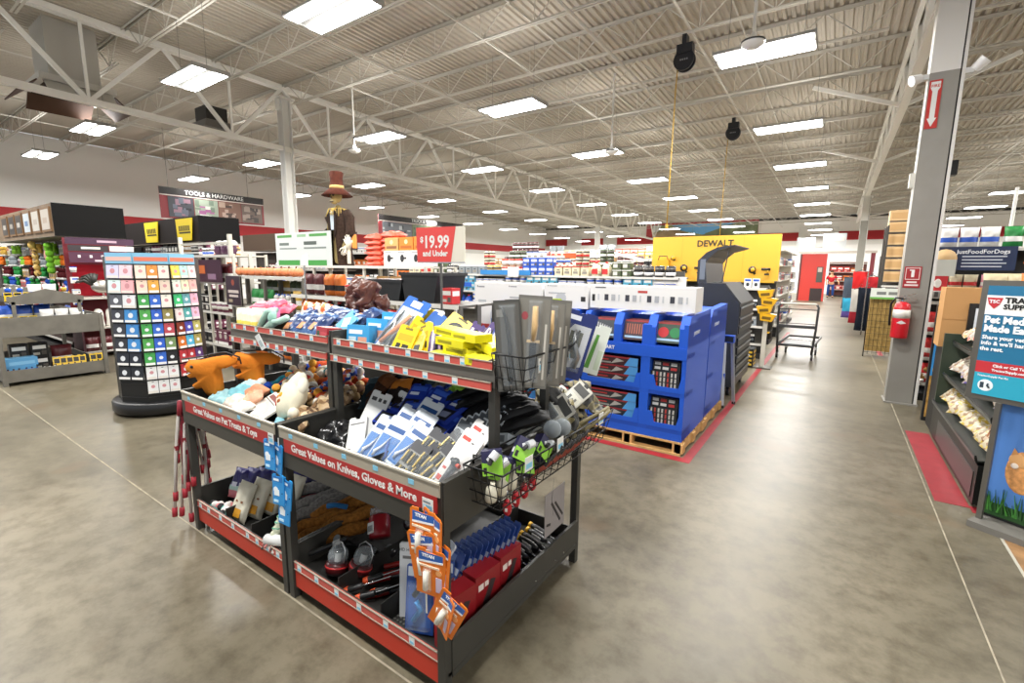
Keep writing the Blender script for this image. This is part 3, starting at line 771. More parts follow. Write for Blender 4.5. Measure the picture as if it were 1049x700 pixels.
for k in range(12):
    r_ = random.Random(k + 500); dk = (('3a2418', '6a4022', 'brown'), ('1c2a30', '3a4a50', 'slate'), ('241c1a', 'b06a24', 'black and orange'))[k % 3]
    inst('leath' + dk[0], bag('work_glove', .14, .24, .05, lambda v, s: mat(dk[0], .8, var=.3, bs=18) if v < .7 else mat(dk[1], .8), .6, k), (-2.18 + .05 * (k % 6) + r_.uniform(-.02, .02), 1.66 + .17 * (k // 6), Z2 + .15 + .06 * (k // 6)), (R(-58 + r_.uniform(-12, 12)), R(r_.uniform(-20, 20)), R(r_.uniform(-40, 40))), dk[2] + ' work glove under the upper tray, %s layer, %s from left' % (('lower', 'upper')[k // 6], ('first', 'second', 'third', 'fourth', 'fifth', 'sixth')[k % 6]), 'glove', 'mixed work gloves')
for k in range(10):
    r_ = random.Random(k + 700)
    inst('glinfo', card('glove_pack', .12, .2, mat('1f3aa0', .4), [('r', .05, .05, .95, .45, '16171f'), ('r', .12, .6, .6, .7, 'dfe4f0'), ('r', .1, .75, .9, .9, '3f66d0'), ('r', .2, .15, .8, .35, '8a93b0')], d=.024), (-1.88 + .075 * (k % 5) + r_.uniform(-.02, .02), 1.56 + .09 * (k // 5), Z2 + .12 + .06 * (k // 5)), (R(-62 + r_.uniform(-10, 10)), R(r_.uniform(-10, 18)), R(r_.uniform(-20, 25))), 'bright blue glove pack on top of the blue heap, %s row, %s from left' % (('front', 'back')[k // 5], ('first', 'second', 'third', 'fourth', 'fifth')[k % 5]), 'glove pack', 'bright blue glove packs')
# ---- middle tray, right table
def blackpouch(b):
    b.pillow(.2, .16, .08, mat('1b1b1d', .25), .7, 2, 12, 10)
inst('bpouch', single('black_pouch', blackpouch), (-2.10, 1.38, Z2 + .02), (R(-60), 0, R(18)), 'shiny black bag in the left corner of the knives table bin', 'bag')
inst('bpouch', single('black_pouch', blackpouch), (-1.98, 1.34, Z2 + .01), (R(-70), 0, R(-30)), 'second shiny black bag nearer the rail of the knives table bin', 'bag', s=.8)
HC = [('r', .1, .78, .35, .86, '333333'), ('r', .45, .78, .6, .86, '333333'), ('r', .7, .78, .85, .86, '333333')]
inst('wcard', card('hook_card', .13, .26, mat('d8d9d6', .5), HC, d=.006), (-2.02, 1.53, Z2 + .04), (R(-32), R(10), R(10)), 'white header card with three dark marks at the left of the knives bin', 'tool card')
inst('wcard', card('hook_card', .13, .26, mat('d8d9d6', .5), HC, d=.006), (-1.92, 1.59, Z2 + .05), (R(-38), R(14), R(6)), 'second white header card right of the left one in the knives bin', 'tool card')
inst('wcard2', card('hook_card', .1, .2, mat('e4e5e2', .5), [('r', .1, .1, .9, .45, 'f4f4f2'), ('r', .1, .8, .9, .84, '777777')], d=.02), (-1.86, 1.36, Z2 + .03), (R(-40), R(-14), R(24)), 'white carded pack leaning over the small white tickets near the rail', 'tool card')
def scis(b, x0, x1, z0, z1, dp, y):
    cx = (x0 + x1) / 2; h = z1 - z0; q = (x1 - x0) * .28
    for s_ in (-1, 1):
        b.tube([(cx + s_ * q, y - dp * .5, z0 + .02), (cx + s_ * q * 1.1, y - dp * .5, z0 + .3 * h), (cx + s_ * q * .5, y - dp * .5, z0 + .5 * h), (cx - s_ * .004, y - dp * .5, z1 - .01)], [.006, .008, .006, .002], mat('e7ebef' if s_ < 0 else '2a57a8', .3), 6)
bl = card('scissor_pack', .12, .25, mat('cfdbe6', .4), [('r', .05, .05, .95, .6, '3f7fc9'), ('r', .05, .6, .95, .95, 'dfe6ec'), ('r', .1, .7, .9, .8, '24518f')], blister=(.05, .05, .95, .62, .022), content=scis)
for k, (x, y, z, rx, ry, rz) in enumerate(((-1.76, 1.33, .03, -44, 16, 14), (-1.68, 1.33, .04, -44, 14, 10), (-1.72, 1.44, .07, -46, 18, 14), (-1.62, 1.42, .08, -50, 20, 10), (-1.58, 1.36, .04, -48, 22, 8), (-1.66, 1.52, .11, -52, 16, 12))):
    inst('sciss', bl, (x, y, Z2 + z), (R(rx), R(ry), R(rz)), 'blue and white blister of scissors fanned out in the knives bin, ' + ('front left', 'front second', 'second row left', 'second row right', 'front right', 'rearmost')[k], 'scissor pack', 'scissor blisters')
bt = card('bit_pack', .11, .21, mat('3a3b40', .4), [('r', .06, .06, .94, .74, '8b8b86')], blister=(.06, .06, .94, .74, .02), content=bits)
for k, (x, y, z, rx, ry, rz) in enumerate(((-1.50, 1.29, .02, -48, 12, -4), (-1.44, 1.31, .02, -50, 18, -6), (-1.38, 1.33, .03, -50, 22, -8), (-1.48, 1.39, .06, -52, 14, 0), (-1.40, 1.42, .07, -54, 20, -4))):
    inst('bits', bt, (x, y, Z2 + z), (R(rx), R(ry), R(rz)), 'grey blister of brass drill bits near the rail of the knives bin, ' + ('front left', 'front middle', 'front right', 'second row left', 'second row right')[k], 'drill bit pack', 'drill bit blisters')
def wrench(b, x0, x1, z0, z1, dp, y):
    cx = (x0 + x1) / 2
    b.tube([(cx - .005, y - .012, z0 + .01), (cx, y - .014, z0 + .1)], [.012, .014], mat('55585c', .4, .4), 8)
    b.ell((cx, y - .016, z0 + .115), (.02, .014, .02), mat('26282b', .4), 10, 8); b.cyl((cx - .028, y - .014, z0 + .12), (cx - .01, y - .014, z0 + .115), .008, mat('44474a', .4, .6), 8)
    b.cyl((cx + .012, y - .016, z0 + .11), (cx + .028, y - .016, z0 + .11), .009, mat('d8431f', .4), 8)
tc = card('torch_pack', .12, .27, mat('e2e0dc', .45), [('r', .1, .82, .5, .88, 'c4453a'), ('r', .1, .12, .3, .2, 'c4453a'), ('r', .1, .3, .26, .34, 'c4453a'), ('r', .6, .82, .7, .84, '555555')], blister=(.2, .04, .95, .66, .03), content=wrench)
inst('torch', tc, (-1.28, 1.33, Z2 + .03), (R(-40), R(10), R(-10)), 'white card holding a small torch tool, nearest the rail of the knives bin', 'torch pack', s=1.05)
inst('torch', tc, (-1.29, 1.41, Z2 + .05), (R(-40), R(10), R(-12)), 'white torch tool card standing behind the nearest one', 'torch pack', s=1.05)
for k in range(9):
    inst('clearrow', card('driver_pack', .11, .22, mat('b9bfc3', .4), [('r', .06, .78, .94, .96, '50565c'), ('r', .2, .2, .8, .7, '3b3f44')], blister=(.1, .05, .9, .76, .014)), (-1.40 + .012 * k, 1.50 + .036 * k, Z2 + .06 + .004 * k), (R(-34), R(6), R(-16)), 'clear and grey blister in the tight row behind the torch cards, %s from the front' % ('first', 'second', 'third', 'fourth', 'fifth', 'sixth', 'seventh', 'eighth', 'ninth')[k], 'tool pack', 'row of clear grey blisters')
for k in range(14):
    r_ = random.Random(k)
    inst('bluegl', card('glove_pack', .12, .2, mat('223a8c', .4), [('r', .05, .05, .95, .55, '1b1d2a'), ('r', .1, .6, .9, .9, '3a5cc0'), ('r', .2, .2, .8, .4, '6a7aa8')], d=.028), (-1.80 + .085 * (k % 5) + r_.uniform(-.02, .02), 1.60 + .075 * (k // 5), Z2 + .05 + .05 * (k // 5) + .012 * (k % 2)), (R(-55 + r_.uniform(-8, 8)), R(r_.uniform(-4, 16)), R(r_.uniform(-12, 16))), 'blue and black glove pack heaped in the knives bin, %s in the %s row' % (('leftmost', 'second', 'third', 'fourth', 'fifth')[k % 5], ('front', 'middle', 'back')[k // 5]), 'glove pack', 'blue glove packs')
for k in range(9):
    r_ = random.Random(k + 40)
    inst('blkgl', bag('glove_pair', .14, .30, .05, mat('0e0e10', .6), .6, 7), (-1.72 + .05 * k, 1.80 + .02 * (k % 3) - .012 * k, Z2 + .24 - .010 * k + .02 * (k % 2)), (R(-72), R(r_.uniform(-8, 8)), R(-50 + r_.uniform(-10, 10))), 'black rubber glove pair under the upper tray of the knives table, %s from the left' % ('first', 'second', 'third', 'fourth', 'fifth', 'sixth', 'seventh', 'eighth', 'ninth')[k], 'gloves', 'black glove pairs')
inst('limebag', bag('glove_pack', .12, .09, .04, mat('8fc43a', .5), .6, 33), (-1.63, 1.83, Z2 + .27), (R(-50), 0, R(-10)), 'lime green pack lying on top of the black gloves', 'glove pack')
for k in range(7):
    r_ = random.Random(k + 90)
    inst('darkgl', bag('glove_pair', .14, .2, .05, mat_patches('dark_gloves', ['2a2420', '5a3a22', '1d2b30', '7a5a3a', '20262e'], 22), .6, 3), (-2.2 + .075 * k, 1.72 + .05 * (k % 3), Z2 + .06 + .03 * (k % 3)), (R(-60), R(r_.uniform(-15, 15)), R(r_.uniform(-40, 40))), 'dark brown work glove at the back left of the knives bin, %s from left' % ('first', 'second', 'third', 'fourth', 'fifth', 'sixth', 'seventh')[k], 'gloves', 'dark work gloves')
inst('clearcase', carton('clear_case', .16, .05, .12, mat('9aa2a8', .2), [('r', .1, .2, .9, .8, '4c5258')], top=mat('c4cace', .2)), (-1.24, 1.56, Z2 + .1), (R(-20), R(-14), R(-24)), 'small clear plastic case at the right side of the knives bin', 'case')
inst('clearcase', None, (-1.23, 1.68, Z2 + .12), (R(-30), R(-10), R(10)), 'clear plastic case behind the first one at the right side of the knives bin', 'case')
def redcup(b):
    b.lathe([(.0, .0), (.028, 0), (.034, .05), (.03, .052), (.0, .05)], mat('c22a28', .35), 16)
for k, (x, y) in enumerate(((-1.215, 1.31), (-1.20, 1.38))):
    inst('redcup', single('jar_lid', redcup), (x, y, Z2 + .03), (R(60), R(20), R(30 + 40 * k)), 'round red lid in the right front corner of the knives bin, ' + ('nearer', 'farther')[k], 'lid', 'round red lids')
kn = card('knife_pack', .13, .3, mat('b7b4aa', .4), [('r', .06, .05, .94, .75, 'd8d4c4'), ('r', .2, .1, .35, .7, '3c3a34'), ('r', .6, .1, .72, .7, '55524a'), ('r', .1, .8, .9, .95, '3a3a38')], blister=(.05, .05, .95, .75, .03))
for k, (x, y, z, rx, ry, rz) in enumerate(((-1.30, 1.90, .06, -35, 35, -20), (-1.25, 1.94, .09, -35, 38, -24), (-1.3, 2.06, .1, -50, 30, -10), (-1.22, 2.1, .12, -45, 20, -30))):
    inst('kn', kn, (x, y, Z2 + z), (R(rx), R(ry), R(rz)), 'clear and grey knife pack tilted at the far right of the middle tray, ' + ('nearest', 'second', 'third', 'farthest')[k], 'knife pack', 'tilted knife packs')
for k, (x, y, z) in enumerate(((-1.24, 2.12, .15), (-1.3, 2.2, .1), (-1.22, 2.22, .12), (-1.36, 2.12, .1), (-1.42, 2.04, .08))):
    inst('tangl', bag('glove_pair', .12, .2, .06, mat_patches('camo_gloves', ['6d6340', '1e1d18', '4a4630', '8a7d54', '141411'], 26), .6, 14), (x, y, Z2 + z), (R(-50), R(20), R(40 * k)), 'olive and black glove pair heaped at the far right of the middle tray, ' + ('topmost', 'left rear', 'right rear', 'inner one', 'innermost')[k], 'gloves', 'olive glove pairs')
inst('ylw', carton('yellow_case', .16, .07, .1, mat('d8b833', .4), [('r', .1, .2, .9, .8, '2a2a22')]), (-1.42, 2.16, Z2 + .08), (R(-10), R(-10), R(20)), 'yellow and black pack on the far side of the middle tray', 'box')
# ---- lower tray, left table
for k in range(8):
    inst('purpbag', bag('treat_bag', .12, .2, .06, lambda v, s: mat('33306e', .35) if v > .45 else (mat('b8d8cf', .35) if v > .25 else mat('d77f86', .35)), .45, 2, [('r', .1, .3, .9, .55, 'dfe0ee')]), (-3.24 + .062 * k, 1.40 + .045 * k, Z1 + .05), (R(-24), R(6), R(24)), 'indigo and mint treat bag in the lower pet tray row, %s from the front' % ('first', 'second', 'third', 'fourth', 'fifth', 'sixth', 'seventh', 'eighth')[k], 'treat bag', 'indigo treat bags')
for k, (x, y, rz) in enumerate(((-3.0, 1.29, 16), (-2.96, 1.37, 20), (-2.9, 1.45, 16), (-2.84, 1.53, 22))):
    inst('whbag', bag('treat_bag', .13, .25, .06, lambda v, s: mat('ded8c4', .5), .35, 11, [('r', .12, -.1, .88, .25, 'd99a2c'), ('r', .2, .5, .8, .58, '8a5a3a')]), (x, y, Z1 + .01), (R(-20), R(10), R(rz)), 'cream paper bag with an amber window in the lower pet tray, ' + ('front', 'second', 'third', 'rear')[k], 'treat bag', 'cream bags with amber window')
for k, (x, y) in enumerate(((-3.24, 1.28), (-3.17, 1.31), (-3.10, 1.27))):
    inst('pinkr', single('rope_toy', lambda b: [b.ell((.03 * math.cos(i), .02 * math.sin(2 * i), .02 + .02 * math.sin(i * 3)), .022, mat(('d98a8c', 'e9e4de', '5fb0a4', '3a3a3c')[i % 4], .8), 8, 6) for i in range(7)]), (x, y, Z1 + .03), (0, 0, k), 'pink, white and teal knotted toy in the lower pet tray, ' + ('left', 'middle', 'right')[k] + ' of three', 'pet toy', 'knotted toys')
def ropetoy():
    o = empty('rope_toy')
    b = MB(); pts = []; 
    for i in range(26):
        t = i / 25; pts.append((.02 * math.sin(t * 3), 0, t * .3))
    b.tube(pts, [.026 + .005 * math.sin(i * 2.2) for i in range(26)], mat('c9cdb4', .9, bump=.5, bs=80), 10)
    for i in range(8):
        z = .03 + i * .034
        b.tube([(.027 * math.cos(a) + .02 * math.sin(z * 10), .027 * math.sin(a), z + .012 * a / PI) for a in [j * PI / 4 for j in range(9)]], .004, mat('5fa58a', .9), 5)
    b.build('rope', o)
    b = MB(); r_ = random.Random(4)
    for i in range(22):
        a = r_.uniform(0, 2 * PI); q = r_.uniform(.02, .06)
        b.tube([(0, 0, .0), (q * .5 * math.cos(a), q * .5 * math.sin(a), -.03), (q * math.cos(a), q * math.sin(a), -.06 - r_.uniform(0, .02))], .006, mat(('e9e5de', 'd98a86', 'e9e5de', '5a5a58')[i % 4], .9), 5)
    b.build('frayed_end', o, label='frayed pink and white end')
    return o
inst('rope', ropetoy, (-2.46, 1.25, Z1 + .12), (R(-18), R(6), R(10)), 'green and white rope toy with frayed end spilling over the lower pet tray rail', 'pet toy')
inst('bonewh', single('white_tube', lambda b: b.tube([(-.08, 0, 0), (.08, 0, .03)], .03, mat('d6d6d4', .5), 12)), (-2.42, 1.24, Z1 + .1), (0, 0, R(10)), 'white rolled pack beside the frayed rope toy', 'pack')
def log_toy(c, sd):
    def fn():
        b = MB()
        b.tube([(-.2, 0, 0), (-.12, .01, .012), (-.03, 0, 0), (.06, .01, .014), (.14, 0, .004), (.2, 0, .01)], [.025, .038, .042, .04, .038, .02], mat(c, .95, bump=.9, bs=55, var=.3), 12)
        return b.build('plush_toy')
    return fn
for k, (x, y, z, rz) in enumerate(((-2.66, 1.62, .10, 48), (-2.58, 1.66, .14, 50), (-2.5, 1.58, .12, 46), (-2.46, 1.70, .17, 52), (-2.70, 1.74, .16, 44))):
    inst('glog', log_toy('7a7672', 1), (x, y, Z1 + z), (0, R(-14), R(rz)), 'long grey furry toy in the lower tray heap, ' + ('front left', 'second', 'third', 'rear right', 'rear left')[k], 'plush toy', 'grey furry toys')
for k, (x, y, z, rz) in enumerate(((-2.40, 1.52, .10, 46), (-2.33, 1.50, .08, 50), (-2.24, 1.50, .07, 52), (-2.36, 1.64, .16, 50), (-2.22, 1.62, .14, 48), (-2.28, 1.72, .18, 44))):
    inst('blog', log_toy('8a5a26', 2), (x, y, Z1 + z), (0, R(-14), R(rz)), 'long caramel brown furry toy in the lower tray heap, ' + ('front left', 'front middle', 'front right', 'second layer left', 'second layer right', 'topmost rear')[k], 'plush toy', 'brown furry toys')
inst('blutoy', single('rope_toy', lambda b: b.tube([(-.05, 0, 0), (0, 0, .01), (.07, 0, 0)], .016, mat('2d6aa0', .8), 8)), (-2.34, 1.56, Z1 + .20), (0, 0, R(30)), 'small blue toy lying on the brown furry toys', 'pet toy')
# ---- lower tray, right table
def dome(c):
    def fn():
        o = empty('lantern')
        b = MB(); b.lathe([(0, 0), (.05, 0), (.055, .02), (.055, .05), (.045, .055), (0, .055)], mat(c, .3), 20); b.lathe([(.056, .03), (.058, .035), (.056, .04)], mat('c33030', .3), 20); b.build('base', o)
        b = MB(); b.lathe([(.046, .055), (.05, .08), (.046, .105), (.03, .125), (.008, .132)], mat('aeb6ba', .08, alpha=.35), 20); b.build('clear_globe', o)
        b = MB(); b.cyl((0, 0, .055), (0, 0, .1), .016, mat('e6e6e2', .3), 10); b.cyl((0, 0, .1), (0, 0, .108), .022, BLK, 10); b.build('lamp_tube', o)
        b = MB(); b.tube([(-.052, 0, .06), (-.05, 0, .12), (-.02, 0, .15), (.02, 0, .15), (.05, 0, .12), (.052, 0, .06)], .003, mat('d9dbdc', .3, .8), 6); b.build('handle', o)
        return o
    return fn
inst('lantA', dome('4a1416'), (-2.02, 1.33, Z1 + .03), (R(-14), R(-4), 0), 'clear domed lantern nearest the left post of the knives table', 'lantern', s=1.05)
inst('lantA', None, (-1.90, 1.38, Z1 + .05), (R(-18), R(10), 0), 'clear domed lantern right of the one nearest the post', 'lantern', s=1.05)
def jar_fn():
    o = empty('red_canister')
    b = MB(); b.lathe([(0, 0), (.052, 0), (.055, .01), (.055, .105), (.045, .115), (0, .115)], mat('8c1c24', .3), 20); b.build('body', o)
    b = MB(); b.lathe([(.04, .115), (.052, .125), (.05, .15), (.02, .16), (0, .16)], mat('aab2b6', .1, alpha=.45), 16); b.tube([(-.05, 0, .12), (-.055, 0, .17), (0, 0, .19), (.055, 0, .17), (.05, 0, .12)], .003, CHR, 6); b.build('lid', o, label='clear lid with wire handle')
    b = MB(); b.box(-.025, -.0575, .02, .02, -.052, .075, WHT)
    for i in range(5): b.box(-.02 + i * .008, -.058, .03, -.016 + i * .008, -.0574, .06, BLK)
    b.build('barcode_sticker', o, label='white barcode sticker')
    return o
inst('jar', jar_fn, (-2.02, 1.62, Z1 + .08), (R(-30), R(-32), R(6)), 'dark red canister lantern lying tilted in the lower tray', 'lantern', s=1.1)
for k, (x, y, z, rx, rz) in enumerate(((-2.12, 1.72, .1, -40, 40), (-1.92, 1.74, .1, -60, 10), (-1.86, 1.56, .05, -70, 60), (-2.2, 1.46, .04, -50, 0), (-1.95, 1.50, .03, -80, 30))):
    inst('headl', lambda: (lambda o: (MB().ell((0, 0, .03), (.04, .03, .03), mat('1a1a1c', .3), 12, 8).tube([(-.04, 0, .03), (-.06, .04, .05), (0, .08, .05), (.06, .04, .05), (.04, 0, .03)], .006, mat('232325', .6), 6).build('head', o), MB().cyl((0, -.034, .03), (0, -.026, .03), .018, mat('cdd3d6', .1, .6), 14).build('lens', o), o)[2])(empty('head_lamp')), (x, y, Z1 + z), (R(rx), 0, R(rz)), 'black head lamp with silver lens in the lower tray, ' + ('left of the red canister', 'behind the red canister', 'right of the red canister', 'by the left post', 'in front of the red canister')[k], 'head lamp', 'black head lamps', s=1.2)
inst('blkfl', single('flashlight', lambda b: b.cyl((-.12, 0, 0), (.1, 0, .03), .014, mat('161616', .4), 12).cyl((.02, 0, .02), (.06, 0, .025), .0148, mat('c9cbc9', .4), 12)), (-2.16, 1.40, Z1 + .08), (0, R(-14), R(42)), 'slim black flashlight with a white band beside the brown toys', 'flashlight')
for k, (x, y) in enumerate(((-1.90, 1.80), (-1.82, 1.72))):
    inst('redcl', lambda: (lambda o: (MB().pillow(.09, .12, .05, mat('b7bcc0', .2), .7, 5, 10, 10).build('clear_wrap', o), MB().ell((0, -.02, .12), (.05, .03, .03), mat('a81e26', .4), 12, 8).build('head', o), o)[2])(empty('wrapped_lamp')), (x, y, Z1 + .1), (R(-30), R(20), R(-20)), 'clear wrapped lamp with a red head, ' + ('farther', 'nearer')[k] + ' of two beside the divider', 'lamp', 'clear wrapped red lamps')
for k, (x, y, z) in enumerate(((-1.86, 1.26, .03), (-1.78, 1.27, .02), (-1.82, 1.35, .05), (-1.74, 1.33, .03))):
    def drv():
        o = empty('screwdriver')
        b = MB(); b.lathe([(0, 0), (.014, .004), (.018, .03), (.014, .06), (.016, .09), (.01, .1), (0, .1)], mat('1f1f20', .4), 12); b.lathe([(.0, -.004), (.017, .0), (.019, .02), (.0185, .025)], mat('d5532a', .4), 12); b.build('handle', o)
        b = MB(); b.cyl((0, 0, .1), (0, 0, .24), .0035, CHR, 8); b.build('shaft', o)
        return o
    inst('drv', drv, (x, y, Z1 + z), (R(-74), 0, R(-48)), 'orange-ended black screwdriver on the tray floor, ' + ('leftmost', 'front right', 'rear left', 'rear right')[k], 'screwdriver', 'orange-ended screwdrivers')
for k, (x, y, z) in enumerate(((-1.72, 1.50, .04), (-1.68, 1.56, .06), (-1.74, 1.62, .05), (-1.66, 1.44, .02))):
    inst('barr', single('pry_bar', lambda b: b.tube([(-.14, 0, 0), (.1, 0, .0), (.14, 0, .02)], .009, mat('5a5c5e', .35, .8), 8).cyl((-.16, 0, 0), (-.05, 0, 0), .014, mat('96221f', .4), 10)), (x, y, Z1 + z), (0, R(-6), R(48)), 'steel bar with a red grip in the lower tray, ' + ('third from the front', 'fourth from the front', 'rearmost', 'frontmost')[k], 'pry bar', 'steel bars with red grips')
# perforated shelf insert
b = MB(); b.box(-.09, -.2, 0, .09, .2, .004, mat('3a3a38', .4, .5))
for i in range(9):
    for j in range(18): b.prism([(-.08 + i * .02 - .006, -.19 + j * .0215), (-.08 + i * .02, -.19 + j * .0215 - .006), (-.08 + i * .02 + .006, -.19 + j * .0215), (-.08 + i * .02, -.19 + j * .0215 + .006)], .004, .0055, mat('8b8a84', .4, .6), 'z')
tag(b.build('mesh_plate', loc=(-1.50, 1.45, Z1 + .002)), 'diamond-punched metal plate lying in the empty part of the lower tray', 'metal plate')
inst('wlong', card('tool_card', .16, .34, mat('cfd2d6', .45), [('t', 'HD HEAVY', .3, .9, .06, '333333'), ('r', .1, .78, .5, .82, '6a6a6a')], d=.012), (-1.46, 1.36, Z1 + .01), (R(-12), R(-4), R(22)), 'tall pale grey card standing left of the blue snap packs', 'tool card')
def snaps(b, x0, x1, z0, z1, dp, y):
    for i, dz in enumerate((.14, .04)): b.tube([((x0 + x1) / 2 - .02, y - .015, z0 + dz), ((x0 + x1) / 2 + .015, y - .02, z0 + dz + .05), ((x0 + x1) / 2 - .01, y - .015, z0 + dz + .08)], .012, mat('1c1d22' if i == 0 else '2f86c8', .4), 8)
sp = card('strap_pack', .13, .28, mat('27488f', .4), [('r', .05, .82, .95, .96, 'c9d3de'), ('r', .1, .1, .9, .75, '2a5aa8'), ('c', .5, .66, .16, '9fb4d8')], blister=(.08, .06, .92, .74, .035), content=snaps)
for k, (x, y) in enumerate(((-1.38, 1.30), (-1.34, 1.38), (-1.3, 1.46))):
    inst('snap', sp, (x, y, Z1 + .01), (R(-14), R(-3), R(20 - 4 * k)), 'dark blue strap pack with black buckle, ' + ('front', 'middle', 'rear')[k] + ' of the three by the pale card', 'strap pack', 'dark blue strap packs', s=1.05)
bc = card('pocket_knife_pack', .12, .22, mat('2c4a92', .4), [('r', .05, .55, .95, .68, 'c9d2e2'), ('r', .06, .1, .94, .5, '9aa8c8'), ('r', .7, .35, .9, .5, 'b4323a'), ('r', .1, .75, .6, .9, '6f87c0')], blister=(.08, .08, .92, .5, .015))
for k in range(11):
    inst('knpk', bc, (-1.35 + .008 * k, 1.40 + .034 * k, Z1 + .135 + .002 * k), (R(-30), 0, R(-10)), 'blue and white tool card in the leaning lower tray row, %s from the front' % ('first', 'second', 'third', 'fourth', 'fifth', 'sixth', 'seventh', 'eighth', 'ninth', 'tenth', 'eleventh')[k], 'tool card', 'leaning row of blue tool cards')
b = MB(); b.box(-.08, -.18, 0, .05, .2, .12, mat('15161a', .6)); tag(b.build('riser_box', loc=(-1.36, 1.60, Z1 + .001)), 'plain dark riser block under the row of blue tool cards', 'riser')
inst('wtop', card('tool_card', .15, .1, mat('b9c0ca', .4), [('r', .08, .2, .7, .45, '4a5a7a'), ('r', .08, .6, .9, .8, '7a889a')], d=.01), (-1.36, 1.40, Z1 + .33), (R(-40), R(0), R(-25)), 'pale card lying on top of the leaning blue tool cards', 'tool card')
rb = carton('red_tool_box', .10, .19, .135, mat('8e1f25', .35), [('r', .08, .82, .92, .95, 'a8282e'), ('p', [(.25, .1), (.5, .2), (.8, .6), (.6, .65), (.3, .35)], '3a2a28'), ('r', .1, .62, .35, .72, 'd9cfc8'), ('r', .55, .15, .62, .5, 'c9a07a')], top=mat('b02a32', .35), side=mat('741a20', .35))
for k, y in enumerate((1.37, 1.555, 1.735)):
    o = inst('redb', carton('red_tool_box', .165, .25, .085, mat('86191f', .35), [('p', [(.15, .08), (.45, .3), (.8, .75), (.6, .8), (.3, .45)], '35292a'), ('r', .1, .7, .3, .82, 'd9cfc8'), ('r', .35, .72, .5, .82, 'd9cfc8'), ('c', .45, .3, .08, 'c9a07a')], top=mat('b02a32', .35), side=mat('9a2228', .35)), (-1.225, y, Z1 + .005), (R(0), R(0), R(82 + 3 * k)), 'dark red boxed tool at the right of the lower tray, ' + ('nearest the front post', 'middle of the three', 'farthest of the three')[k], 'tool box', 'dark red boxed tools')
for k in range(9):
    def sd(k=k):
        o = empty('screwdriver')
        b = MB(); b.tube([(-.03, 0, 0), (.0, 0, 0), (.06, 0, 0), (.08, 0, 0)], [.012, .016, .014, .008], mat('1e1e1e', .35), 10); b.tube([(-.04, 0, 0), (-.026, 0, 0)], .014, mat('d4a62a', .4), 10); b.build('handle', o)
        b = MB(); b.cyl((.08, 0, 0), (.17, 0, 0), .004, CHR, 6); b.build('shaft', o)
        b = MB(); b.box(.0, -.0155, -.005, .05, -.013, .008, mat('d9d9d6', .4)); b.build('printed_band', o)
        return o
    inst('sdriv', sd, (-1.36 + .012 * (k % 2), 1.86 + .05 * k, Z1 + .05 + .004 * (k % 3)), (0, R(8), R(-6)), 'yellow-capped screwdriver lying crosswise in the lower tray, %s from the front' % ('first', 'second', 'third', 'fourth', 'fifth', 'sixth', 'seventh', 'eighth', 'ninth')[k], 'screwdriver', 'yellow-capped screwdrivers', s=1.3)
# ---- hanging strips on the front
tc2 = card('detergent_card', .085, .16, mat('2a8ccf', .4), [('r', .1, .75, .9, .93, '1c6fb8'), ('r', .12, .78, .6, .86, 'e6f1f8'), ('c', .3, .48, .2, 'e9eef2'), ('r', .15, .3, .6, .5, 'e9eef2'), ('r', .1, .08, .5, .16, 'bfe0f2'), ('c', .85, .4, .04, '14406a')], d=.006)
for k, (x, y, z, ry, rz) in enumerate(((-2.305, 1.175, .715, -4, 4), (-2.265, 1.19, .70, 5, -6), (-2.235, 1.17, .545, -2, 8), (-2.20, 1.185, .53, 6, 0), (-2.215, 1.178, .44, 3, 6))):
    inst('tide', tc2, (x, y, z), (R(-3), R(ry), R(rz)), 'blue carded pack on the clip strip between the two tables, ' + ('topmost in front', 'topmost behind', 'middle in front', 'middle behind', 'lowest')[k], 'blue pack', 'blue packs on a clip strip')
b = MB(); b.box(-.004, -.001, 0, .004, .001, .45, WHT); tag(b.build('clip_strip', loc=(-2.25, 1.196, .44)), 'thin white clip strip hanging between the two tables with blue packs', 'clip strip')
b = MB(); b.box(-.004, -.001, 0, .004, .001, .45, WHT); tag(b.build('clip_strip', loc=(-1.19, 1.165, .42)), 'thin white clip strip at the right front corner with orange packs', 'clip strip')
def pocketknife(b, x0, x1, z0, z1, dp, y):
    b.tube([(x0 + .01, y - .008, z0 + .01), (x0 + .012, y - .008, z1 - .01)], .009, mat('e8e6da', .4), 8)
oc = card('blade_pack', .10, .165, mat('e0761e', .4), [('p', [(.1, .74), (.92, .8), (.92, .93), (.1, .93)], '2a5fae'), ('t', 'TITAN', .42, .86, .09, 'ffffff', .0006), ('p', [(.1, .7), (.92, .76), (.92, .8), (.1, .74)], 'f2f2f0'), ('r', .68, .12, .88, .44, 'cdbfd6'), ('c', .78, .55, .1, 'f0a868'), ('r', .3, .12, .5, .55, 'eac9a0'), ('r', .1, .62, .8, .66, 'f0d8bc')], blister=(.26, .1, .54, .6, .014), content=pocketknife)
for k, (x, y, z, rx, ry, rz) in enumerate(((-1.215, 1.135, .685, 0, 2, 6), (-1.185, 1.155, .68, 2, 5, -14), (-1.20, 1.145, .60, 4, -6, 10), (-1.165, 1.158, .575, 0, 7, -10), (-1.18, 1.14, .55, 6, 4, 14), (-1.15, 1.15, .42, 8, 28, 8), (-1.165, 1.165, .41, 0, 20, -20))):
    inst('oc', oc, (x + .045, y - .004, z - .01), (R(rx), R(ry), R(rz)), 'orange carded blade pack on the corner clip strip, ' + ('topmost in front', 'topmost behind', 'second tier left', 'second tier right', 'third tier', 'lowest and most tilted', 'lowest at the back')[k], 'orange pack', 'orange packs on the corner clip strip', s=1.22)
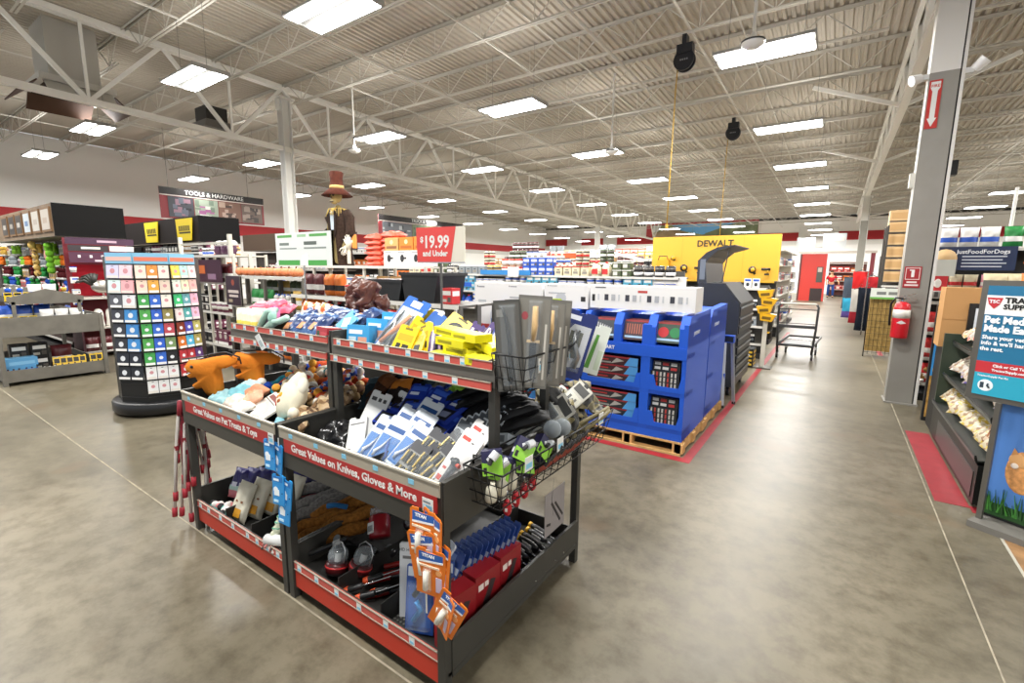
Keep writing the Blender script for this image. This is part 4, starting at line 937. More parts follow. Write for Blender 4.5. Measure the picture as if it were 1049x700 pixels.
for k, (x, z, w_) in enumerate(((-2.265, .865, .05), (-1.175, .845, .055))):
    b = MB(); b.box(-w_ / 2, -.002, 0, w_ / 2, 0, .055, WHT); b.box(-w_ / 2 + .005, -.0026, .01, w_ / 2 - .005, -.002, .03, TAGB); b.box(-w_ / 2 + .005, -.0026, .036, w_ / 2 - .012, -.002, .044, '7a8a92')
    tag(b.build('price_ticket', loc=(x, 1.168, z)), ('white and blue price ticket above the hanging blue packs', 'white and blue price ticket above the hanging orange packs')[k], 'price ticket')
# leashes hanging from the left end
for k in range(24):
    r_ = random.Random(k * 3 + 1)
    def lead(k=k, r_=r_):
        b = MB()
        L = .32 + .055 * ((k * 7) % 9); dx = r_.uniform(-.05, .09); dy = r_.uniform(-.10, .06)
        pts = [(0, 0, 0), (dx * .2, dy * .2, -.1), (dx * .6, dy * .6, -L * .5), (dx, dy, -L)]
        b.tube(pts, .009, mat('c9c2bc', .6) if k % 3 else mat('7d2230', .6), 6)
        b.tube([(dx, dy, -L), (dx * 1.05, dy * 1.05, -L - .06)], .016, mat('9e2230', .6), 8)
        b.tube([(0, 0, .01), (dx * .15, dy * .15, -.09)], .012, mat('8e2432', .6), 6)
        b.box(dx * .5 - .009, dy * .5 - .01, -L * .45, dx * .5 + .009, dy * .5 + .008, -L * .45 + .03, mat('8a2530', .6))
        return b.build('dog_leash')
    tag(lead(), 'red and white dog leash in the bunch hanging off the pet table', 'dog leash', 'bunch of red and white leashes').location = (-3.44 - .012 * (k % 4), 1.20 + .006 * k, .87 - .004 * k)
# ---- wire baskets on the right end
def wire_basket(name, x0, x1, y0, y1, z0, z1, nv, label, drop=.0):
    o = empty(name, (0, 0, 0)); K = mat('1a1a1a', .4, .4)
    b = MB(); q = .04
    def ring(z, e, r_=.003):
        b.tube([(x0, y0 + e, z), (x1 - e, y0 + e, z), (x1 - e, y1 - e, z), (x0, y1 - e, z), (x0, y0 + e, z)], r_, K, 6)
    ring(z1, 0, .0042)
    for i in range(1, 4): ring(z1 - (z1 - z0) * i / 3.0, q * i / 3, .0025)
    b.build('rim_wires', o)
    b = MB()
    for i in range(nv + 1):
        y = y0 + (y1 - y0) * i / nv; yb_ = y0 + q + (y1 - y0 - 2 * q) * i / nv
        b.tube([(x1, y, z1), (x1 - q, yb_, z0), (x0, yb_, z0)], .0022, K, 5)
    for i in range(5):
        x = x0 + (x1 - x0) * i / 5
        b.tube([(x, y0, z1), (x, y0 + q, z0), (x, y1 - q, z0), (x, y1, z1)], .0022, K, 5)
    b.build('wire_grid', o)
    b = MB()
    for yy in (y0 + .1, y1 - .1): b.tube([(x0, yy, z1), (x0 - .03, yy, z1 + .0), (x0 - .03, yy, z1 - .04)], .004, K, 6); b.tube([(x0, yy, z0), (x0 - .02, yy, z0)], .004, K, 6)
    b.build('mounting_hook', o)
    tag(o, label, 'wire basket')
wire_basket('wire_basket', -1.115, -.95, 1.48, 2.12, 1.255, 1.41, 8, 'black wire basket high on the right end of the table, holding knife cards')
wire_basket('wire_basket', -1.14, -.95, 1.33, 2.38, .82, .985, 15, 'long black wire basket low on the right end of the table, holding flashlights and gloves')
def knife(b, x0, x1, z0, z1, dp, y):
    cx = (x0 + x1) / 2; h = z1 - z0
    b.tube([(cx, y - .018, z0 + .52 * h), (cx + .003, y - .02, z0 + .7 * h), (cx, y - .018, z0 + .93 * h)], [.013, .016, .014], mat('c9a877', .6, var=.15, bs=20), 10)
    b.box(cx - .03, y - .024, z0 + .5 * h, cx + .03, y - .012, z0 + .53 * h, mat('d0b58a', .5))
    b.prism([(cx - .016, z0 + .5 * h), (cx + .016, z0 + .5 * h), (cx + .016, z0 + .2 * h), (cx, z0 + .04 * h), (cx - .014, z0 + .2 * h)], y - .016, y - .013, mat('2d2f33', .25, .6))
def blade(b, x0, x1, z0, z1, dp, y):
    cx = (x0 + x1) / 2; h = z1 - z0
    b.tube([(cx, y - .015, z0 + .05 * h), (cx + .004, y - .016, z0 + .5 * h), (cx - .01, y - .014, z0 + .85 * h), (cx - .03, y - .014, z0 + .97 * h)], [.012, .012, .01, .004], mat('1c1d20', .4), 8)
kc = card('knife_card', .16, .36, mat('6e6c66', .4), [('r', .04, .03, .96, .97, '7f7c74'), ('c', .22, .78, .1, 'a34a50'), ('r', .84, .1, .9, .7, 'c8c4ba'), ('r', .1, .04, .2, .3, '8c897f')], d=.012, hole=False, blister=(.3, .05, .75, .95, .03), content=knife)
kd = card('knife_card', .15, .36, mat('4a4945', .4), [('r', .05, .03, .95, .97, '5c5a55'), ('r', .1, .82, .4, .9, '8c8a84')], d=.02, hole=False, blister=(.2, .05, .85, .95, .03), content=blade)
inst('kc', kc, (-1.0, 1.585, 1.265), (R(-4), R(3), R(28)), 'grey card holding a wooden-handled knife, front of the high wire basket', 'knife card', s=(.85, 1, 1.05))
for k, (x, y, rz) in enumerate(((-1.06, 1.545, 30), (-1.055, 1.60, 34), (-1.04, 1.66, 28))):
    inst('kd', kd, (x, y, 1.25), (R(-3), R(-4 + 2 * k), R(rz)), 'dark grey knife card in the left of the high wire basket, ' + ('nearest', 'second', 'third')[k], 'knife card', 'dark grey knife cards', s=(.72, 1, 1.04))
for k, (x, y, rz) in enumerate(((-.995, 1.70, 36), (-1.0, 1.76, 34))):
    inst('kc', None, (x, y, 1.25), (R(-4), R(4), R(rz)), 'grey wooden-handled knife card behind the front one in the high basket, ' + ('nearer', 'farther')[k], 'knife card', s=(.8, 1, 1.02))
nc = card('multitool_card', .16, .34, mat('22306e', .4), [('p', [(.1, .1), (.9, .2), (.9, .8), (.35, .8), (.1, .6)], 'c9ccd2'), ('r', .3, .3, .7, .7, '55523a'), ('r', .1, .86, .5, .93, 'dfe3ee')], d=.012, blister=(.1, .1, .9, .8, .025), content=plier)
inst('nc', nc, (-.985, 1.85, 1.265), (R(-3), R(16), R(30)), 'navy card with a multitool tilted in the right of the high basket', 'tool card', s=.9)
inst('nc', None, (-1.0, 1.92, 1.265), (R(-3), R(10), R(30)), 'navy multitool card behind the tilted one in the high basket', 'tool card', s=.85)
inst('gw', card('garden_pack', .15, .24, mat('dfe6dc', .4), [('p', [(.15, .1), (.3, .1), (.5, .8), (.4, .8)], '6fa84a'), ('p', [(.5, .1), (.65, .1), (.7, .8), (.6, .8)], '5a9a3c'), ('r', .8, .1, .95, .5, 'c9d8c0')], d=.02), (-.975, 2.02, 1.26), (R(-3), R(16), R(34)), 'white and green tapered pack at the far end of the high basket', 'tool pack')
inst('lime2', card('tool_card', .14, .06, mat('b4cf2e', .4), [('r', .1, .2, .9, .8, '7d9420')], d=.01), (-1.04, 1.78, 1.56), (R(-4), 0, R(30)), 'lime yellow strip of a card showing above the high basket', 'tool card')
for k, (y, z) in enumerate(((1.62, 1.36), (1.88, 1.37), (2.1, 1.38))):
    b = MB(); b.box(0, -.028, -.03, .002, .028, .03, WHT); b.box(.002, -.022, -.02, .0026, .022, .002, TAGB); b.box(.002, -.022, .008, .0026, .014, .018, '6a7c86')
    tag(b.build('price_ticket', loc=(-.962, y, z)), 'white and blue ticket clipped to the high wire basket, ' + ('nearest', 'middle', 'farthest')[k] + ' of three', 'price ticket')
# flashlights etc. in the low basket
gp = lambda: None
def flash_pack():
    o = empty('flashlight_pack')
    b = MB(); b.box(-.055, -.03, 0, .055, .03, .13, mat('27264a', .4)); b.prism([(-.055, .0), (.055, 0), (.055, .1), (.02, .13), (-.01, .06), (-.055, .07)], -.034, -.03, mat('8ecb3c', .4)); b.prism([(-.03, .09), (-.01, .06), (.02, .13)], -.036, -.034, mat('e8e9ea', .4))
    b.box(-.048, -.0365, .012, -.03, -.034, .045, mat('1b1b1b', .4)); b.build('box_body', o)
    b = MB(); b.cyl((.0, -.05, .09), (.03, -.035, .12), .024, mat('dfe3e6', .2, .3), 12); b.cyl((-.015, -.05, .06), (.0, -.045, .09), .012, mat('2a2a2c', .4), 10); b.build('flashlight', o)
    b = MB()
    b.box(-.0552, -.02, .03, -.0548, .02, .06, WHT); b.build('barcode', o)
    return o
for k, (x, y, z, rx, ry, rz) in enumerate(((-1.05, 1.41, .94, -10, -6, 34), (-1.03, 1.56, .95, -24, 28, 40), (-1.00, 1.66, .94, -30, 52, 60), (-1.07, 1.47, .89, -10, 10, 30), (-1.03, 1.60, .87, -40, 10, 50))):
    inst('fp', flash_pack, (x, y, z), (R(rx), R(ry), R(rz)), 'navy and lime flashlight pack in the low basket, ' + ('nearest corner', 'tilted one beyond the first', 'leaning most to the right', 'tucked behind the nearest', 'lowest in the basket')[k], 'flashlight pack', 'navy and lime flashlight packs', s=.74)
for k, (y, z) in enumerate(((1.39, .835), (1.46, .835), (1.53, .835))):
    inst('creambt', single('small_bottle', lambda b: b.lathe([(0, 0), (.022, 0), (.024, .01), (.024, .055), (.01, .065), (.01, .08), (0, .08)], mat('cfcab6', .4), 12)), (-1.05, y, z), (0, R(8), 0), 'cream coloured bottle at the bottom of the low basket, ' + ('nearest', 'middle', 'farthest')[k], 'bottle', 'cream bottles')
for k in range(12):
    inst('grip', single('folding_knife', lambda b: b.tube([(-.05, 0, 0), (-.02, 0, .012), (.03, 0, .008), (.07, 0, .02)], [.01, .013, .011, .006], mat('1d1c1c', .4), 8).box(-.04, -.0135, -.003, .03, -.0115, .016, mat('8e4438', .4))), (-1.0 + .012 * (k % 3), 1.68 + .03 * k, .87 + .018 * (k % 3)), (R(10), R(-35), R(30 + 5 * k % 17)), 'black and rust folding knife in the low basket, %s from the near end' % ('first', 'second', 'third', 'fourth', 'fifth', 'sixth', 'seventh', 'eighth', 'ninth', 'tenth', 'eleventh', 'twelfth')[k], 'folding knife', 'folding knives in the low basket', s=1.1)
for k, (y, z) in enumerate(((1.86, .96), (1.96, .94))):
    inst('clearlamp', lambda: (lambda o: (MB().ell((0, 0, .04), (.045, .045, .045), mat('b8c2c8', .1, alpha=.5), 14, 10).build('clear_shell', o), MB().ell((0, 0, .03), (.028, .028, .028), mat('2e2f33', .4), 10, 8).build('core', o), o)[2])(empty('camp_light')), (-1.04, y, z), (0, 0, 0), 'clear globe light on the pile in the low basket, ' + ('nearer', 'farther')[k], 'light')
for k in range(12):
    r_ = random.Random(k + 5)
    inst('olgl', bag('work_glove', .10, .2, .045, mat_patches('olive_gloves', ['544c30', '1a1916', '756b46', '0f0f0d'], 24), .6, 2), (-1.04 + r_.uniform(-.04, .05), 2.0 + .03 * k, .89 + .04 * (k % 4)), (R(-60 + r_.uniform(-25, 25)), R(r_.uniform(-30, 30)), R(r_.uniform(30, 110))), 'olive and black work glove at the far end of the low basket, %s layer, %s' % (('bottom', 'second', 'third', 'top')[k % 4], ('near', 'middle', 'far')[k // 4]), 'glove', 'olive gloves in the low basket')
for k in range(2):
    inst('tanst', single('leather_strap', lambda b: b.tube([(0, -.12, 0), (.01, -.03, .02), (.02, .06, .03), (.03, .13, .05)], .012, mat('6f6440', .6), 6)), (-.965 - .03 * k, 2.16 + .02 * k, .95 + .012 * k), (0, 0, R(-8 * k)), 'tan strap end sticking out over the rim of the low basket, %s from the outside' % ('first', 'second', 'third', 'fourth')[k], 'strap', 'tan straps')
for k, (y, z) in enumerate(((1.5, 1.0), (1.76, 1.0), (2.2, 1.0))):
    b = MB(); b.box(0, -.028, -.03, .002, .028, .03, WHT); b.box(.002, -.022, -.02, .0026, .022, .002, TAGB)
    tag(b.build('price_ticket', loc=(-.943, y, z - .02)), 'white and blue ticket clipped to the low wire basket, ' + ('nearest', 'middle', 'farthest')[k] + ' of three', 'price ticket')
for k in range(4):
    inst('redtool', single('red_pruner', lambda b: b.ell((0, 0, 0), (.022, .018, .045), mat('b21f2a', .35), 10, 8).tube([(0, 0, .03), (.0, .01, .09)], .006, CHR, 6).box(-.006, -.02, -.01, .006, -.016, .006, WHT)), (-1.13, 1.62 + .07 * k, .68 + .012 * k), (R(8), 0, R(20)), 'red-handled tool hanging under the low basket, %s' % ('nearest', 'second', 'third', 'farthest')[k], 'hand tool', 'red tools hanging under the basket')
b = MB(); b.box(-.0015, -.11, 0, .0015, .11, .25, mat('8b8584', .6)); b.bar((.002, -.04, .18), (.002, .06, .04), .003, .014, mat('2a2626', .6)); b.bar((.002, .0, .17), (.002, .09, .06), .003, .012, mat('2a2626', .6)); b.bar((.002, -.09, .07), (.002, -.05, .06), .003, .014, mat('2a2626', .6))
b.tube([(.003, -.02, .32), (.003, -.04, .2), (.003, -.02, .1)], .0008, mat('777777', .5), 4)
tag(b.build('grey_placard', loc=(-1.17, 2.14, .30)), 'grey card picturing dark tools, hanging beside the rear right post', 'placard')
# tall sale sign on a pole
def sale_sign():
    o = empty('price_sign', (-2.99, 3.2, 0))
    b = MB(); b.cyl((0, 0, 0), (0, 0, 2.06), .011, mat('6a6a68', .4, .7), 10); b.build('pole', o)
    b = MB(); b.box(-.255, -.006, -.01, .28, .006, .0, CHR); b.box(-.24, -.004, 0, .28, .004, .31, mat('d9d3c3', .5)); b.M = Matrix()
    p = b.build('sign_board', o, loc=(0, -.02, 1.80), rot=(0, 0, R(6)))
    b = MB(); b.prism([(-.25, 0), (.13, 0), (.185, .31), (-.26, .31)], -.0065, -.004, mat('d4433f', .5)); f_ = b.build('red_panel', p, label='red panel reading 19.99 and Under')
    text('19.99', .155, WHT, f_, (-.03, -.0075, .175), bold=.0035, sx=.85)
    text('$', .07, WHT, f_, (-.195, -.0075, .2), bold=.002)
    text('and Under', .072, WHT, f_, (-.045, -.0075, .075), bold=.0025, sx=.9)
    tag(o, 'tall red and cream pole sign reading 19.99 and Under', 'price sign')
sale_sign()
# ------------------------------------------------------------------ general stock
CN = {'e9e7e2': 'white', 'c62f30': 'red', '2b57b8': 'blue', 'e6c326': 'yellow', '2f8a45': 'green', '1b1b1d': 'black', 'e2772a': 'orange', 'b38a58': 'brown', 'ddd3b4': 'cream', '6a2f48': 'plum', '8d9499': 'grey',
      '58b0cf': 'sky blue', 'd88ca0': 'pink', '8ec63f': 'lime', '5a1d22': 'maroon', '2b2f55': 'navy', '7a5cae': 'violet', '4e5a3a': 'olive', 'c9a24a': 'gold', '2aa39a': 'teal'}
CC = {v: k for k, v in CN.items()}
AL = {'white': '2b57b8', 'cream': 'c62f30', 'yellow': '1b1b1d', 'black': 'e9e7e2', 'maroon': 'e9e7e2', 'orange': '1b1b1d'}
def goods(kind, c):
    """a small simple pack; front faces -Y"""
    h = CC[c]; a = mat(AL.get(c, 'e9e7e2'), .4); m = mat(h, .4)
    def fn():
        b = MB()
        if kind == 'box':
            b.box(-.075, -.06, 0, .075, .06, .16, m); deco(b, .15, .16, -.06, [('r', .12, .55, .88, .82, a), ('r', .12, .12, .5, .3, mat('b9b4a8', .5)), ('r', .6, .12, .88, .42, mat('55504a', .5))])
            b.box(.0752, -.05, .08, .0756, .05, .13, a)
        elif kind == 'carton':
            b.box(-.075, -.06, 0, .075, .06, .21, m); deco(b, .15, .21, -.06, [('r', .0, .0, 1, .2, a), ('c', .5, .6, .26, mat('b9b4a8', .5)), ('r', .2, .85, .8, .93, a)]); b.box(-.004, -.0606, .2, .004, .06, .2106, mat('b9b4a8', .5))
        elif kind == 'tub':
            b.lathe([(0, 0), (.06, 0), (.074, .12), (0, .12)], m, 14); b.lathe([(.068, .12), (.077, .125), (.077, .145), (0, .15)], a, 14); b.lathe([(.0665, .04), (.0725, .09)], mat('d6d2c8', .5), 14)
        elif kind == 'tin':
            b.prism([(-.075, .01), (-.065, 0), (.065, 0), (.075, .01), (.075, .115), (.065, .125), (-.065, .125), (-.075, .115)], -.055, .055, m); b.box(-.078, -.058, .1, .078, .058, .112, a); deco(b, .15, .12, -.055, [('r', .1, .2, .6, .7, mat('d6d2c8', .5)), ('r', .68, .2, .9, .5, mat('4c4843', .5))])
        elif kind == 'crate':
            b.prism([(-.07, 0), (.07, 0), (.077, .17), (-.077, .17)], -.06, .06, m); b.box(-.08, -.065, .155, .08, .065, .17, a); deco(b, .15, .16, -.064, [('r', .2, .25, .8, .5, mat('8f8a80', .5)), ('r', .3, .6, .7, .68, BLK)])
        elif kind == 'bottle':
            b.lathe([(0, 0), (.04, 0), (.043, .01), (.043, .11), (.03, .14), (.014, .15), (.014, .16), (0, .16)], m, 12)
            b.lathe([(.0437, .03), (.0437, .09)], a, 12); b.lathe([(0, .16), (.018, .16), (.018, .185), (0, .185)], mat('1b1b1d' if c != 'black' else 'c62f30', .4), 10)
        elif kind == 'jug':
            b.lathe([(0, 0), (.075, 0), (.08, .015), (.08, .15), (.05, .2), (.02, .21), (.02, .225), (0, .225)], m, 14)
            b.box(-.05, -.082, .04, .05, -.07, .13, a); b.lathe([(0, .22), (.026, .22), (.026, .245), (0, .245)], mat('c62f30', .4), 10)
            b.tube([(.06, 0, .16), (.085, 0, .2), (.05, 0, .235), (.02, 0, .22)], .008, m, 6)
        elif kind == 'can':
            b.lathe([(0, 0), (.075, 0), (.075, .17), (.068, .175), (0, .175)], m, 18); b.lathe([(.0757, .03), (.0757, .08)], a, 18); b.lathe([(.0757, .11), (.0757, .15)], mat('55504a', .4), 18)
            b.lathe([(.07, .172), (.073, .18), (.06, .182)], CHR, 18)
        elif kind == 'bag':
            b.pillow(.2, .27, .09, lambda v, s: a if .3 < v < .5 else m, .4, len(c), 8, 8)
        elif kind == 'pack':
            b.box(-.055, -.004, 0, .055, .004, .16, m); deco(b, .11, .16, -.004, [('r', .1, .7, .9, .92, a), ('c', .5, .38, .28, mat('8d9499', .4)), ('r', .35, .2, .65, .55, mat('2c2c2e', .4))])
            b.tube([(0, 0, .15), (0, .06, .152)], .002, CHR, 4)
        elif kind == 'plush':
            b.ell((0, 0, .07), (.06, .05, .075), mat(h, .9), 10, 8); b.ell((0, -.01, .165), (.045, .045, .04), mat(h, .9), 10, 8)
            for s_ in (-1, 1): b.ell((s_ * .035, 0, .2), (.015, .012, .02), a, 8, 6); b.ell((s_ * .06, -.02, .09), (.02, .02, .035), mat(h, .9), 8, 6); b.ell((s_ * .035, -.03, .015), (.025, .035, .02), a, 8, 6)
        return b.build({'pack': 'hanging_pack', 'plush': 'plush_toy', 'bag': 'stock_bag'}.get(kind, kind))
    return fn
WID = {'box': .16, 'bottle': .1, 'carton': .16, 'tub': .16, 'tin': .165, 'crate': .165, 'jug': .18, 'can': .165, 'bag': .2, 'pack': .12, 'plush': .15}
HGT = {'box': .16, 'carton': .21, 'tub': .152, 'tin': .126, 'crate': .172, 'bottle': .185, 'jug': .245, 'can': .18, 'bag': .27, 'pack': .16, 'plush': .22}
BOXN = [0]
LEVN = ['lowest', 'second', 'third', 'fourth', 'fifth', 'sixth', 'seventh']
def stock(x0, x1, y, z, face, plan, where, s=1.0, hang=False, dens=1.0, rows=1, fillh=None):
    """line products up along a front; face 'y' looks to -Y (x runs), 'x' looks to +X (x0, x1 are then Y)"""
    x = x0; i = 0
    while x < x1 - .05:
        kind, c = plan[i % len(plan)]; i += 1
        if kind == 'box': BOXN[0] += 1; kind = ('box', 'carton', 'tin', 'box', 'tub', 'crate')[(BOXN[0] * 7 + i) % 6]
        w = WID[kind] * s * 1.04
        n = rnd.choice((2, 3, 4)) if kind != 'bag' else rnd.choice((2, 3))
        for _ in range(n):
            if x + w > x1 + .02: break
            if rnd.random() < dens:
                jz = rnd.uniform(-.06, .06)
                st = 1
                if fillh and kind in ('box', 'can', 'bag', 'carton', 'tub', 'tin', 'crate'): st = max(1, int(fillh / (HGT[kind] * s)))
                for q in range(st):
                    loc = (x + w / 2, y, z + q * HGT[kind] * s) if face == 'y' else (y, x + w / 2, z + q * HGT[kind] * s)
                    lb = '%s %s on %s' % (c, {'pack': 'hanging pack', 'plush': 'plush toy'}.get(kind, kind), where)
                    inst('g' + kind + c, goods(kind, c), loc, (0, 0, jz + (0 if face == 'y' else PI / 2)), lb, {'pack': 'pack', 'plush': 'plush toy'}.get(kind, kind), lb + ' group', s)
            x += w
        x += .02
SHG = mat('5b5853', .5, .2); SHW = mat('cbc7bb', .5); SHK = mat('1c1c1d', .5)
def rack(x0, x1, y0, y1, h, levels, label, m=SHG, back=True, name='shelf_rack', ends=True, posts=True, lip=None):
    """double-sided gondola: uprights, back panel, base and shelves"""
    o = empty(name, ((x0 + x1) / 2, (y0 + y1) / 2, 0)); a = (x1 - x0) / 2; d = (y1 - y0) / 2
    b = MB(); b.box(-a, -d, 0, a, d, .1, SHK); b.build('base', o)
    if back: b = MB(); b.box(-a, -.015, .1, a, .015, h, m); b.build('back_panel', o)
    n = max(1, round((x1 - x0) / 1.22))
    for i in range(n + 1):
        xx = -a + 2 * a * i / n
        b = MB(); b.box(xx - .02, -.03, .1, xx + .02, .03, h, m)
        if not back: b.box(xx - .02, -d, .1, xx + .02, -d + .04, h, m); b.box(xx - .02, d - .04, .1, xx + .02, d, h, m)
        b.build('upright', o)
    for z in levels:
        b = MB(); b.box(-a, -d, z - .025, a, d, z, m); b.box(-a, -d - .012, z - .035, a, -d, z + .008, lip or mat('d2cfc8', .5)); b.build('shelf', o)
    tag(o, label, 'shelf rack')
    return o

# ---- gift card spinner
def spinner():
    o = empty('card_spinner', (-6.78, 2.24, 0), (0, 0, R(0)))
    b = MB(); b.lathe([(0, .02), (.5, .02), (.53, .05), (.53, .15), (.51, .17), (0, .17)], mat('18181a', .35), 40); b.build('base', o)
    b = MB()
    pr_ = [(.47 * math.cos(i * PI / 4.5), .47 * math.sin(i * PI / 4.5)) for i in range(9)]
    b.prism(pr_, .17, 1.84, mat('131314', .45), 'z'); b.build('body', o)
    tag(o, 'tall black spinner rack of gift cards on a round black base', 'card spinner')
    ap = .47 * math.cos(PI / 9)
    W_ = 'e9e7e2'
    rowsets = {
        -90: [['c9c5e2', 'eac7cf'], ['d3e6e2', 'e8a9ad'], ['55565c', 'dcdde0'], ['3a3c44', '3d86c4'], ['33343c', '3a7fc0'], ['2d2e34', '3a86c8'], ['20242e', '20242e'], ['1f2228', '1f2228']],
        -30: [['e8cfc0', 'e08a3c', 'e6d5c8'], ['eacbb8', 'e0a040', 'd9c6b4'], ['3f9a4a', '2f62c0', 'e3e0d4'], ['4a9c48', '2c5cc0', '8a8048'], ['3f9a4a', '2f62c0', 'b04450'], ['4a9c48', '2c5cc0', '6f8a58'], ['3f9a4a', '2f62c0', '1c1c20'], ['dfe0e0'] * 3, ['dcdddd'] * 3],
        30: [['e2c34a', 'a8d2c8', 'd8ccc8'], ['cfd9cc', 'd9d5b4', 'd4a8a0'], ['2fae6a', '5f9aa4', 'd8a4b8'], ['d3c9c8', '4f9a9a', 'dab0c8'], ['7a3020', '4a4aa8', 'b0a860'], ['c26a2a', '4fa8cc', 'a89a58'], ['b0353c', 'b0353c', '5a3a70'], ['b0353c', '6a2f5a', 'c9c9d2']],
    }
    fn_ = {-90: 'left', -30: 'front', 30: 'right'}
    cnm = {}
    for ang, rs in rowsets.items():
        a = R({-90: -60, -30: -20, 30: 20}[ang])
        F = Matrix.Rotation(a + PI / 2, 4, 'Z')
        hd = MB(); hd.M = F; hd.box(-.16, -ap - .008, 1.76, .16, -ap, 1.88, mat('7db4d2', .5)); hd.box(-.15, -ap - .010, 1.79, .15, -ap - .008, 1.835, mat('d8765a', .5) if ang != -90 else mat('dcb2a8', .5)); hd.build('header_panel', o)
        for j in range(9):
            hk = MB(); hk.M = F; hk.box(-.155, -ap - .012, 1.56 - j * .165 - .012, .155, -ap, 1.56 - j * .165 - .004, SHK); hk.build('card_ledge', o)
        for j, rw in enumerate(rs):
            nc_ = len(rw)
            for i, c in enumerate(rw):
                w = .31 / nc_ - .007
                M = Matrix.Translation((-6.78, 2.24, 0)) @ Matrix.Rotation(R(0), 4, 'Z') @ F @ Matrix.Translation(((i - (nc_ - 1) / 2) * .31 / nc_, -ap - .02, 1.60 - j * .165))
                k = 'gc%s%d' % (c, nc_)
                def cf(w=w, c=c):
                    b = MB(); light = sum(rgb(c)[:3]) > 1.2
                    b.box(-w / 2, -.006, 0, w / 2, .006, .145, mat(c, .35)); deco(b, w, .145, -.006, [('r', .05, .02, .95, .2, 'e6e4e0' if not light else 'd9d3cb'), ('c', .5, .55, .2, 'd9dce0' if not light else 'c58a90'), ('r', .4, .88, .6, .92, '1a1a1a')])
                    b.box(-w / 2 + .004, .006, .002, w / 2 - .004, .02, .143, mat('dcdcd8', .5))
                    return b.build('gift_card')
                q = inst(k, cf, (0, 0, 0), label='gift card pack %s of the %s row from the top, %s face of the spinner' % (('left', 'right')[i] if nc_ == 2 else ('left', 'middle', 'right')[i], ('first', 'second', 'third', 'fourth', 'fifth', 'sixth', 'seventh', 'eighth', 'ninth')[j], fn_[ang]), cat='gift card', group='gift cards on the spinner')
                q.matrix_basis = M @ Matrix.Rotation(R(-6), 4, 'X')
spinner()
b = MB(); b.box(-.03, -.02, 0, .03, .02, .12, mat('b0303a', .4)); deco(b, .06, .12, -.02, [('r', .1, .5, .9, .8, 'e9e7e2')]); tag(b.build('small_box', loc=(-7.15, 2.05, .172)), 'small red box standing on the round base of the spinner', 'box')

# ---- weathered grey table far left
def grey_table():
    G = mat('6e6a61', .6, var=.12, bs=6)
    o = empty('display_table', (-10.8, 1.84, 0)); W, D = 1.14, .57
    for sx in (-1, 1):
        for sy in (-1, 1): b = MB(); b.box(sx * W - .03, sy * D - .025, 0, sx * W + .03, sy * D + .025, .95, G); b.build('post', o)
    b = MB(); b.box(-W, -D, .1, W, D, .12, DGREY)
    for sx in (-1, 1): b.box(sx * W - .01, -D, .05, sx * W + .01, D, .22, G)
    for sy in (-1, 1): b.box(-W, sy * D - .01, .05, W, sy * D + .01, .22, G)
    b.build('lower_tray', o)
    b = MB(); b.box(-W, -D, .76, W, D, .78, DGREY)
    for sx in (-1, 1): b.box(sx * W - .012, -D - .02, .70, sx * W + .012, D + .02, .98, G)
    for sy in (-1, 1): b.box(-W, sy * D - .01, .70, W, sy * D + .01, .98, G)
    b.build('middle_tray', o)
    for sx in (-1, 1):
        b = MB()
        for sy in (-1, 1): b.box(sx * (W - .1) - .02, sy * .36 - .02, .78, sx * (W - .1) + .02, sy * .36 + .02, 1.2, G)
        b.box(sx * (W - .1) - .02, -.4, 1.16, sx * (W - .1) + .02, .4, 1.2, G)
        b.prism([(-.42, 1.2), (.42, 1.2), (.42, 1.26), (0, 1.38), (-.42, 1.26)], sx * (W - .1) - .015, sx * (W - .1) + .015, G, 'x')
        b.build('gable_frame', o)
    b = MB(); b.box(-W + .1, -.4, 1.18, W - .1, .4, 1.2, DGREY); b.build('upper_shelf', o)
    tag(o, 'weathered grey stepped display table with a gabled end, at the far left', 'display table')
grey_table()
GT = 'the weathered grey table'
stock(1.42, 2.25, -9.95, 1.2, 'x', [('pack', 'yellow'), ('pack', 'black'), ('plush', 'gold'), ('pack', 'yellow'), ('pack', 'white')], 'the top of ' + GT, .8)
stock(1.45, 2.2, -10.2, 1.22, 'x', [('plush', 'blue'), ('bag', 'white'), ('plush', 'gold')], 'the top rear of ' + GT, .8)
stock(1.32, 2.36, -9.78, .86, 'x', [('pack', 'yellow'), ('bag', 'white'), ('pack', 'black'), ('bag', 'olive'), ('pack', 'yellow'), ('plush', 'green')], 'the middle tray of ' + GT, .8)
stock(1.32, 2.36, -10.0, .88, 'x', [('bag', 'blue'), ('bottle', 'black'), ('box', 'white'), ('bag', 'gold'), ('bag', 'red')], 'the middle rear of ' + GT, .95)
for k in range(7):
    inst('yelcard', card('yellow_tool_card', .09, .2, mat('e0b81c', .4), [('r', .15, .5, .85, .85, '2a2822'), ('r', .2, .15, .4, .45, '2a2822')], d=.01), (-9.80, 1.86 + (.075 * k if k < 5 else .075 * k + .06), .13), (R(-16), 0, R(80)), 'yellow tool card in the weathered grey table lower tray, %s from the left' % ('first', 'second', 'third', 'fourth', 'fifth', 'sixth', 'seventh')[k], 'tool card', 'yellow tool cards')
for k in range(2):
    inst('skybox', carton('sky_box', .34, .12, .2, mat('5b9ac8', .4), [('r', .1, .2, .9, .6, '7db4d8')], top=mat('6fb0da', .4)), (-9.9, 1.46 + .02 * k, .13 + .12 * k), (0, 0, R(90 + 4 * k)), 'sky blue box in the lower tray of the weathered grey table, ' + ('bottom', 'top')[k], 'box')
stock(1.3, 1.85, -9.78, .125, 'x', [('bottle', 'maroon'), ('bottle', 'blue'), ('bottle', 'white')], 'the lower front of ' + GT, .55)
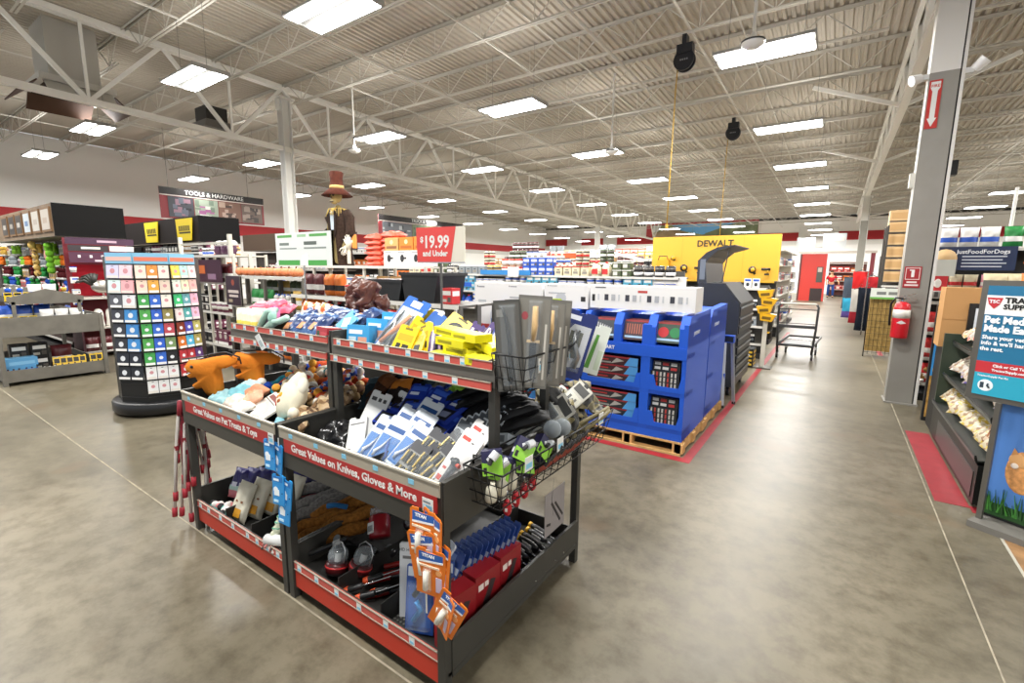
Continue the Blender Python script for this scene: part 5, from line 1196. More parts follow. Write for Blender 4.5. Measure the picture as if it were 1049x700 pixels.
stock(1.4, 2.3, -10.1, .13, 'x', [('box', 'black'), ('bag', 'maroon'), ('box', 'navy'), ('bag', 'brown')], 'the lower rear of ' + GT, 1.3, fillh=.5)

# ---- tall pet toy run with wooden header, far left
def header(x0, x1, y0, y1, z0, z1, label, front, endm, pics=None):
    o = empty('header_box', ((x0 + x1) / 2, (y0 + y1) / 2, z0)); a = (x1 - x0) / 2; d = (y1 - y0) / 2; h = z1 - z0
    b = MB(); b.box(-a, -d, 0, a, -d + .03, h, front); b.box(-a, d - .03, 0, a, d, h, endm); b.build('face_board', o)
    b = MB(); b.box(a - .02, -d - .005, -.005, a + .005, d, h + .005, endm); b.build('end_board', o)
    b = MB(); b.box(-a, -d, -.01, a, d, 0, mat('8b8174', .5)); b.build('underside', o)
    if pics:
        for k, (px, pw, c, c2) in enumerate(pics):
            b = MB(); b.box(px - pw / 2, -d - .03, .08, px + pw / 2, -d, h - .06, mat('8a6a4a', .6)); b.box(px - pw / 2 + .05, -d - .035, .12, px + pw / 2 - .05, -d - .03, h - .1, c)
            b.box(px - pw * .22, -d - .038, .24, px + pw * .22, -d - .035, h - .25, c2); b.build('framed_picture', o)
    tag(o, label, 'header sign')
wood = mat('8d7760', .6, var=.2, bs=3)
header(-17.5, -12, 2.5, 3.56, 2.27, 2.86, 'wooden header box with framed pictures and a black end, above the pet toys', wood, mat('0f0e0d', .7),
       [(2.35, .62, mat('d8cfc4'), mat('c9b8a8')), (1.62, .58, mat('dcd6cc'), mat('c8bcb0')), (.92, .55, mat('d5dde2'), mat('6f8fb8')), (.22, .55, mat('4a4642'), mat('c9c4bc')), (-.45, .55, mat('3c3a38'), mat('b0aaa0')), (-1.15, .55, mat('4a4642'), mat('c9c4bc'))])
rack(-24.5, -12.05, 2.55, 3.5, 2.25, (.25, .6), 'long pegboard run of pet toys under the wooden header box', mat('3b2a24', .6))
PT = 'the pet toy pegboard'
for j, (z, pl) in enumerate(((1.95, [('pack', 'orange'), ('plush', 'gold'), ('pack', 'cream'), ('pack', 'black'), ('plush', 'lime'), ('pack', 'white'), ('pack', 'olive')]),
                             (1.68, [('plush', 'orange'), ('pack', 'green'), ('pack', 'black'), ('plush', 'grey'), ('pack', 'plum'), ('plush', 'lime')]),
                             (1.42, [('pack', 'brown'), ('plush', 'maroon'), ('pack', 'black'), ('plush', 'green'), ('pack', 'gold')]), (1.15, [('plush', 'green'), ('pack', 'red'), ('plush', 'blue')]))):
    stock(-19.5, -12.1, 2.98 - .12, z, 'y', pl, 'the %s row of %s' % (('top', 'second', 'third', 'fourth')[j], PT), 1.25, dens=.85)
stock(-18.5, -12.1, 2.7, .6, 'y', [('bag', 'blue'), ('bag', 'black'), ('box', 'red')], 'the upper shelf of ' + PT, 1.2)
def caterp():
    o = empty('caterpillar_toy')
    b = MB(); m = mat('7cc23a', .85)
    pts = [(0, 0, 0), (-.02, 0, .1), (.0, 0, .22), (.02, 0, .34), (-.01, 0, .44)]
    for i, p in enumerate(pts): b.ell(p, (.085 - .008 * (i == 0), .07, .075), m, 12, 8)
    b.ell((.08, -.02, .5), (.12, .07, .06), m, 12, 8); b.build('body', o)
    b = MB(); b.ell((-.12, -.02, .3), (.05, .04, .12), mat('e6a9a0', .8), 10, 8); b.build('tag_card', o)
    return o
inst('cat', caterp, (-13.4, 2.66, 1.62), label='big lime green caterpillar plush hanging under the wooden header', cat='plush toy')
inst('cat2', single('leopard_toy', lambda b: [b.ell((0, 0, .12 * i), (.08, .06, .08), mat_patches('leopard', ['c9a050', 'e0bf70', '5a4020', 'd8b060'], 26), 12, 8) for i in range(5)] and b.ell((0, -.03, .6), (.1, .07, .09), mat('e0bf70', .8), 12, 8)), (-14.55, 2.66, 1.55), label='spotted leopard plush hanging left of the green caterpillar', cat='plush toy')
# end cap with metal rooster
def endcap():
    o = empty('end_cap', (-11.7, 3.05, 0))
    b = MB(); b.box(-.28, -.48, 0, -.25, .48, 2.24, mat('6a1420', .6)); b.box(-.28, -.5, 0, .3, -.47, .5, mat('4a2a30', .6)); b.build('back_panel', o)
    for z in (.12, .57, 1.13):
        b = MB(); b.box(-.26, -.48, z - .03, .28, .48, z, mat('b8b2a8', .5)); b.build('shelf', o)
    b = MB(); b.box(.0, -.5, 2.12, .03, .52, 2.24, mat('3e1f38', .5)); b.box(.03, -.05, 2.16, .032, .25, 2.2, mat('b79aa8', .5)); b.build('header_panel', o)
    b = MB(); b.box(.05, -.48, 1.99, .07, .1, 2.1, mat('2c2428', .5)); b.box(.07, -.3, 2.03, .072, -.02, 2.07, mat('cfcac2', .5)); b.box(.05, .12, 2.0, .07, .5, 2.1, mat('d4c9c4', .5)); b.build('upper_sign', o)
    b = MB(); b.box(.05, -.48, 1.78, .07, .46, 1.97, mat('4a2038', .5)); 
    for i in range(5): b.box(.07, -.36 + i * .17, 1.87, .073, -.32 + i * .17, 1.92, mat('d9cfd0', .5))
    b.box(.07, -.12, 1.80, .072, .22, 1.835, mat('c9b4bc', .5)); b.box(-.249, -.4, 1.15, -.24, .46, 1.74, mat('8c1420', .7)); b.build('lower_sign', o)
    tag(o, 'deep red end cap with plum signs beside the spinner', 'end cap')
endcap()
def rooster():
    o = empty('rooster_ornament')
    m = mat('b9b5ac', .3, .8)
    b = MB(); b.ell((0, 0, .16), (.06, .14, .1), m, 14, 10); b.tube([(0, .08, .2), (0, .13, .3), (0, .12, .36)], [.05, .035, .028], m, 10); b.ell((0, .13, .38), (.03, .04, .032), m, 10, 8)
    b.tube([(0, .16, .38), (0, .2, .37)], [.012, .002], mat('c9a24a', .4), 6); b.build('body', o)
    b = MB()
    for i in range(6): a = R(20 + i * 18); b.tube([(0, -.1, .18), (0, -.1 - .12 * math.cos(a), .2 + .16 * math.sin(a)), (0, -.12 - .2 * math.cos(a), .16 + .18 * math.sin(a))], [.03, .03, .008], mat('26261f', .5), 6)
    b.build('tail_feathers', o)
    b = MB(); b.prism([(.1, .4), (.12, .44), (.13, .41), (.145, .45), (.155, .4)], -.008, .008, mat('a82c28', .5), 'x'); b.build('comb', o)
    for s_ in (-1, 1): b = MB(); b.cyl((s_ * .03, 0, .07), (s_ * .03, .01, 0), .006, m, 6); b.tube([(s_ * .03, -.03, .004), (s_ * .03, .05, .004)], .006, m, 6); b.build('leg', o)
    return o
inst('roost', rooster, (-11.55, 2.97, 1.132), label='silver metal rooster with dark tail on the deep red end cap', cat='ornament', s=1.25)
for k, y in enumerate((2.86, 3.04, 3.22, 3.4)):
    def ghost():
        o = empty('ghost_ornament')
        b = MB(); b.lathe([(0, 0), (.075, 0), (.08, .04), (.07, .16), (.075, .24), (.06, .31), (.03, .34), (0, .345)], mat('dedad2', .6), 16); b.build('body', o)
        b = MB()
        for s_ in (-1, 1): b.ell((.07, s_ * .025, .27), (.008, .012, .014), BLK, 8, 6)
        b.ell((.072, 0, .22), (.02, .012, .01), mat('8d6a50', .5), 8, 6); b.build('face', o)
        return o
    inst('gho', ghost, (-11.55, y, .57), label='white figurine with a dark-eyed face on the red end cap, %s from the left' % ('first', 'second', 'third', 'fourth')[k], cat='figurine', group='white figurines')
stock(2.6, 3.5, -11.5, .12, 'x', [('bag', 'maroon'), ('box', 'white'), ('bag', 'plum')], 'the bottom shelf of the red end cap', 1)
for z in range(4):
    stock(2.55, 2.72, -11.66, 1.0 + .2 * z, 'x', [('box', 'white')], 'the narrow column left of the rooster, level %s' % ('one', 'two', 'three', 'four')[z], .7)

# ---- second run with black header and yellow signs
header(-18, -12, 4.92, 5.8, 2.28, 2.86, 'black header box with two yellow signs behind the spinner', mat('1f1918', .65), mat('0f0e0e', .7))
for k, x in enumerate((-12.65, -14.6)):
    def ys():
        b = MB(); b.prism([(-.42, 0), (.3, 0), (.42, .5), (-.46, .5)], -.02, 0, mat('e2c81e', .5), 'y'); b.box(-.3, -.023, .16, .3, -.02, .2, mat('3a3410', .5)); 
        for i in range(6): b.box(-.3 + .1 * i, -.023, .22, -.24 + .1 * i, -.02, .34, mat('2a260c', .5))
        return b.build('yellow_sign')
    inst('ys', ys, (x, 4.895, 2.32), label='yellow sign on the black header, ' + ('right one beside the corner', 'left one above the spinner')[k], cat='sign')
rack(-18, -12.05, 4.95, 5.75, 2.25, (.3, .75, 1.2, 1.65, 2.05), 'tall dark shelf run under the black header', mat('3a3330', .6))
for j, z in enumerate((.3, .75, 1.2, 1.65, 2.05)):
    stock(-15.5, -12.1, 5.05, z, 'y', [('box', 'black'), ('bag', 'plum'), ('box', 'grey'), ('jug', 'black'), ('bag', 'brown')], 'the %s shelf of the black-header run' % LEVN[j], 1.0, fillh=.3)
    stock(5.0, 5.7, -11.9, z, 'x', [('box', 'plum'), ('pack', 'orange'), ('box', 'black')], 'the %s level of the black-header end' % LEVN[j], 1.1)
header(-17, -12, 8.3, 9.2, 2.25, 2.78, 'brown header box with an orange end left of the white column', mat('54402f', .5), mat('3c2c22', .5))
b = MB(); b.box(-11.98, 8.35, 2.3, -11.96, 9.15, 2.7, mat('d97e2a', .5)); b.box(-11.96, 8.5, 2.46, -11.955, 9.0, 2.54, mat('f0d2a8', .5)); tag(b.build('orange_sign'), 'orange panel on the end of the brown header box', 'sign')
rack(-17, -12.05, 8.35, 9.15, 2.2, (.3, .75, 1.2, 1.65), 'dark shelf run under the brown header box', mat('3f3630', .6))
for j, z in enumerate((1.2, 1.65)):
    stock(-15.5, -12.1, 8.4, z, 'y', [('box', 'maroon'), ('jug', 'white'), ('box', 'orange'), ('box', 'white')], 'the %s shelf of the brown-header run' % LEVN[j + 2], 1.1, fillh=.34)
# cream framed display between
rack(-10.6, -8.6, 4.0, 4.6, 1.95, (.3, .9, 1.45, 1.93), 'cream framed seasonal rack behind the spinner', SHW, back=False)
b = MB(); b.box(-10.62, 3.98, 2.12, -8.6, 4.0, 2.16, SHW)
for x in (-10.6, -8.62): b.box(x - .03, 3.96, 1.9, x + .03, 4.02, 2.28, SHW)
tag(b.build('guard_rail'), 'cream guard rail along the top of the seasonal rack', 'rail')
stock(-10.3, -8.7, 4.2, 1.935, 'y', [('bottle', 'plum'), ('can', 'white'), ('bottle', 'red'), ('can', 'gold'), ('jug', 'white')], 'the top of the cream seasonal rack', .8)
def skullpot():
    b = MB(); b.lathe([(0, 0), (.08, 0), (.1, .08), (.09, .16), (0, .16)], mat('4a2342', .5), 14); b.ell((0, 0, .2), (.1, .08, .06), mat('e3e1dc', .5), 14, 8); b.ell((.03, -.07, .21), (.02, .02, .03), BLK, 8, 6); b.ell((-.04, -.07, .21), (.02, .02, .03), BLK, 8, 6)
    return b.build('skull_pot')
for k, x in enumerate((-9.35, -9.1, -8.88)):
    inst('skp', skullpot, (x, 4.15, 1.935), label='white-topped plum jar with dark eyes on the cream rack, ' + ('left', 'middle', 'right')[k] + ' of three', cat='jar')
for j, z in enumerate((.3, .9, 1.45)):
    stock(-10.5, -8.7, 4.1, z, 'y', [('box', 'black'), ('box', 'plum'), ('bag', 'maroon'), ('box', 'brown')], 'the %s shelf of the cream seasonal rack' % LEVN[j], 1.2, fillh=.35)
b = MB(); b.box(-10.1, 3.93, 1.45, -8.9, 3.95, 1.85, mat('3a1c30', .4)); b.box(-9.9, 3.925, 1.6, -9.5, 3.93, 1.75, mat('c9682e', .4)); b.box(-9.4, 3.925, 1.5, -9.1, 3.93, 1.6, mat('8d6f88', .4))
tag(b.build('wall_poster'), 'dark plum poster with orange patches on the cream seasonal rack', 'poster')

# ---- low seasonal rack directly behind the pet table
rack(-8.4, -6.3, 3.85, 4.4, 1.58, (.3, .7, 1.1, 1.58), 'grey rack with pumpkins on top behind the pet table', mat('6b675f', .5), back=False)
for k in range(9):
    inst('pump', single('pumpkin', lambda b: [b.ell((.05 * math.cos(i * PI / 3), .05 * math.sin(i * PI / 3), .07), (.06, .06, .065), mat('d98052', .6), 8, 6) for i in range(6)] and b.cyl((0, 0, .12), (.01, 0, .16), .012, mat('5a5030', .7), 6)), (-8.28 + .2 * k, 4.0, 1.585), (0, 0, k), 'small orange pumpkin on the grey rack top, %s from the left' % ('first', 'second', 'third', 'fourth', 'fifth', 'sixth', 'seventh', 'eighth', 'ninth')[k], 'pumpkin', 'row of small pumpkins')
for j, (z, pl) in enumerate(((.3, [('bag', 'orange'), ('box', 'white')]), (.7, [('bag', 'orange'), ('bag', 'black'), ('box', 'brown')]), (1.1, [('bag', 'green'), ('plush', 'white'), ('bag', 'gold'), ('plush', 'orange'), ('bag', 'black')]))):
    stock(-7.9, -6.4, 3.95, z, 'y', pl, 'the %s shelf of the pumpkin rack' % LEVN[j], 1.05)
stock(-7.9, -6.4, 4.2, 1.3, 'y', [('bag', 'olive'), ('bag', 'gold')], 'the back of the pumpkin rack', .8)
b = MB(); b.box(-.25, -.01, 0, .25, .01, .48, mat('2f1a2c', .45)); b.box(-.25, -.014, 0, -.235, .014, .48, mat('6b675f')); b.box(.235, -.014, 0, .25, .014, .48, mat('6b675f'))
deco(b, .5, .48, -.012, [('c', .5, .78, .1, '9a4838'), ('r', .15, .42, .85, .52, 'cdbfb8'), ('r', .2, .28, .8, .36, 'cdbfb8'), ('r', .15, .1, .4, .2, 'a89a80')]); tag(b.build('framed_sign', loc=(-8.2, 3.8, 1.1)), 'plum framed sign at the left end of the pumpkin rack', 'sign')

# ---- rack run with scarecrow on top, further behind
rack(-9.2, -5.0, 5.0, 5.7, 1.76, (.3, .75, 1.2, 1.76), 'cream framed rack run carrying the scarecrow and boxes', SHW, back=False)
for j, (z, pl) in enumerate(((.75, [('box', 'black'), ('box', 'white')]), (1.2, [('box', 'black'), ('bag', 'black'), ('box', 'white'), ('bag', 'brown')]))):
    stock(-9.0, -5.05, 5.1, z, 'y', pl, 'the %s shelf of the scarecrow rack' % LEVN[j + 1], 1.5, fillh=.4)
for q in range(6):
    for k in range(2):
        inst('orsack', bag('red_sack', .4, .28, .12, mat('c8472e', .45, var=.2, bs=12), .5, 6), (-6.45 + .35 * k, 5.25, 1.80 + .085 * q + (.03 if k else 0)), (R(-86), R(3 * (q % 3) - 3), R(8 - 14 * k)), 'red-orange sack in the %s pile right of the scarecrow, %s layer' % (('left', 'right')[k], ('bottom', 'second', 'third', 'fourth', 'fifth', 'top')[q]), 'sack', 'red-orange sacks')
for k in range(4):
    def wb():
        b = MB(); b.box(-.2, -.15, 0, .2, .15, .24, mat('dcdad6', .5)); deco(b, .4, .24, -.15, [('c', .42, .5, .15, '26262a'), ('r', .5, .45, .75, .58, '26262a'), ('r', .1, .86, .6, .92, '9a9a9a')])
        return b.build('white_box')
    inst('wb1', wb, (-5.86 + .30 * k if k < 3 else -5.86, 5.25 if k < 3 else 5.55, 1.765), (0, 0, 0), 'white box picturing a black tool on the scarecrow rack, %s' % ('leftmost', 'second', 'third', 'at the back')[k], 'box', s=(.72, 1, 1))
for k, (x, c, c2) in enumerate(((-5.83, 'c9a060', '8a5a3a'), (-5.50, 'd9812e', 'b06020'), (-5.18, 'd9812e', 'b06020'))):
    b = MB(); b.box(-.15, -.14, 0, .15, .14, .2, mat(c, .5)); deco(b, .3, .2, -.14, [('r', .1, .15, .9, .35, c2), ('c', .5, .65, .12, 'e8d0a0')])
    tag(b.build('orange_box', loc=(x, 5.25, 2.007)), ('tan printed', 'orange', 'orange')[k] + ' box stacked on the white boxes, ' + ('left', 'middle', 'right')[k], 'box')
# black bins just beyond the knives table
for k, (x, w_, h_) in enumerate(((-4.15, .55, .22), (-3.62, .55, .30))):
    b = MB(); b.prism([(-w_ / 2 + .06, 0), (w_ / 2 - .06, 0), (w_ / 2, h_), (-w_ / 2, h_)], -.22, .22, mat('17181a', .4), 'y'); b.box(-w_ / 2 - .01, -.24, h_ - .02, w_ / 2 + .01, .24, h_ + .01, mat('222326', .4))
    tag(b.build('black_bin', loc=(x, 3.75, 1.385)), 'black plastic bin on the low rack behind the knives table, ' + ('left', 'taller right one')[k], 'bin')
rack(-5.9, -3.0, 3.45, 4.05, 1.38, (.3, .7, 1.05, 1.38), 'low grey rack carrying the black bins', mat('5b5853', .5), back=False)
for j, (z, pl) in enumerate(((.3, [('box', 'brown'), ('bag', 'black')]), (.7, [('bag', 'orange'), ('box', 'black'), ('box', 'white')]), (1.05, [('bag', 'orange'), ('jug', 'black'), ('box', 'red'), ('bag', 'grey')]))):
    stock(-5.8, -3.05, 3.55, z, 'y', pl, 'the %s shelf of the low bin rack' % LEVN[j], 1.1, fillh=.3)
stock(-5.8, -4.5, 3.6, 1.385, 'y', [('bag', 'maroon'), ('bag', 'orange'), ('box', 'cream')], 'the left top of the low bin rack', 1.0)
stock(-3.32, -3.02, 3.6, 1.385, 'y', [('box', 'red')], 'the right top of the low bin rack', 1.0)
# green and white board
def gboard():
    o = empty('notice_board', (-5.18, 3.2, 0)); b = MB(); b.cyl((0, .01, 1.35), (0, .01, 2.1), .01, CHR, 8); b.build('pole', o)
    b = MB(); b.box(-.56, -.008, 1.76, .56, 0, 2.14, mat('dfe3e0', .5)); b.M = Matrix.Translation((0, 0, 1.76))
    deco(b, 1.12, .38, -.008, [('r', .04, .86, .32, .94, '58a050'), ('r', .42, .86, .58, .94, '9cc49a'), ('r', .64, .86, .94, .94, '58a050'), ('r', .04, .0, .45, .16, '49a04a'), ('r', .6, .0, .92, .16, '49a04a'), ('r', .08, .62, .26, .7, '6f7a74'), ('r', .08, .5, .4, .54, '8a938e'), ('r', .54, .62, .76, .72, '59625c'), ('r', .54, .5, .92, .55, '8a938e'), ('p', [(.45, 0), (.5, .3), (.6, .35), (.6, 0)], 'f2f4f2')])
    b.build('board', o); tag(o, 'white notice board with green bands on a pole behind the pet table', 'notice board')
gboard()
# ------------------------------------------------------------------ blue pallet displays
BLU = mat('1f55c4', .4); BLD = mat('1a48ae', .45)
def pallet():
    o = empty('wooden_pallet'); m = mat('c79f68', .7, var=.15, bs=8)
    b = MB()
    for i in range(7): b.box(-.53, -.45 + i * .135, .11, .53, -.36 + i * .135, .128, m)
    b.build('deck_boards', o)
    b = MB()
    for x in (-.5, 0, .5): b.box(x - .03, -.45, .02, x + .03, .45, .11, m)
    for y in (-.42, 0, .42): b.box(-.53, y - .04, 0, .53, y + .04, .02, m)
    for x in (-.5, 0, .5):
        for y in (-.4, 0, .4): b.box(x - .05, y - .05, .02, x + .05, y + .05, .11, m)
    b.build('stringers', o)
    return o
def tower():
    o = empty('pallet_display')
    b = MB(); W, D = .53, .44
    b.box(-W, -D + .3, 0, W, D, 1.12, BLU)                       # rear mass
    b.box(-W, -D, 0, -W + .04, -D + .3, 1.12, BLU); b.box(W - .04, -D, 0, W, -D + .3, 1.12, BLU)
    b.box(-W, -D, 0, W, -D + .3, .07, BLU); b.box(.1, -D, 0, .19, -D + .3, 1.1, BLU)
    for z in (.07, .43, .80): b.box(-W, -D, z, W, -D + .3, z + .04, BLD)
    b.build('lower_body', o)
    b = MB()
    for x0, x1 in ((-W, .1), (.19, W)):
        for z in (.11, .47):                                       # cut-down front lips with a notch
            b.prism([(x0, z), (x1, z), (x1, z + .15), (x1 - .035, z + .15), (x1 - .06, z + .045), (x0 + .07, z + .045), (x0 + .045, z + .15), (x0, z + .15)], -D - .004, -D + .004, BLU)
    b.box(-W, -D - .006, .79, W, -D + .004, .90, BLU)
    b.build('front_lip', o)
    b = MB()
    for i, x in enumerate((-.53, -.19, .15, .45)):
        w = .08 if 0 < i else .06
        b.prism([(-D, .90), (-D, 1.08), (-D + .07, 1.19), (D, 1.22), (D, .90)], x, x + w, BLU, 'x')
    b.box(-W, -D + .3, .9, W, D, 1.17, BLU); b.box(-W, -D, .9, W, -D + .3, .905, BLD)
    b.build('upper_bins', o)
    b = MB(); b.box(-.46, -D - .008, .82, -.44, -D - .006, .84, mat('c63a34', .5)); b.build('logo_mark', o)
    text('JOBSMART', .05, mat('e9e9ec', .5), o, (-.29, -D - .008, .845), bold=.001)
    text('JOBSMART', .05, mat('c9d2e6', .5), o, (W + .002, -.12, 1.02), M=RX, bold=.001)
    return o
for k, (x, y, lb) in enumerate(((-1.595, 4.84, 'nearest the aisle at the front'), (-2.74, 4.84, 'half hidden behind the wire baskets'), (-1.60, 5.78, 'directly behind the front one'))):
    inst('pallet', pallet, (x, y, 0), label='wooden pallet under the blue display ' + lb, cat='pallet')
    inst('tower', tower, (x, y, .13), label='blue cardboard tool display ' + lb, cat='display')
for k, X in enumerate((-1.595, -2.74)):
    wh = ('front blue display', 'left blue display')[k]; yf = 4.42
    for i, (x, c, nm) in enumerate(((-.32, mat('3f4348', .4), 'wrench sets'), (.02, mat('46353a', .4), 'socket sets'), (.34, mat('3d4a40', .4), 'clamp sets'))):
        for q in range(3):
            def tb(c=c, i=i):
                b = MB(); b.box(-.125, -.02, 0, .125, .02, .2, c)
                deco(b, .25, .2, -.02, [('r', .04, .9, .96, .99, '8d2a2c'), ('r', .05, .1, .95, .2, '9ab8d0')] + ([('c', .28, .5, .2, 'b52a30'), ('c', .72, .5, .2, '2a7a48')] if i == 2 else [('r', .1 + .1 * j, .3, .15 + .1 * j, .8 - .04 * j * (i == 0), 'a9aaac' if i == 0 else 'a3604e') for j in range(8)]))
                return b.build('tool_set')
            inst('tb%d' % i, tb, (X + x, yf + .03 + .07 * q, 1.06), (R(-14), 0, 0), 'boxed %s in the top bin of the %s, %s' % (nm, wh, ('front', 'middle', 'rear')[q]), 'tool set')
    for j, (x, z, w, nm) in enumerate(((-.22, .61, .56, 'upper wide'), (-.22, .25, .56, 'lower wide'), (.33, .62, .27, 'upper narrow'), (.33, .26, .27, 'lower narrow'))):
        for q in range(3):
            def tb2(w=w, j=j):
                b = MB(); m = mat('3a1d20' if j == 0 else '26282c', .4); b.box(-w / 2, -.09, 0, w / 2, .09, .085 if j < 2 else .05, m)
                if j < 2:
                    b.box(-w / 2, -.091, .07, w / 2, .09, .086, mat('9c2a30', .4)); deco(b, w, .085, -.09, [('r', .05, .1, .5, .3, '8a8580'), ('r', .08, .45, .45, .6, 'b0302c'), ('p', [(.75, 0), (1, 0), (1, 1), (.85, 1)], '4a90cc'), ('p', [(.5, .1), (.74, .5), (.6, .8)], 'a8a39c')])
                else:
                    deco(b, w, .05, -.09, [('r', .06 + .13 * i, .1, .12 + .13 * i, .9, ('b9b6b0', 'a83a34')[i % 3 == 1]) for i in range(7)])
                return b.build('tool_case')
            inst('tbx%d' % j, tb2, (X + x, yf + .10, z + q * (.088 if j < 2 else .052)), (R(-6), 0, 0), 'boxed tool kit in the %s compartment of the %s, %s' % (nm, wh, ('bottom', 'middle', 'top')[q]), 'tool kit')
        if j > 1:
            def tc3():
                b = MB(); b.box(-.13, -.01, 0, .13, .01, .22, mat('1d1e22', .4)); deco(b, .26, .22, -.01, [('r', .05, .04, .95, .14, '7fb0d4')] + [('r', .06 + .3 * a, .22 + .2 * c_, .28 + .3 * a, .34 + .2 * c_, ('c9c9c6', 'b03030')[(a + c_) % 3 == 1]) for a in range(3) for c_ in range(4)])
                return b.build('tool_card')
            inst('tc3', tc3, (X + x, yf + .04, z + .04), (R(-8), 0, 0), 'black bit set card upright in the %s compartment of the %s' % (nm, wh), 'tool card')
# white header cartons along the top
for k, (x0, x1, z0, z1, nm) in enumerate(((-3.74, -3.22, .95, 1.575, 'tallest white carton at the left of the row above the blue displays'), (-3.19, -2.70, 1.15, 1.575, 'white carton second from the left above the blue displays'), (-2.67, -2.14, 1.33, 1.585, 'white carton third from the left above the blue displays'), (-2.11, -1.05, 1.352, 1.585, 'long white carton picturing small tools, rightmost above the blue displays'))):
    b = MB(); w = x1 - x0; b.box(-w / 2, -.14, 0, w / 2, .14, z1 - z0, mat('e4e3e2', .45)); h = z1 - z0
    ds = [('r', .08, .9, .1, .94, '3a3a3c'), ('r', .12, .9, .3, .93, '9a9a9e')]
    if k == 3: ds = [('r', .05, .88, .16, .93, '5a5a5e'), ('r', .48, .72, .57, .82, 'b8423f'), ('r', .02, .3, .05, .6, '2a2a2c')] + [('r', .08 + .07 * i, .35, .08 + .07 * i + (.04 if i % 3 else .015), .62, ('c2c3c6', 'a9abb0', '3a3b44')[(i * 2) % 3]) for i in range(13)]
    elif k == 0: ds += [('c', .68, .35, .22, 'c9ccd2'), ('c', .68, .35, .16, '8a9098'), ('r', .1, .1, .45, .18, 'b8423f'), ('r', .5, .1, .7, .3, '2d5fa8'), ('r', .12, .6, .35, .66, 'b5b8bc')]
    else: ds += [('r', .85, .3, .95, .5, '2a2a2c'), ('c', .4, .4, .12, 'b9bcc2'), ('r', .1, .6, .5, .64, 'a5a8ac')]
    deco(b, w, h, -.14, ds)
    tag(b.build('white_carton', loc=((x0 + x1) / 2, 4.66 if k else 4.75, z0)), nm, 'carton')
b = MB(); b.box(-.26, -.14, 0, .26, .14, .95, mat('23252a', .5)); tag(b.build('stand_box', loc=(-3.48, 4.75, 0)), 'dark stand under the tallest white carton', 'stand')
b = MB(); b.box(-.26, -.14, 0, .26, .14, 1.15, BLD); tag(b.build('stand_box', loc=(-2.945, 5.1, 0)), 'blue stand behind the left blue display', 'stand')
# red floor tape
RT = mat('8e1f28', .5, var=.1, bs=9)
def tape(x0, y0, x1, y1, lb):
    b = MB(); b.box(x0, y0, .0003, x1, y1, .0022, RT); tag(b.build('floor_tape'), lb, 'floor tape')
tape(-3.4, 4.26, -1.03, 4.36, 'red floor tape in front of the blue displays')
tape(-1.03, 4.26, -.95, 15.5, 'long red floor tape along the left edge of the aisle')
tape(.79, 4.66, .99, 6.62, 'wide red floor tape left of the black snack stand')
tape(.99, 4.58, 1.25, 4.70, 'short red floor tape at the front of the black snack stand')
tape(.88, 12.4, .96, 20, 'far red floor tape along the right edge of the aisle')
# ---- tool cabinet with raised lid
def cabinet():
    o = empty('tool_cabinet', (-1.32, 7.55, 0)); K = mat('2d2f33', .4, .2); K2 = mat('232528', .35, .3)
    b = MB(); b.box(-.28, -.62, .14, .27, .62, .86, K); b.build('lower_cabinet', o)
    b = MB(); b.prism([(-.28, .875), (.28, .875), (.28, 1.30), (.06, 1.57), (-.28, 1.57)], -.62, .62, K, 'y'); b.build('top_chest', o)
    b = MB(); b.prism([(.281, 1.302), (.292, 1.306), (.075, 1.575), (.062, 1.57)], -.6, .6, mat('3b3d40', .4), 'y'); b.build('slanted_lid', o)
    for j, (z, h) in enumerate(((.17, .16), (.34, .12), (.47, .12), (.60, .11), (.72, .12), (.89, .12), (1.02, .1), (1.13, .14))):
        b = MB(); b.box(.27, -.58, z, .29, .58, z + h - .012, K2); d = b.build('drawer', o)
        b = MB(); b.box(.29, -.57, z + h - .035, .305, .57, z + h - .018, mat('a9adb0', .3, .9)); b.build('handle', d)
    b = MB(); b.box(-.12, -.628, 1.15, .13, -.62, 1.22, mat('1a1b1d', .4)); b.box(-.12, -.64, 1.145, .13, -.63, 1.16, mat('9b9ea0', .3, .8)); b.build('side_handle', o)
    for sx in (-1, 1):
        for sy in (-1, 1): b = MB(); b.cyl((sx * .2 - .02, sy * .5, .065), (sx * .2 + .02, sy * .5, .065), .065, BLK, 14); b.box(sx * .2 - .035, sy * .5 - .03, .09, sx * .2 + .035, sy * .5 + .03, .14, CHR); b.build('caster', o)
    b = MB(); P = [(-.3, 1.57), (-.305, 1.88), (-.2, 1.99), (-.06, 2.06), (.16, 2.09), (.16, 2.075), (-.04, 2.02), (-.15, 1.93), (-.2, 1.85), (-.17, 1.57)]
    b.prism(P, -.6, .6, mat('303236', .4), 'y'); ld = b.build('raised_lid', o)
    b = MB(); b.box(-.27, -.604, 1.62, -.20, -.6, 1.9, mat('6d747c', .4)); b.build('lid_window', ld)
    b = MB(); b.cyl((.02, -.56, 1.58), (.09, -.56, 2.09), .008, mat('3a3a3c', .4), 8); b.build('gas_strut', ld)
    tag(o, 'tall black rolling tool cabinet with a raised curved lid, beside the aisle', 'tool cabinet')
cabinet()
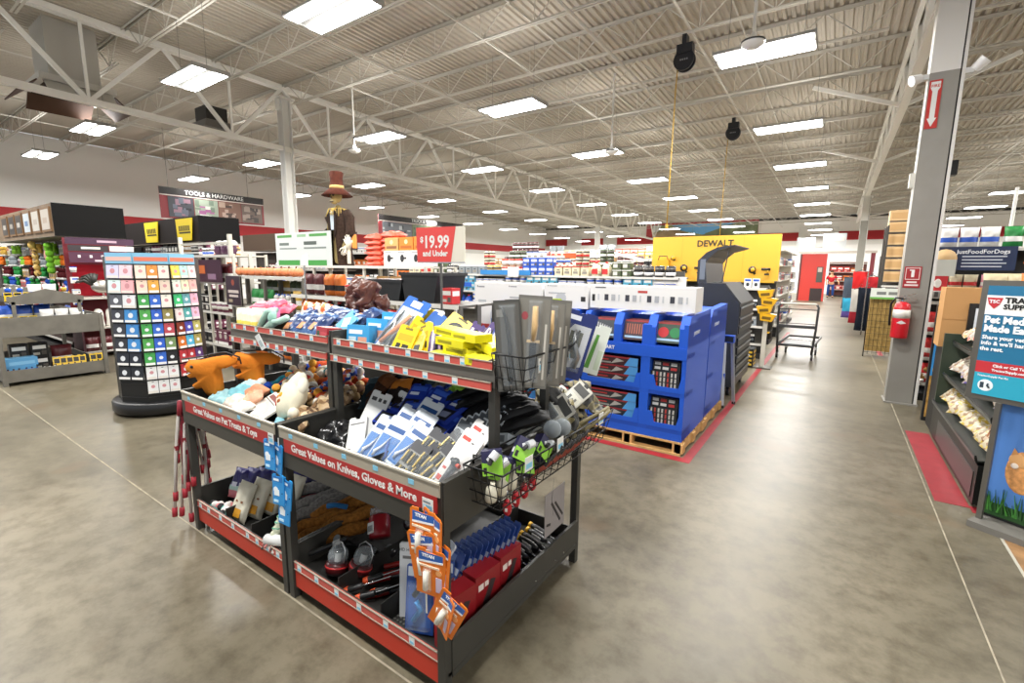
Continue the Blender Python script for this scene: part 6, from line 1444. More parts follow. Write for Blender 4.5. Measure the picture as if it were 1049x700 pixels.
def sawhorse():
    o = empty('work_stand', (-1.12, 6.45, 0))
    b = MB(); b.box(-.2, -.05, .84, .13, .05, .93, mat('2350b4', .4)); b.box(.0, -.054, .85, .12, -.05, .92, mat('16191f', .4)); b.build('beam', o)
    for p, q in (((.02, -.03, .84), (.06, -.12, .0)), ((.10, .03, .84), (.15, .16, 0)), ((-.15, -.03, .84), (-.19, -.12, 0)), ((-.15, .03, .84), (-.19, .16, 0))):
        b = MB(); b.bar(p, q, .035, .03, mat('b9bcc2', .35, .7)); b.cyl(q, (q[0], q[1], .035), .025, BLK, 8); b.build('leg', o)
    b = MB(); b.box(.025, -.09, .36, .06, -.05, .44, mat('2350b4', .4)); b.build('leg_lock', o)
    tag(o, 'folding work stand with blue beam and silver legs in front of the tool cabinet', 'work stand')
sawhorse()
# ---- yellow tool wall
YW = mat('e2ab33', .5)
b = MB(); b.box(-4.3, 13.15, 1.5, -1.18, 13.25, 2.63, YW)
for x in (-3.5, -2.75, -2.0): b.box(x, 13.147, 1.5, x + .006, 13.15, 2.63, mat('c9962a', .5))
yw = b.build('tool_sign_wall'); tag(yw, 'big yellow sign wall reading DEWALT above the power tools', 'sign')
text('DEWALT', .22, mat('35331f', .5), yw, (-2.68, 13.143, 2.43), bold=.006)
def ptool(b, x, z, s_, k):
    K = mat('23211c', .4)
    if k == 0: b.box(x - .14 * s_, 12.95, z, x + .14 * s_, 13.14, z + .1 * s_, K); b.box(x - .12 * s_, 12.95, z + .1 * s_, x + .12 * s_, 13.12, z + .3 * s_, mat('d9a420', .4)); b.tube([(x - .1 * s_, 13, z + .3 * s_), (x - .08 * s_, 13, z + .38 * s_), (x + .08 * s_, 13, z + .38 * s_), (x + .1 * s_, 13, z + .3 * s_)], .014, K, 6)
    elif k == 1: b.ell((x, 13.05, z + .14 * s_), (.1 * s_, .06, .1 * s_), K, 12, 8); b.tube([(x, 13.05, z + .14 * s_), (x + .08 * s_, 13.05, z + .02)], .03, K, 8); b.ell((x + .02, 13.0, z + .14 * s_), (.05, .03, .05), mat('d9a420', .4), 10, 6)
    else: b.tube([(x - .14 * s_, 13.06, z + .16 * s_), (x + .08 * s_, 13.06, z + .16 * s_)], .035, K, 8); b.tube([(x + .02, 13.06, z + .16 * s_), (x + .0, 13.06, z + .02)], .025, mat('d9a420', .4), 8); b.box(x - .05, 13.0, z, x + .05, 13.1, z + .04, K)
for k, (x, z, s_, t, nm) in enumerate(((-3.95, 1.62, 1.3, 0, 'yellow and black tool case at the left of the yellow wall'), (-3.4, 1.66, 1, 1, 'black round tool beside the tool case on the yellow wall'), (-3.0, 1.66, .9, 2, 'small drill left of the tool cabinet lid on the yellow wall'), (-1.75, 1.64, .9, 1, 'small round saw to the right of the tool cabinet lid'), (-1.42, 1.64, .9, 2, 'drill nearest the right end of the yellow wall'), (-3.7, 1.98, .6, 1, 'small dark tool above the yellow tool case'))):
    b = MB(); ptool(b, x, z, s_, t); tag(b.build('power_tool'), nm, 'power tool')
rack(-4.3, -1.2, 12.6, 13.3, 1.5, (.3, .7, 1.1, 1.5), 'yellow-edged power tool shelves under the yellow sign wall', mat('4a4740', .5), lip=mat('dfae2c', .5))
for j, z in enumerate((.3, .7, 1.1)): stock(-4.2, -1.25, 12.68, z, 'y', [('box', 'yellow'), ('box', 'black'), ('bag', 'yellow'), ('box', 'black')], 'the %s shelf of the power tool rack' % LEVN[j], 1.25)
b = MB(); b.box(-2.9, 8.96, 1.28, -2.28, 9.0, 1.62, mat('e6e4de', .5)); deco(b, .1, .1, 0, []); b.box(-2.85, 8.955, 1.55, -2.7, 8.96, 1.59, mat('d9b82c')); b.cyl((-2.6, 8.98, 0), (-2.6, 8.98, 1.3), .012, CHR, 8); tag(b.build('white_card_sign'), 'white card sign standing in front of the yellow tool shelves', 'sign')
# big middle stock runs
def run(x0, x1, y0, y1, h, lv, lb, where, plan, m=SHG, s=1.2, fill=.34, topplan=None):
    rack(x0, x1, y0, y1, h, lv, lb, m)
    for j, z in enumerate(lv):
        pl = plan[j % len(plan)]
        top = j == len(lv) - 1
        stock(x0 + .08, x1 - .05, y0 + .1, z, 'y', topplan if (top and topplan) else pl, 'the %s shelf of %s' % (LEVN[j], where), s, fillh=(.6 if top and topplan else fill))
run(-9.6, -2.4, 8.9, 9.6, 1.72, (.8, 1.2, 1.6), 'grey shelf run behind the white cartons', 'the run behind the white cartons', [[('box', 'blue'), ('box', 'grey'), ('jug', 'blue')], [('box', 'sky blue'), ('box', 'white'), ('box', 'blue')], [('box', 'cream'), ('jug', 'cream'), ('box', 'olive'), ('can', 'black'), ('box', 'grey'), ('can', 'gold'), ('tub', 'cream'), ('box', 'blue')]], fill=.4)
b = MB(); b.box(-7.0, 8.84, 1.60, -5.6, 8.87, 1.71, mat('2f7fc0', .5)); b.box(-6.2, 8.83, 1.56, -5.9, 8.84, 1.78, WHT); tag(b.build('shelf_banner'), 'blue shelf banner with a white ticket behind the white cartons', 'banner')
b = MB(); b.box(-9.4, 8.84, 1.30, -7.3, 8.87, 1.40, mat('2456b4', .5)); tag(b.build('shelf_banner'), 'blue shelf banner lower left behind the white cartons', 'banner')
run(-10.9, -4.6, 13.9, 14.6, 1.75, (.8, 1.2, 1.70), 'long middle shelf run with oil and cartons', 'the oil run', [[('jug', 'black'), ('box', 'red')], [('bottle', 'yellow'), ('jug', 'cream'), ('bottle', 'black'), ('jug', 'white')], [('box', 'brown')]], s=1.25, topplan=[('box', 'brown'), ('can', 'maroon'), ('can', 'maroon'), ('jug', 'yellow'), ('can', 'white'), ('jug', 'cream'), ('can', 'cream')])
for r_ in range(4):
    for k in range(6):
        inst('bigcan', goods('can', 'maroon'), (-9.4 + .17 * k, 13.85, 1.70 + r_ * .235), (0, 0, .1 * k), 'maroon can in the tall stacked wall of cans on the oil run, %s layer' % ('bottom', 'second', 'third', 'top')[r_], 'can', 'maroon cans %s layer' % ('bottom', 'second', 'third', 'top')[r_], 1.28)
run(-8.4, -4.2, 10.6, 11.3, 1.72, (.8, 1.2, 1.62), 'middle shelf run with dog beds and cream jars', 'the jar run', [[('box', 'olive'), ('box', 'cream')], [('can', 'cream'), ('box', 'olive'), ('can', 'black')], [('can', 'cream'), ('jug', 'cream'), ('box', 'olive'), ('bottle', 'cream'), ('can', 'olive')]], s=1.1, topplan=[('can', 'cream'), ('bottle', 'cream'), ('can', 'olive'), ('box', 'white'), ('jug', 'cream')])
b = MB(); b.prism([(0, 0), (.25, .42), (.45, .40), (.2, 0)], 11.0, 11.04, mat('8b8a62', .6)); b.prism([(.25, .42), (1.1, .22), (1.1, .19), (.25, .38)], 10.7, 11.3, mat('d5d3cb', .6)); tag(b.build('pop_up_tent', loc=(-5.0, 0, 1.78)), 'olive and white tilted canopy on the middle shelf run', 'canopy')
b = MB(); b.box(-5.75, 10.7, 2.02, -5.2, 11.0, 2.14, mat('d35a2c', .5)); b.box(-5.75, 10.69, 2.14, -5.2, 11.0, 2.16, mat('e6e2da', .5)); tag(b.build('orange_case'), 'flat orange case on top of the middle shelf run', 'case')
run(-12, -5.5, 17.6, 18.3, 2.2, (.8, 1.3, 1.8, 2.15), 'white shelf run far down the left half', 'the far white run', [[('box', 'white'), ('box', 'brown')], [('box', 'grey'), ('box', 'cream')], [('jug', 'cream'), ('box', 'yellow'), ('box', 'black'), ('box', 'olive')], [('box', 'white'), ('can', 'red'), ('box', 'cream'), ('box', 'gold')]], SHW, 1.7)
run(-14, -5, 22, 22.8, 2.4, (1.3, 1.9, 2.35), 'farthest white shelf run before the back wall', 'the farthest white run', [[('box', 'white'), ('box', 'cream')], [('box', 'grey'), ('box', 'cream'), ('box', 'brown')], [('box', 'white'), ('bag', 'grey'), ('box', 'cream')]], SHW, 2.2)
run(-25, -14.2, 15.4, 16.2, 2.2, (.8, 1.3, 1.8, 2.15), 'wide shelf run near the left side wall', 'the left wall run', [[('box', 'red'), ('box', 'white')], [('box', 'orange'), ('box', 'black')], [('jug', 'white'), ('box', 'orange'), ('box', 'black')], [('box', 'brown'), ('box', 'white')]], SHG, 1.8)
run(-17, -12.3, 10.2, 11, 2.25, (.8, 1.3, 1.8, 2.2), 'dark shelf run with red boxes beyond the white column', 'the red box run', [[('box', 'red'), ('box', 'white')], [('box', 'orange'), ('box', 'black')], [('jug', 'white'), ('box', 'orange'), ('box', 'black')], [('box', 'red'), ('box', 'white'), ('box', 'orange')]], SHG, 1.5)
# small tools / racks left of the aisle
def clampstand():
    o = empty('yellow_bin_stand', (-.98, 9.5, 0))
    b = MB(); b.box(-.035, -.03, 0, .035, .03, 1.0, mat('c9c5b8', .5)); b.box(-.16, -.16, 0, .16, .16, .02, SHG); b.build('post', o)
    for j in range(4):
        b = MB(); b.prism([(-.1, 0), (.08, 0), (.13, .13), (-.13, .13)], -.11, .11, mat('dba618', .4), 'y'); b.box(-.08, -.113, .03, .06, -.11, .08, mat('6b5212', .4)); b.build('yellow_tray', o, loc=(.02 * (-1) ** j, 0, .86 + .14 * j), rot=(0, R(6 * (-1) ** j), 0))
    tag(o, 'cream post holding stacked yellow trays beside the aisle', 'bin stand')
clampstand()
b = MB(); b.box(-.14, -.16, 0, .14, .16, .34, mat('17181a', .5))
for j in range(4): b.box(.14, -.13, .04 + .075 * j, .143, .13, .075 + .075 * j, mat('d8b02a', .5)); b.box(-.12, -.163, .04 + .075 * j, .12, -.16, .075 + .075 * j, mat('d8b02a', .5))
tag(b.build('striped_crate', loc=(-1.25, 9.5, 0)), 'low black crate with yellow stripes by the yellow tray stand', 'crate')
run(-1.62, -1.12, 10.4, 11.2, 1.45, (.3, .65, 1.0, 1.4), 'narrow rack of hardware between the yellow wall and the cart', 'the narrow hardware rack', [[('pack', 'black'), ('pack', 'red')], [('pack', 'grey')], [('pack', 'black'), ('pack', 'red')], [('pack', 'white')]])
rack(-2.0, -1.2, 14.2, 19.5, 2.3, (.3, .7, 1.1, 1.5, 1.9, 2.3), 'tall aisle-side rack of small parts past the yellow wall', SHW)
for j, z in enumerate((.3, .7, 1.1, 1.5, 1.9)):
    stock(14.3, 19.4, -1.27, z, 'x', [('pack', 'white'), ('pack', 'grey'), ('pack', 'red'), ('pack', 'black'), ('box', 'white'), ('pack', 'pink')], 'the %s aisle side of the small parts rack' % LEVN[j], 1.3)
    stock(-1.98, -1.25, 14.3, z, 'y', [('pack', 'white'), ('pack', 'red'), ('pack', 'grey')], 'the %s end row of the small parts rack' % LEVN[j], 1.3)
# shopping cart
def cart():
    o = empty('stock_cart', (-.56, 11.15, 0)); K = mat('4a4b4c', .35, .6)
    for y in (-.36,):
        b = MB(); b.tube([(-.3, y, .12), (-.33, y, .6), (-.34, y, 1.05), (-.31, y, 1.10)], .022, K, 8); b.build('upright', o)
        b = MB(); b.tube([(.29, y, .12), (.32, y, .6), (.33, y, 1.05), (.30, y, 1.10)], .022, K, 8); b.build('upright', o)
    b = MB(); b.cyl((-.31, -.36, 1.11), (.30, -.36, 1.11), .02, mat('c7c2b6', .5), 10); b.build('handle', o)
    b = MB(); b.bar((-.33, -.36, 1.0), (.32, -.36, 1.0), .015, .02, K); b.bar((-.32, -.36, .66), (.31, -.36, .66), .04, .06, K); b.bar((-.33, -.36, .72), (.32, -.36, .72), .01, .012, K); b.build('cross_bar', o)
    b = MB(); b.tube([(-.31, -.38, .28), (.30, -.38, .28), (.40, .6, .36), (-.18, .6, .36), (-.31, -.38, .28)], .026, K, 6); b.box(-.2, -.3, .29, .25, .3, .30, mat('5c5d5e', .5, .4))
    for i in range(9): t = -.3 + i * .07; b.bar((t, -.36, .262), (t + .07, .48, .295), .008, .008, K)
    for i in range(6): yy = -.3 + i * .15; b.bar((-.3, yy, .265 + i * .006), (.33, yy, .265 + i * .006), .008, .008, K)
    b.build('lower_deck', o)
    for x, y in ((-.3, -.34), (.3, -.34), (-.2, .42), (.34, .42)):
        b = MB(); b.cyl((x - .018, y, .065), (x + .018, y, .065), .065, BLK, 14); b.box(x - .028, y - .02, .07, x + .028, y + .02, .17, mat('d9d9d6', .4)); b.bar((x, y, .15), (x, y, .27), .03, .03, K); b.build('caster', o)
    tag(o, 'dark tubular stock cart with a light handle standing in the aisle', 'cart')
cart()
# red door booth, back of the aisle
def booth():
    o = empty('red_booth', (-.9, 33, 0))
    rd = mat('c23228', .45)
    b = MB(); b.box(-1.0, 0, 0, .35, .08, 2.75, rd); b.box(-.35, -.01, 0, .25, 0, .75, mat('2a1a1a', .5)); b.box(-1.0, -.02, 0, -.9, .1, 2.75, mat('5a2a28', .5)); b.build('door_panel', o)
    b = MB(); b.box(-.1, -.02, 1.1, .2, -.01, 2.0, mat('4c4a44', .3)); b.box(-.05, -.03, 1.7, .15, -.02, 1.95, mat('b8a8a0', .5)); b.build('window', o)
    b = MB(); b.box(-1.1, -.1, 2.78, 2.6, .3, 2.9, mat('c9beb4', .5)); b.box(2.35, 0, 0, 2.55, .1, 2.78, mat('7a2a34', .5)); b.build('lintel', o)
    tag(o, 'tall red door panel at the end of the main aisle', 'door')
booth()
rack(.0 - .5, 1.6, 40, 40.8, 2.4, (.5, 1.1, 1.7, 2.3), 'shelves behind the person at the end of the aisle', mat('6a3a34', .6))
for j, z in enumerate((.5, 1.1, 1.7)): stock(-.4, 1.5, 40.1, z, 'y', [('box', 'red'), ('box', 'orange'), ('box', 'blue'), ('box', 'brown')], 'the %s shelf behind the person' % LEVN[j], 2.2)
run(-8, -2.4, 34, 34.8, 2.6, (.6, 1.3, 2.0, 2.55), 'shelves left of the red door panel', 'the run left of the red door', [[('box', 'white'), ('box', 'grey')], [('box', 'white'), ('box', 'red')], [('box', 'grey'), ('box', 'white')], [('box', 'white'), ('box', 'black')]], SHW, 2.2)
run(1.9, 9, 33, 33.8, 2.6, (.6, 1.3, 2.0, 2.5), 'far shelves right of the far column', 'the run right of the far column', [[('box', 'white'), ('box', 'grey')], [('box', 'white'), ('box', 'plum')], [('box', 'gold'), ('box', 'plum'), ('box', 'grey')], [('box', 'white'), ('box', 'black')]], SHG, 2.2)
for k, (x, z, w_, h_, c) in enumerate(((-1.7, 3.1, .9, .8, 'b9bfc2'), (-.3, 3.05, 1.1, 1.0, 'c9cdce'))):
    b = MB(); b.box(-w_ / 2, 0, 0, w_ / 2, .3, h_, mat(c, .5)); b.box(-w_ / 2 + .1, -.01, h_ * .55, w_ / 2 - .1, 0, h_ * .8, mat('e6d9d4', .5)); tag(b.build('stacked_carton', loc=(x, 33.05, 2.9)), 'pale carton above the red door panel, ' + ('left', 'right')[k] + ' one', 'carton')
# ---- right side of the aisle
def extinguisher():
    o = empty('fire_extinguisher', (.735, 7.84, .9)); rr = mat('c8202a', .3)
    b = MB(); b.lathe([(0, 0), (.085, 0), (.09, .02), (.09, .38), (.075, .44), (.035, .47), (0, .47)], rr, 20); b.build('cylinder', o)
    b = MB(); b.lathe([(.0906, .26), (.0906, .37)], mat('e3e1d8', .4), 20); b.prism([(-.05, .20), (0, .235), (.05, .20), (0, .185)], -.092, -.0905, WHT); b.build('label_band', o)
    b = MB(); b.cyl((0, 0, .47), (0, 0, .52), .025, CHR, 10); b.bar((0, 0, .52), (.14, 0, .50), .02, .012, CHR); b.bar((0, 0, .54), (.12, 0, .58), .02, .012, CHR); b.build('valve', o)
    b = MB(); b.tube([(0, -.02, .51), (-.08, -.03, .52), (-.12, -.03, .44), (-.115, -.03, .22), (-.11, -.03, .16)], .013, BLK, 8); b.build('hose', o)
    tag(o, 'red fire extinguisher mounted on the grey steel column', 'fire extinguisher')
extinguisher()
b = MB(); b.box(-.085, -.004, 0, .085, 0, .27, mat('a8242a', .4))
deco(b, .17, .27, -.004, [('r', .08, .38, .92, .94, 'e9dcd8'), ('r', .12, .41, .88, .91, 'a8242a'), ('p', [(.42, .5), (.42, .8), (.3, .8), (.3, .85), (.6, .85), (.6, .5)], 'f0ecea'), ('r', .2, .22, .8, .3, 'e9dcd8'), ('r', .1, .08, .9, .16, 'e9dcd8')])
tag(b.build('wall_sign', loc=(.80, 7.94, 1.55)), 'small red extinguisher sign on the grey column above the extinguisher', 'sign')
b = MB(); b.box(-.06, -.004, 0, .06, 0, .56, mat('bb2a22', .4)); b.prism([(-.045, .54), (.045, .54), (.045, .47), (.025, .43), (.025, .12), (.045, .12), (0, .02), (-.045, .12), (-.025, .12), (-.025, .43), (-.045, .47)], -.006, -.004, WHT)
fs = b.build('fire_arrow_sign', loc=(.77, 7.94, 3.5)); tag(fs, 'red sign with a white arrow reading FIRE, high on the grey column', 'sign'); text('FIRE', .045, mat('bb2a22', .4), fs, (0, -.0065, .49), bold=.001)
for k, sx in enumerate((-1, 1)):
    o = empty('emergency_light', (.86 + sx * .19, 8.0, 4.12), (0, 0, 0)); b = MB(); b.box(-.05, -.04, -.03, .05, .04, .03, mat('d9d9d6', .4)); b.build('bracket', o)
    b = MB(); b.cyl((sx * .05, -.02, 0), (sx * .14, -.06, .09 - .12 * (sx < 0)), .05, mat('e9e9e6', .4), 12, r1=.065); b.build('lamp_head', o)
    tag(o, 'white floodlight head on the %s side of the grey column' % ('left', 'right')[k], 'light')
b = MB(); b.cyl((1.02, 8.1, 0), (1.02, 8.1, 6.0), .012, mat('d9d7d0', .5), 8); tag(b.build('conduit_pipe'), 'thin white conduit running up the right side of the grey column', 'pipe')
b = MB(); b.box(-.05, -.05, 0, .05, .05, .18, mat('d3d0c6', .5)); tag(b.build('junction_box', loc=(.70, 8.1, 2.82)), 'small pale junction box on the left side of the grey column', 'box')
# wire panel with goods
def wirepanel():
    o = empty('wire_stand', (.80, 12.1, 0)); K = mat('26251f', .4, .4)
    b = MB(); b.tube([(-.2, 0, .0), (-.2, 0, 1.32), (.3, .0, 1.32), (.3, 0, 0)], .012, K, 6)
    for i in range(8): b.bar((-.2 + i * .0714, 0, .05), (-.2 + i * .0714, 0, 1.32), .006, .006, K)
    for i in range(10): b.bar((-.2, 0, .1 + i * .13), (.3, 0, .1 + i * .13), .006, .006, K)
    b.build('grid', o); b = MB(); b.box(-.18, .05, .12, .28, .25, 1.25, mat('a3864f', .7, var=.15, bs=14)); b.build('tan_filling', o, label='tan bundled goods behind the wires')
    b = MB(); b.box(-.2, -.03, 1.2, .3, -.02, 1.42, mat('dfe3da', .5)); b.box(-.2, -.034, 1.2, .3, -.03, 1.24, mat('6cab4e', .5)); b.box(-.1, -.034, 1.29, .05, -.03, 1.35, mat('7d807c', .5)); b.box(.09, -.034, 1.29, .25, -.03, 1.35, mat('7d807c', .5)); b.build('price_sign', o)
    tag(o, 'black wire panel holding tan goods left of the grey column', 'wire panel')
wirepanel()
for k in range(6):
    b = MB(); b.box(-.24, -.2, 0, .24, .2, .26, mat('d9b583', .6)); b.box(-.2, -.205, .05, .2, -.2, .2, mat('cba26c', .6)); b.box(-.24, -.21, -.03, .24, .2, 0, mat('4a423a', .5))
    tag(b.build('wooden_crate', loc=(1.2, 15.6, 1.50 + .31 * k if k < 5 else 3.02)), 'tan carton in the tall stack left of the grey column, %s from the bottom' % ('first', 'second', 'third', 'fourth', 'fifth', 'sixth')[k], 'carton')
rack(.95, 1.5, 15.2, 16.2, 2.9, (.4, .9, 1.4), 'dark tall rack carrying the tan cartons', mat('3a3733', .5), back=False)
for j, z in enumerate((.4, .9)): stock(.98, 1.45, 15.3, z, 'y', [('box', 'blue'), ('box', 'white')], 'the %s shelf under the tan cartons' % LEVN[j], 1.4)
# garments on a rail
def gar(c, c2, h):
    def fn():
        o = empty('hanging_garment'); b = MB(); m = mat(c, .85, bump=.2, bs=20)
        b.pillow(.42, h, .16, lambda v, s: m if v > .35 or not c2 else mat(c2, .85), .35, len(c), 10, 12); b.build('cloth', o)
        b = MB(); b.tube([(-.16, 0, h - .02), (0, 0, h + .05), (.16, 0, h - .02)], .01, mat('3a3a3a', .4), 5); b.tube([(0, 0, h + .05), (0, 0, h + .12), (.03, 0, h + .14)], .005, CHR, 5); b.build('hanger', o)
        return o
    return fn
for k, (x, y, z, c, c2, h, lb) in enumerate(((.42, 19.6, .5, '55606e', None, 1.05, 'slate grey jacket hanging beside the far column'), (.62, 18.2, .85, 'c62a2a', '2a3a6a', .9, 'red and navy jacket hanging right of the slate jacket'), (.42, 17.6, .35, '3fa8cc', '6a5aa8', .6, 'turquoise patterned blanket at the bottom left of the garment rail'), (.60, 17.0, .25, 'c9c4bc', 'a8303a', 1.0, 'white and red patterned blanket on the garment rail'), (.74, 16.4, .1, '1e2430', None, 1.2, 'dark navy trousers at the front of the garment rail'), (.9, 18.6, .7, 'd9d3cc', None, .9, 'pale shirt behind the red and navy jacket'), (.86, 17.2, .9, 'b02a30', None, .7, 'small crimson jacket above the navy trousers'))):
    tag(gar(c, c2, h)(), lb, 'garment').location = (x, y, z)
b = MB()
b.cyl((.7, 16.2, 1.75), (.7, 20.2, 1.75), .015, CHR, 8); b.cyl((.7, 16.2, 0), (.7, 16.2, 1.75), .015, CHR, 8); b.cyl((.7, 20.2, 0), (.7, 20.2, 1.75), .015, CHR, 8)
tag(b.build('garment_rail'), 'chrome garment rail beyond the wire panel', 'garment rail')
rack(1.35, 2.2, 17, 22, 2.5, (.3, .9, 1.5, 2.1, 2.5), 'long rack along the right side of the aisle beyond the garments', mat('4a4744', .5))
for j, z in enumerate((.3, .9, 1.5, 2.1)): stock(1.4, 2.1, 17.1, z, 'y', [('bag', 'plum'), ('box', 'gold'), ('box', 'maroon')], 'the %s end shelf beyond the garments' % LEVN[j], 1.5)
# red bag rack right of column
rack(1.06, 1.42, 8.35, 9.1, 1.4, (.25, .6, .95, 1.36), 'black wire rack with red bags right of the grey column', SHK)
for j, z in enumerate((.25, .6, .95)): stock(1.05, 1.45, 8.4, z, 'y', [('bag', 'red'), ('bag', 'maroon')], 'the %s shelf of the rack right of the grey column' % LEVN[j], 1.0)
stock(1.05, 1.4, 8.4, .27, 'y', [('plush', 'brown')], 'the bottom of the rack right of the grey column', 1)
# blue picture panel + dog food bag
b = MB(); b.box(-.11, -.03, 0, .1, .03, 1.38, SHK); b.box(-.09, -.035, .55, .045, -.03, 1.35, mat('3b8ed0', .5)); b.box(.045, -.035, .55, .09, -.03, 1.35, mat('6a8a3c', .5)); b.ell((.0, -.03, .62), (.08, .02, .12), mat('c9a878', .7), 12, 8); b.box(-.09, -.034, .05, .09, -.03, .55, mat('b58c4c', .7, var=.3, bs=20))
tag(b.build('picture_panel', loc=(1.10, 7.25, 0)), 'tall panel with blue sky and a tan dog beside the grey column', 'poster')
# cardboard carton behind the snack stand
def carton2():
    o = empty('cardboard_carton', (1.38, 6.95, .95)); b = MB(); b.box(-.4, -.15, 0, .4, .15, .64, mat('b98d5c', .7)); b.box(-.4, -.155, .3, .4, -.15, .302, mat('9a7348', .7)); b.build('box_body', o)
    b = MB(); b.box(-.2, -.18, -.02, .34, -.155, .48, BLK); b.box(-.15, -.184, .03, .30, -.18, .43, mat('dbe0e6', .4)); b.build('black_frame', o, label='black frame round a white sheet'); tag(o, 'brown carton with a black-framed white sheet behind the snack stand', 'carton')
carton2()
b = MB(); b.box(-.38, -.18, 0, .42, .2, .95, SHK); tag(b.build('plinth', loc=(1.40, 6.95, 0)), 'black plinth under the brown carton behind the snack stand', 'plinth')
# black snack stand
def snackstand():
    o = empty('snack_stand', (1.32, 5.62, 0)); G2 = mat('20251f', .4, .2); K = mat('191a19', .4, .3)
    b = MB(); b.box(-.33, -.98, .04, .35, .98, .34, K); b.box(-.335, -.9, .07, -.33, .6, .27, mat('2c2a2a', .3)); b.build('base', o)
    b = MB(); b.box(.3, -.98, .34, .35, .98, 1.12, G2); b.build('back_panel', o)
    b = MB(); b.box(-.33, .94, .34, .35, .98, 1.12, mat('3a4538', .4, .2)); b.build('end_panel', o)
    for j, (z, dx) in enumerate(((.36, -.33), (.66, -.28), (1.0, -.24))):
        b = MB(); b.M = Matrix.Translation((dx, 0, z)) @ Matrix.Rotation(R(-14), 4, 'Y'); b.box(0, -.96, 0, .58, .94, .012, G2); b.box(-.012, -.96, 0, 0, .94, .055, K); b.box(-.016, -.96, .012, -.012, .94, .042, mat('4c504c', .3, .5)); b.build('sloping_shelf', o)
    tag(o, 'black three-tier stand of bagged snacks at the right edge of the aisle', 'display stand')
snackstand()
def sb(c1, c2_):
    p1_ = mat_patches('bag_' + c1, [c1, c2_, 'b5a98f', '8c6f52', c1], 28, .35); p2_ = mat_patches('band_' + c2_, [c2_, 'c9bfa8', c2_], 40, .35)
    return bag('snack_bag', .24, .32, .1, lambda v, s: p1_ if v < .35 or v > .7 else p2_, .6, 5)
r_ = random.Random(21)
for j, (z, cols_, nm) in enumerate(((.42, (('b3a88f', 'c2aa48'), ('bab094', 'b39c3c'), ('a89a80', 'b08c48')), 'bottom'), (.74, (('a89c94', '54468a'), ('aaa298', '94877a'), ('9c9088', '8c7466')), 'middle'), (1.08, (('b04434', 'bdb2a4'), ('a89e94', 'a04432'), ('b5a68e', 'b08030')), 'top'))):
    for k in range(36):
        cc = cols_[k % 3]; i_, q_ = k % 12, k // 12
        inst('sb' + cc[0] + cc[1], sb(*cc), (1.04 + .17 * q_ + r_.uniform(-.02, .02) + .04 * j, 4.72 + .155 * i_, z + .03 + .075 * q_), (R(-60 + r_.uniform(-12, 12)), R(r_.uniform(-12, 12)), R(-78 + r_.uniform(-25, 25))), 'crinkled snack bag, %s shelf of the black stand, %s, %s from near end' % (nm, ('front row', 'middle row', 'back row')[q_], ('first', 'second', 'third', 'fourth', 'fifth', 'sixth', 'seventh', 'eighth', 'ninth', 'tenth', 'eleventh', 'twelfth')[i_]), 'snack bag', 'snack bags on the %s shelf' % nm, s=.78)
for k in range(6):
    inst('brown_stick', bag('stick_bag', .1, .3, .06, mat_patches('brown_sticks', ['7a4a26', '9a6436', 'c9b49a', '5a3418'], 30), .5, 9), (1.06 + .02 * k, 4.85 + .08 * k, .44), (R(-20), R(10), R(-60)), 'tall bag of brown chew sticks at the near end of the black stand, %s' % ('first', 'second', 'third', 'fourth', 'fifth', 'sixth')[k], 'chew bag', 'bags of brown chew sticks')
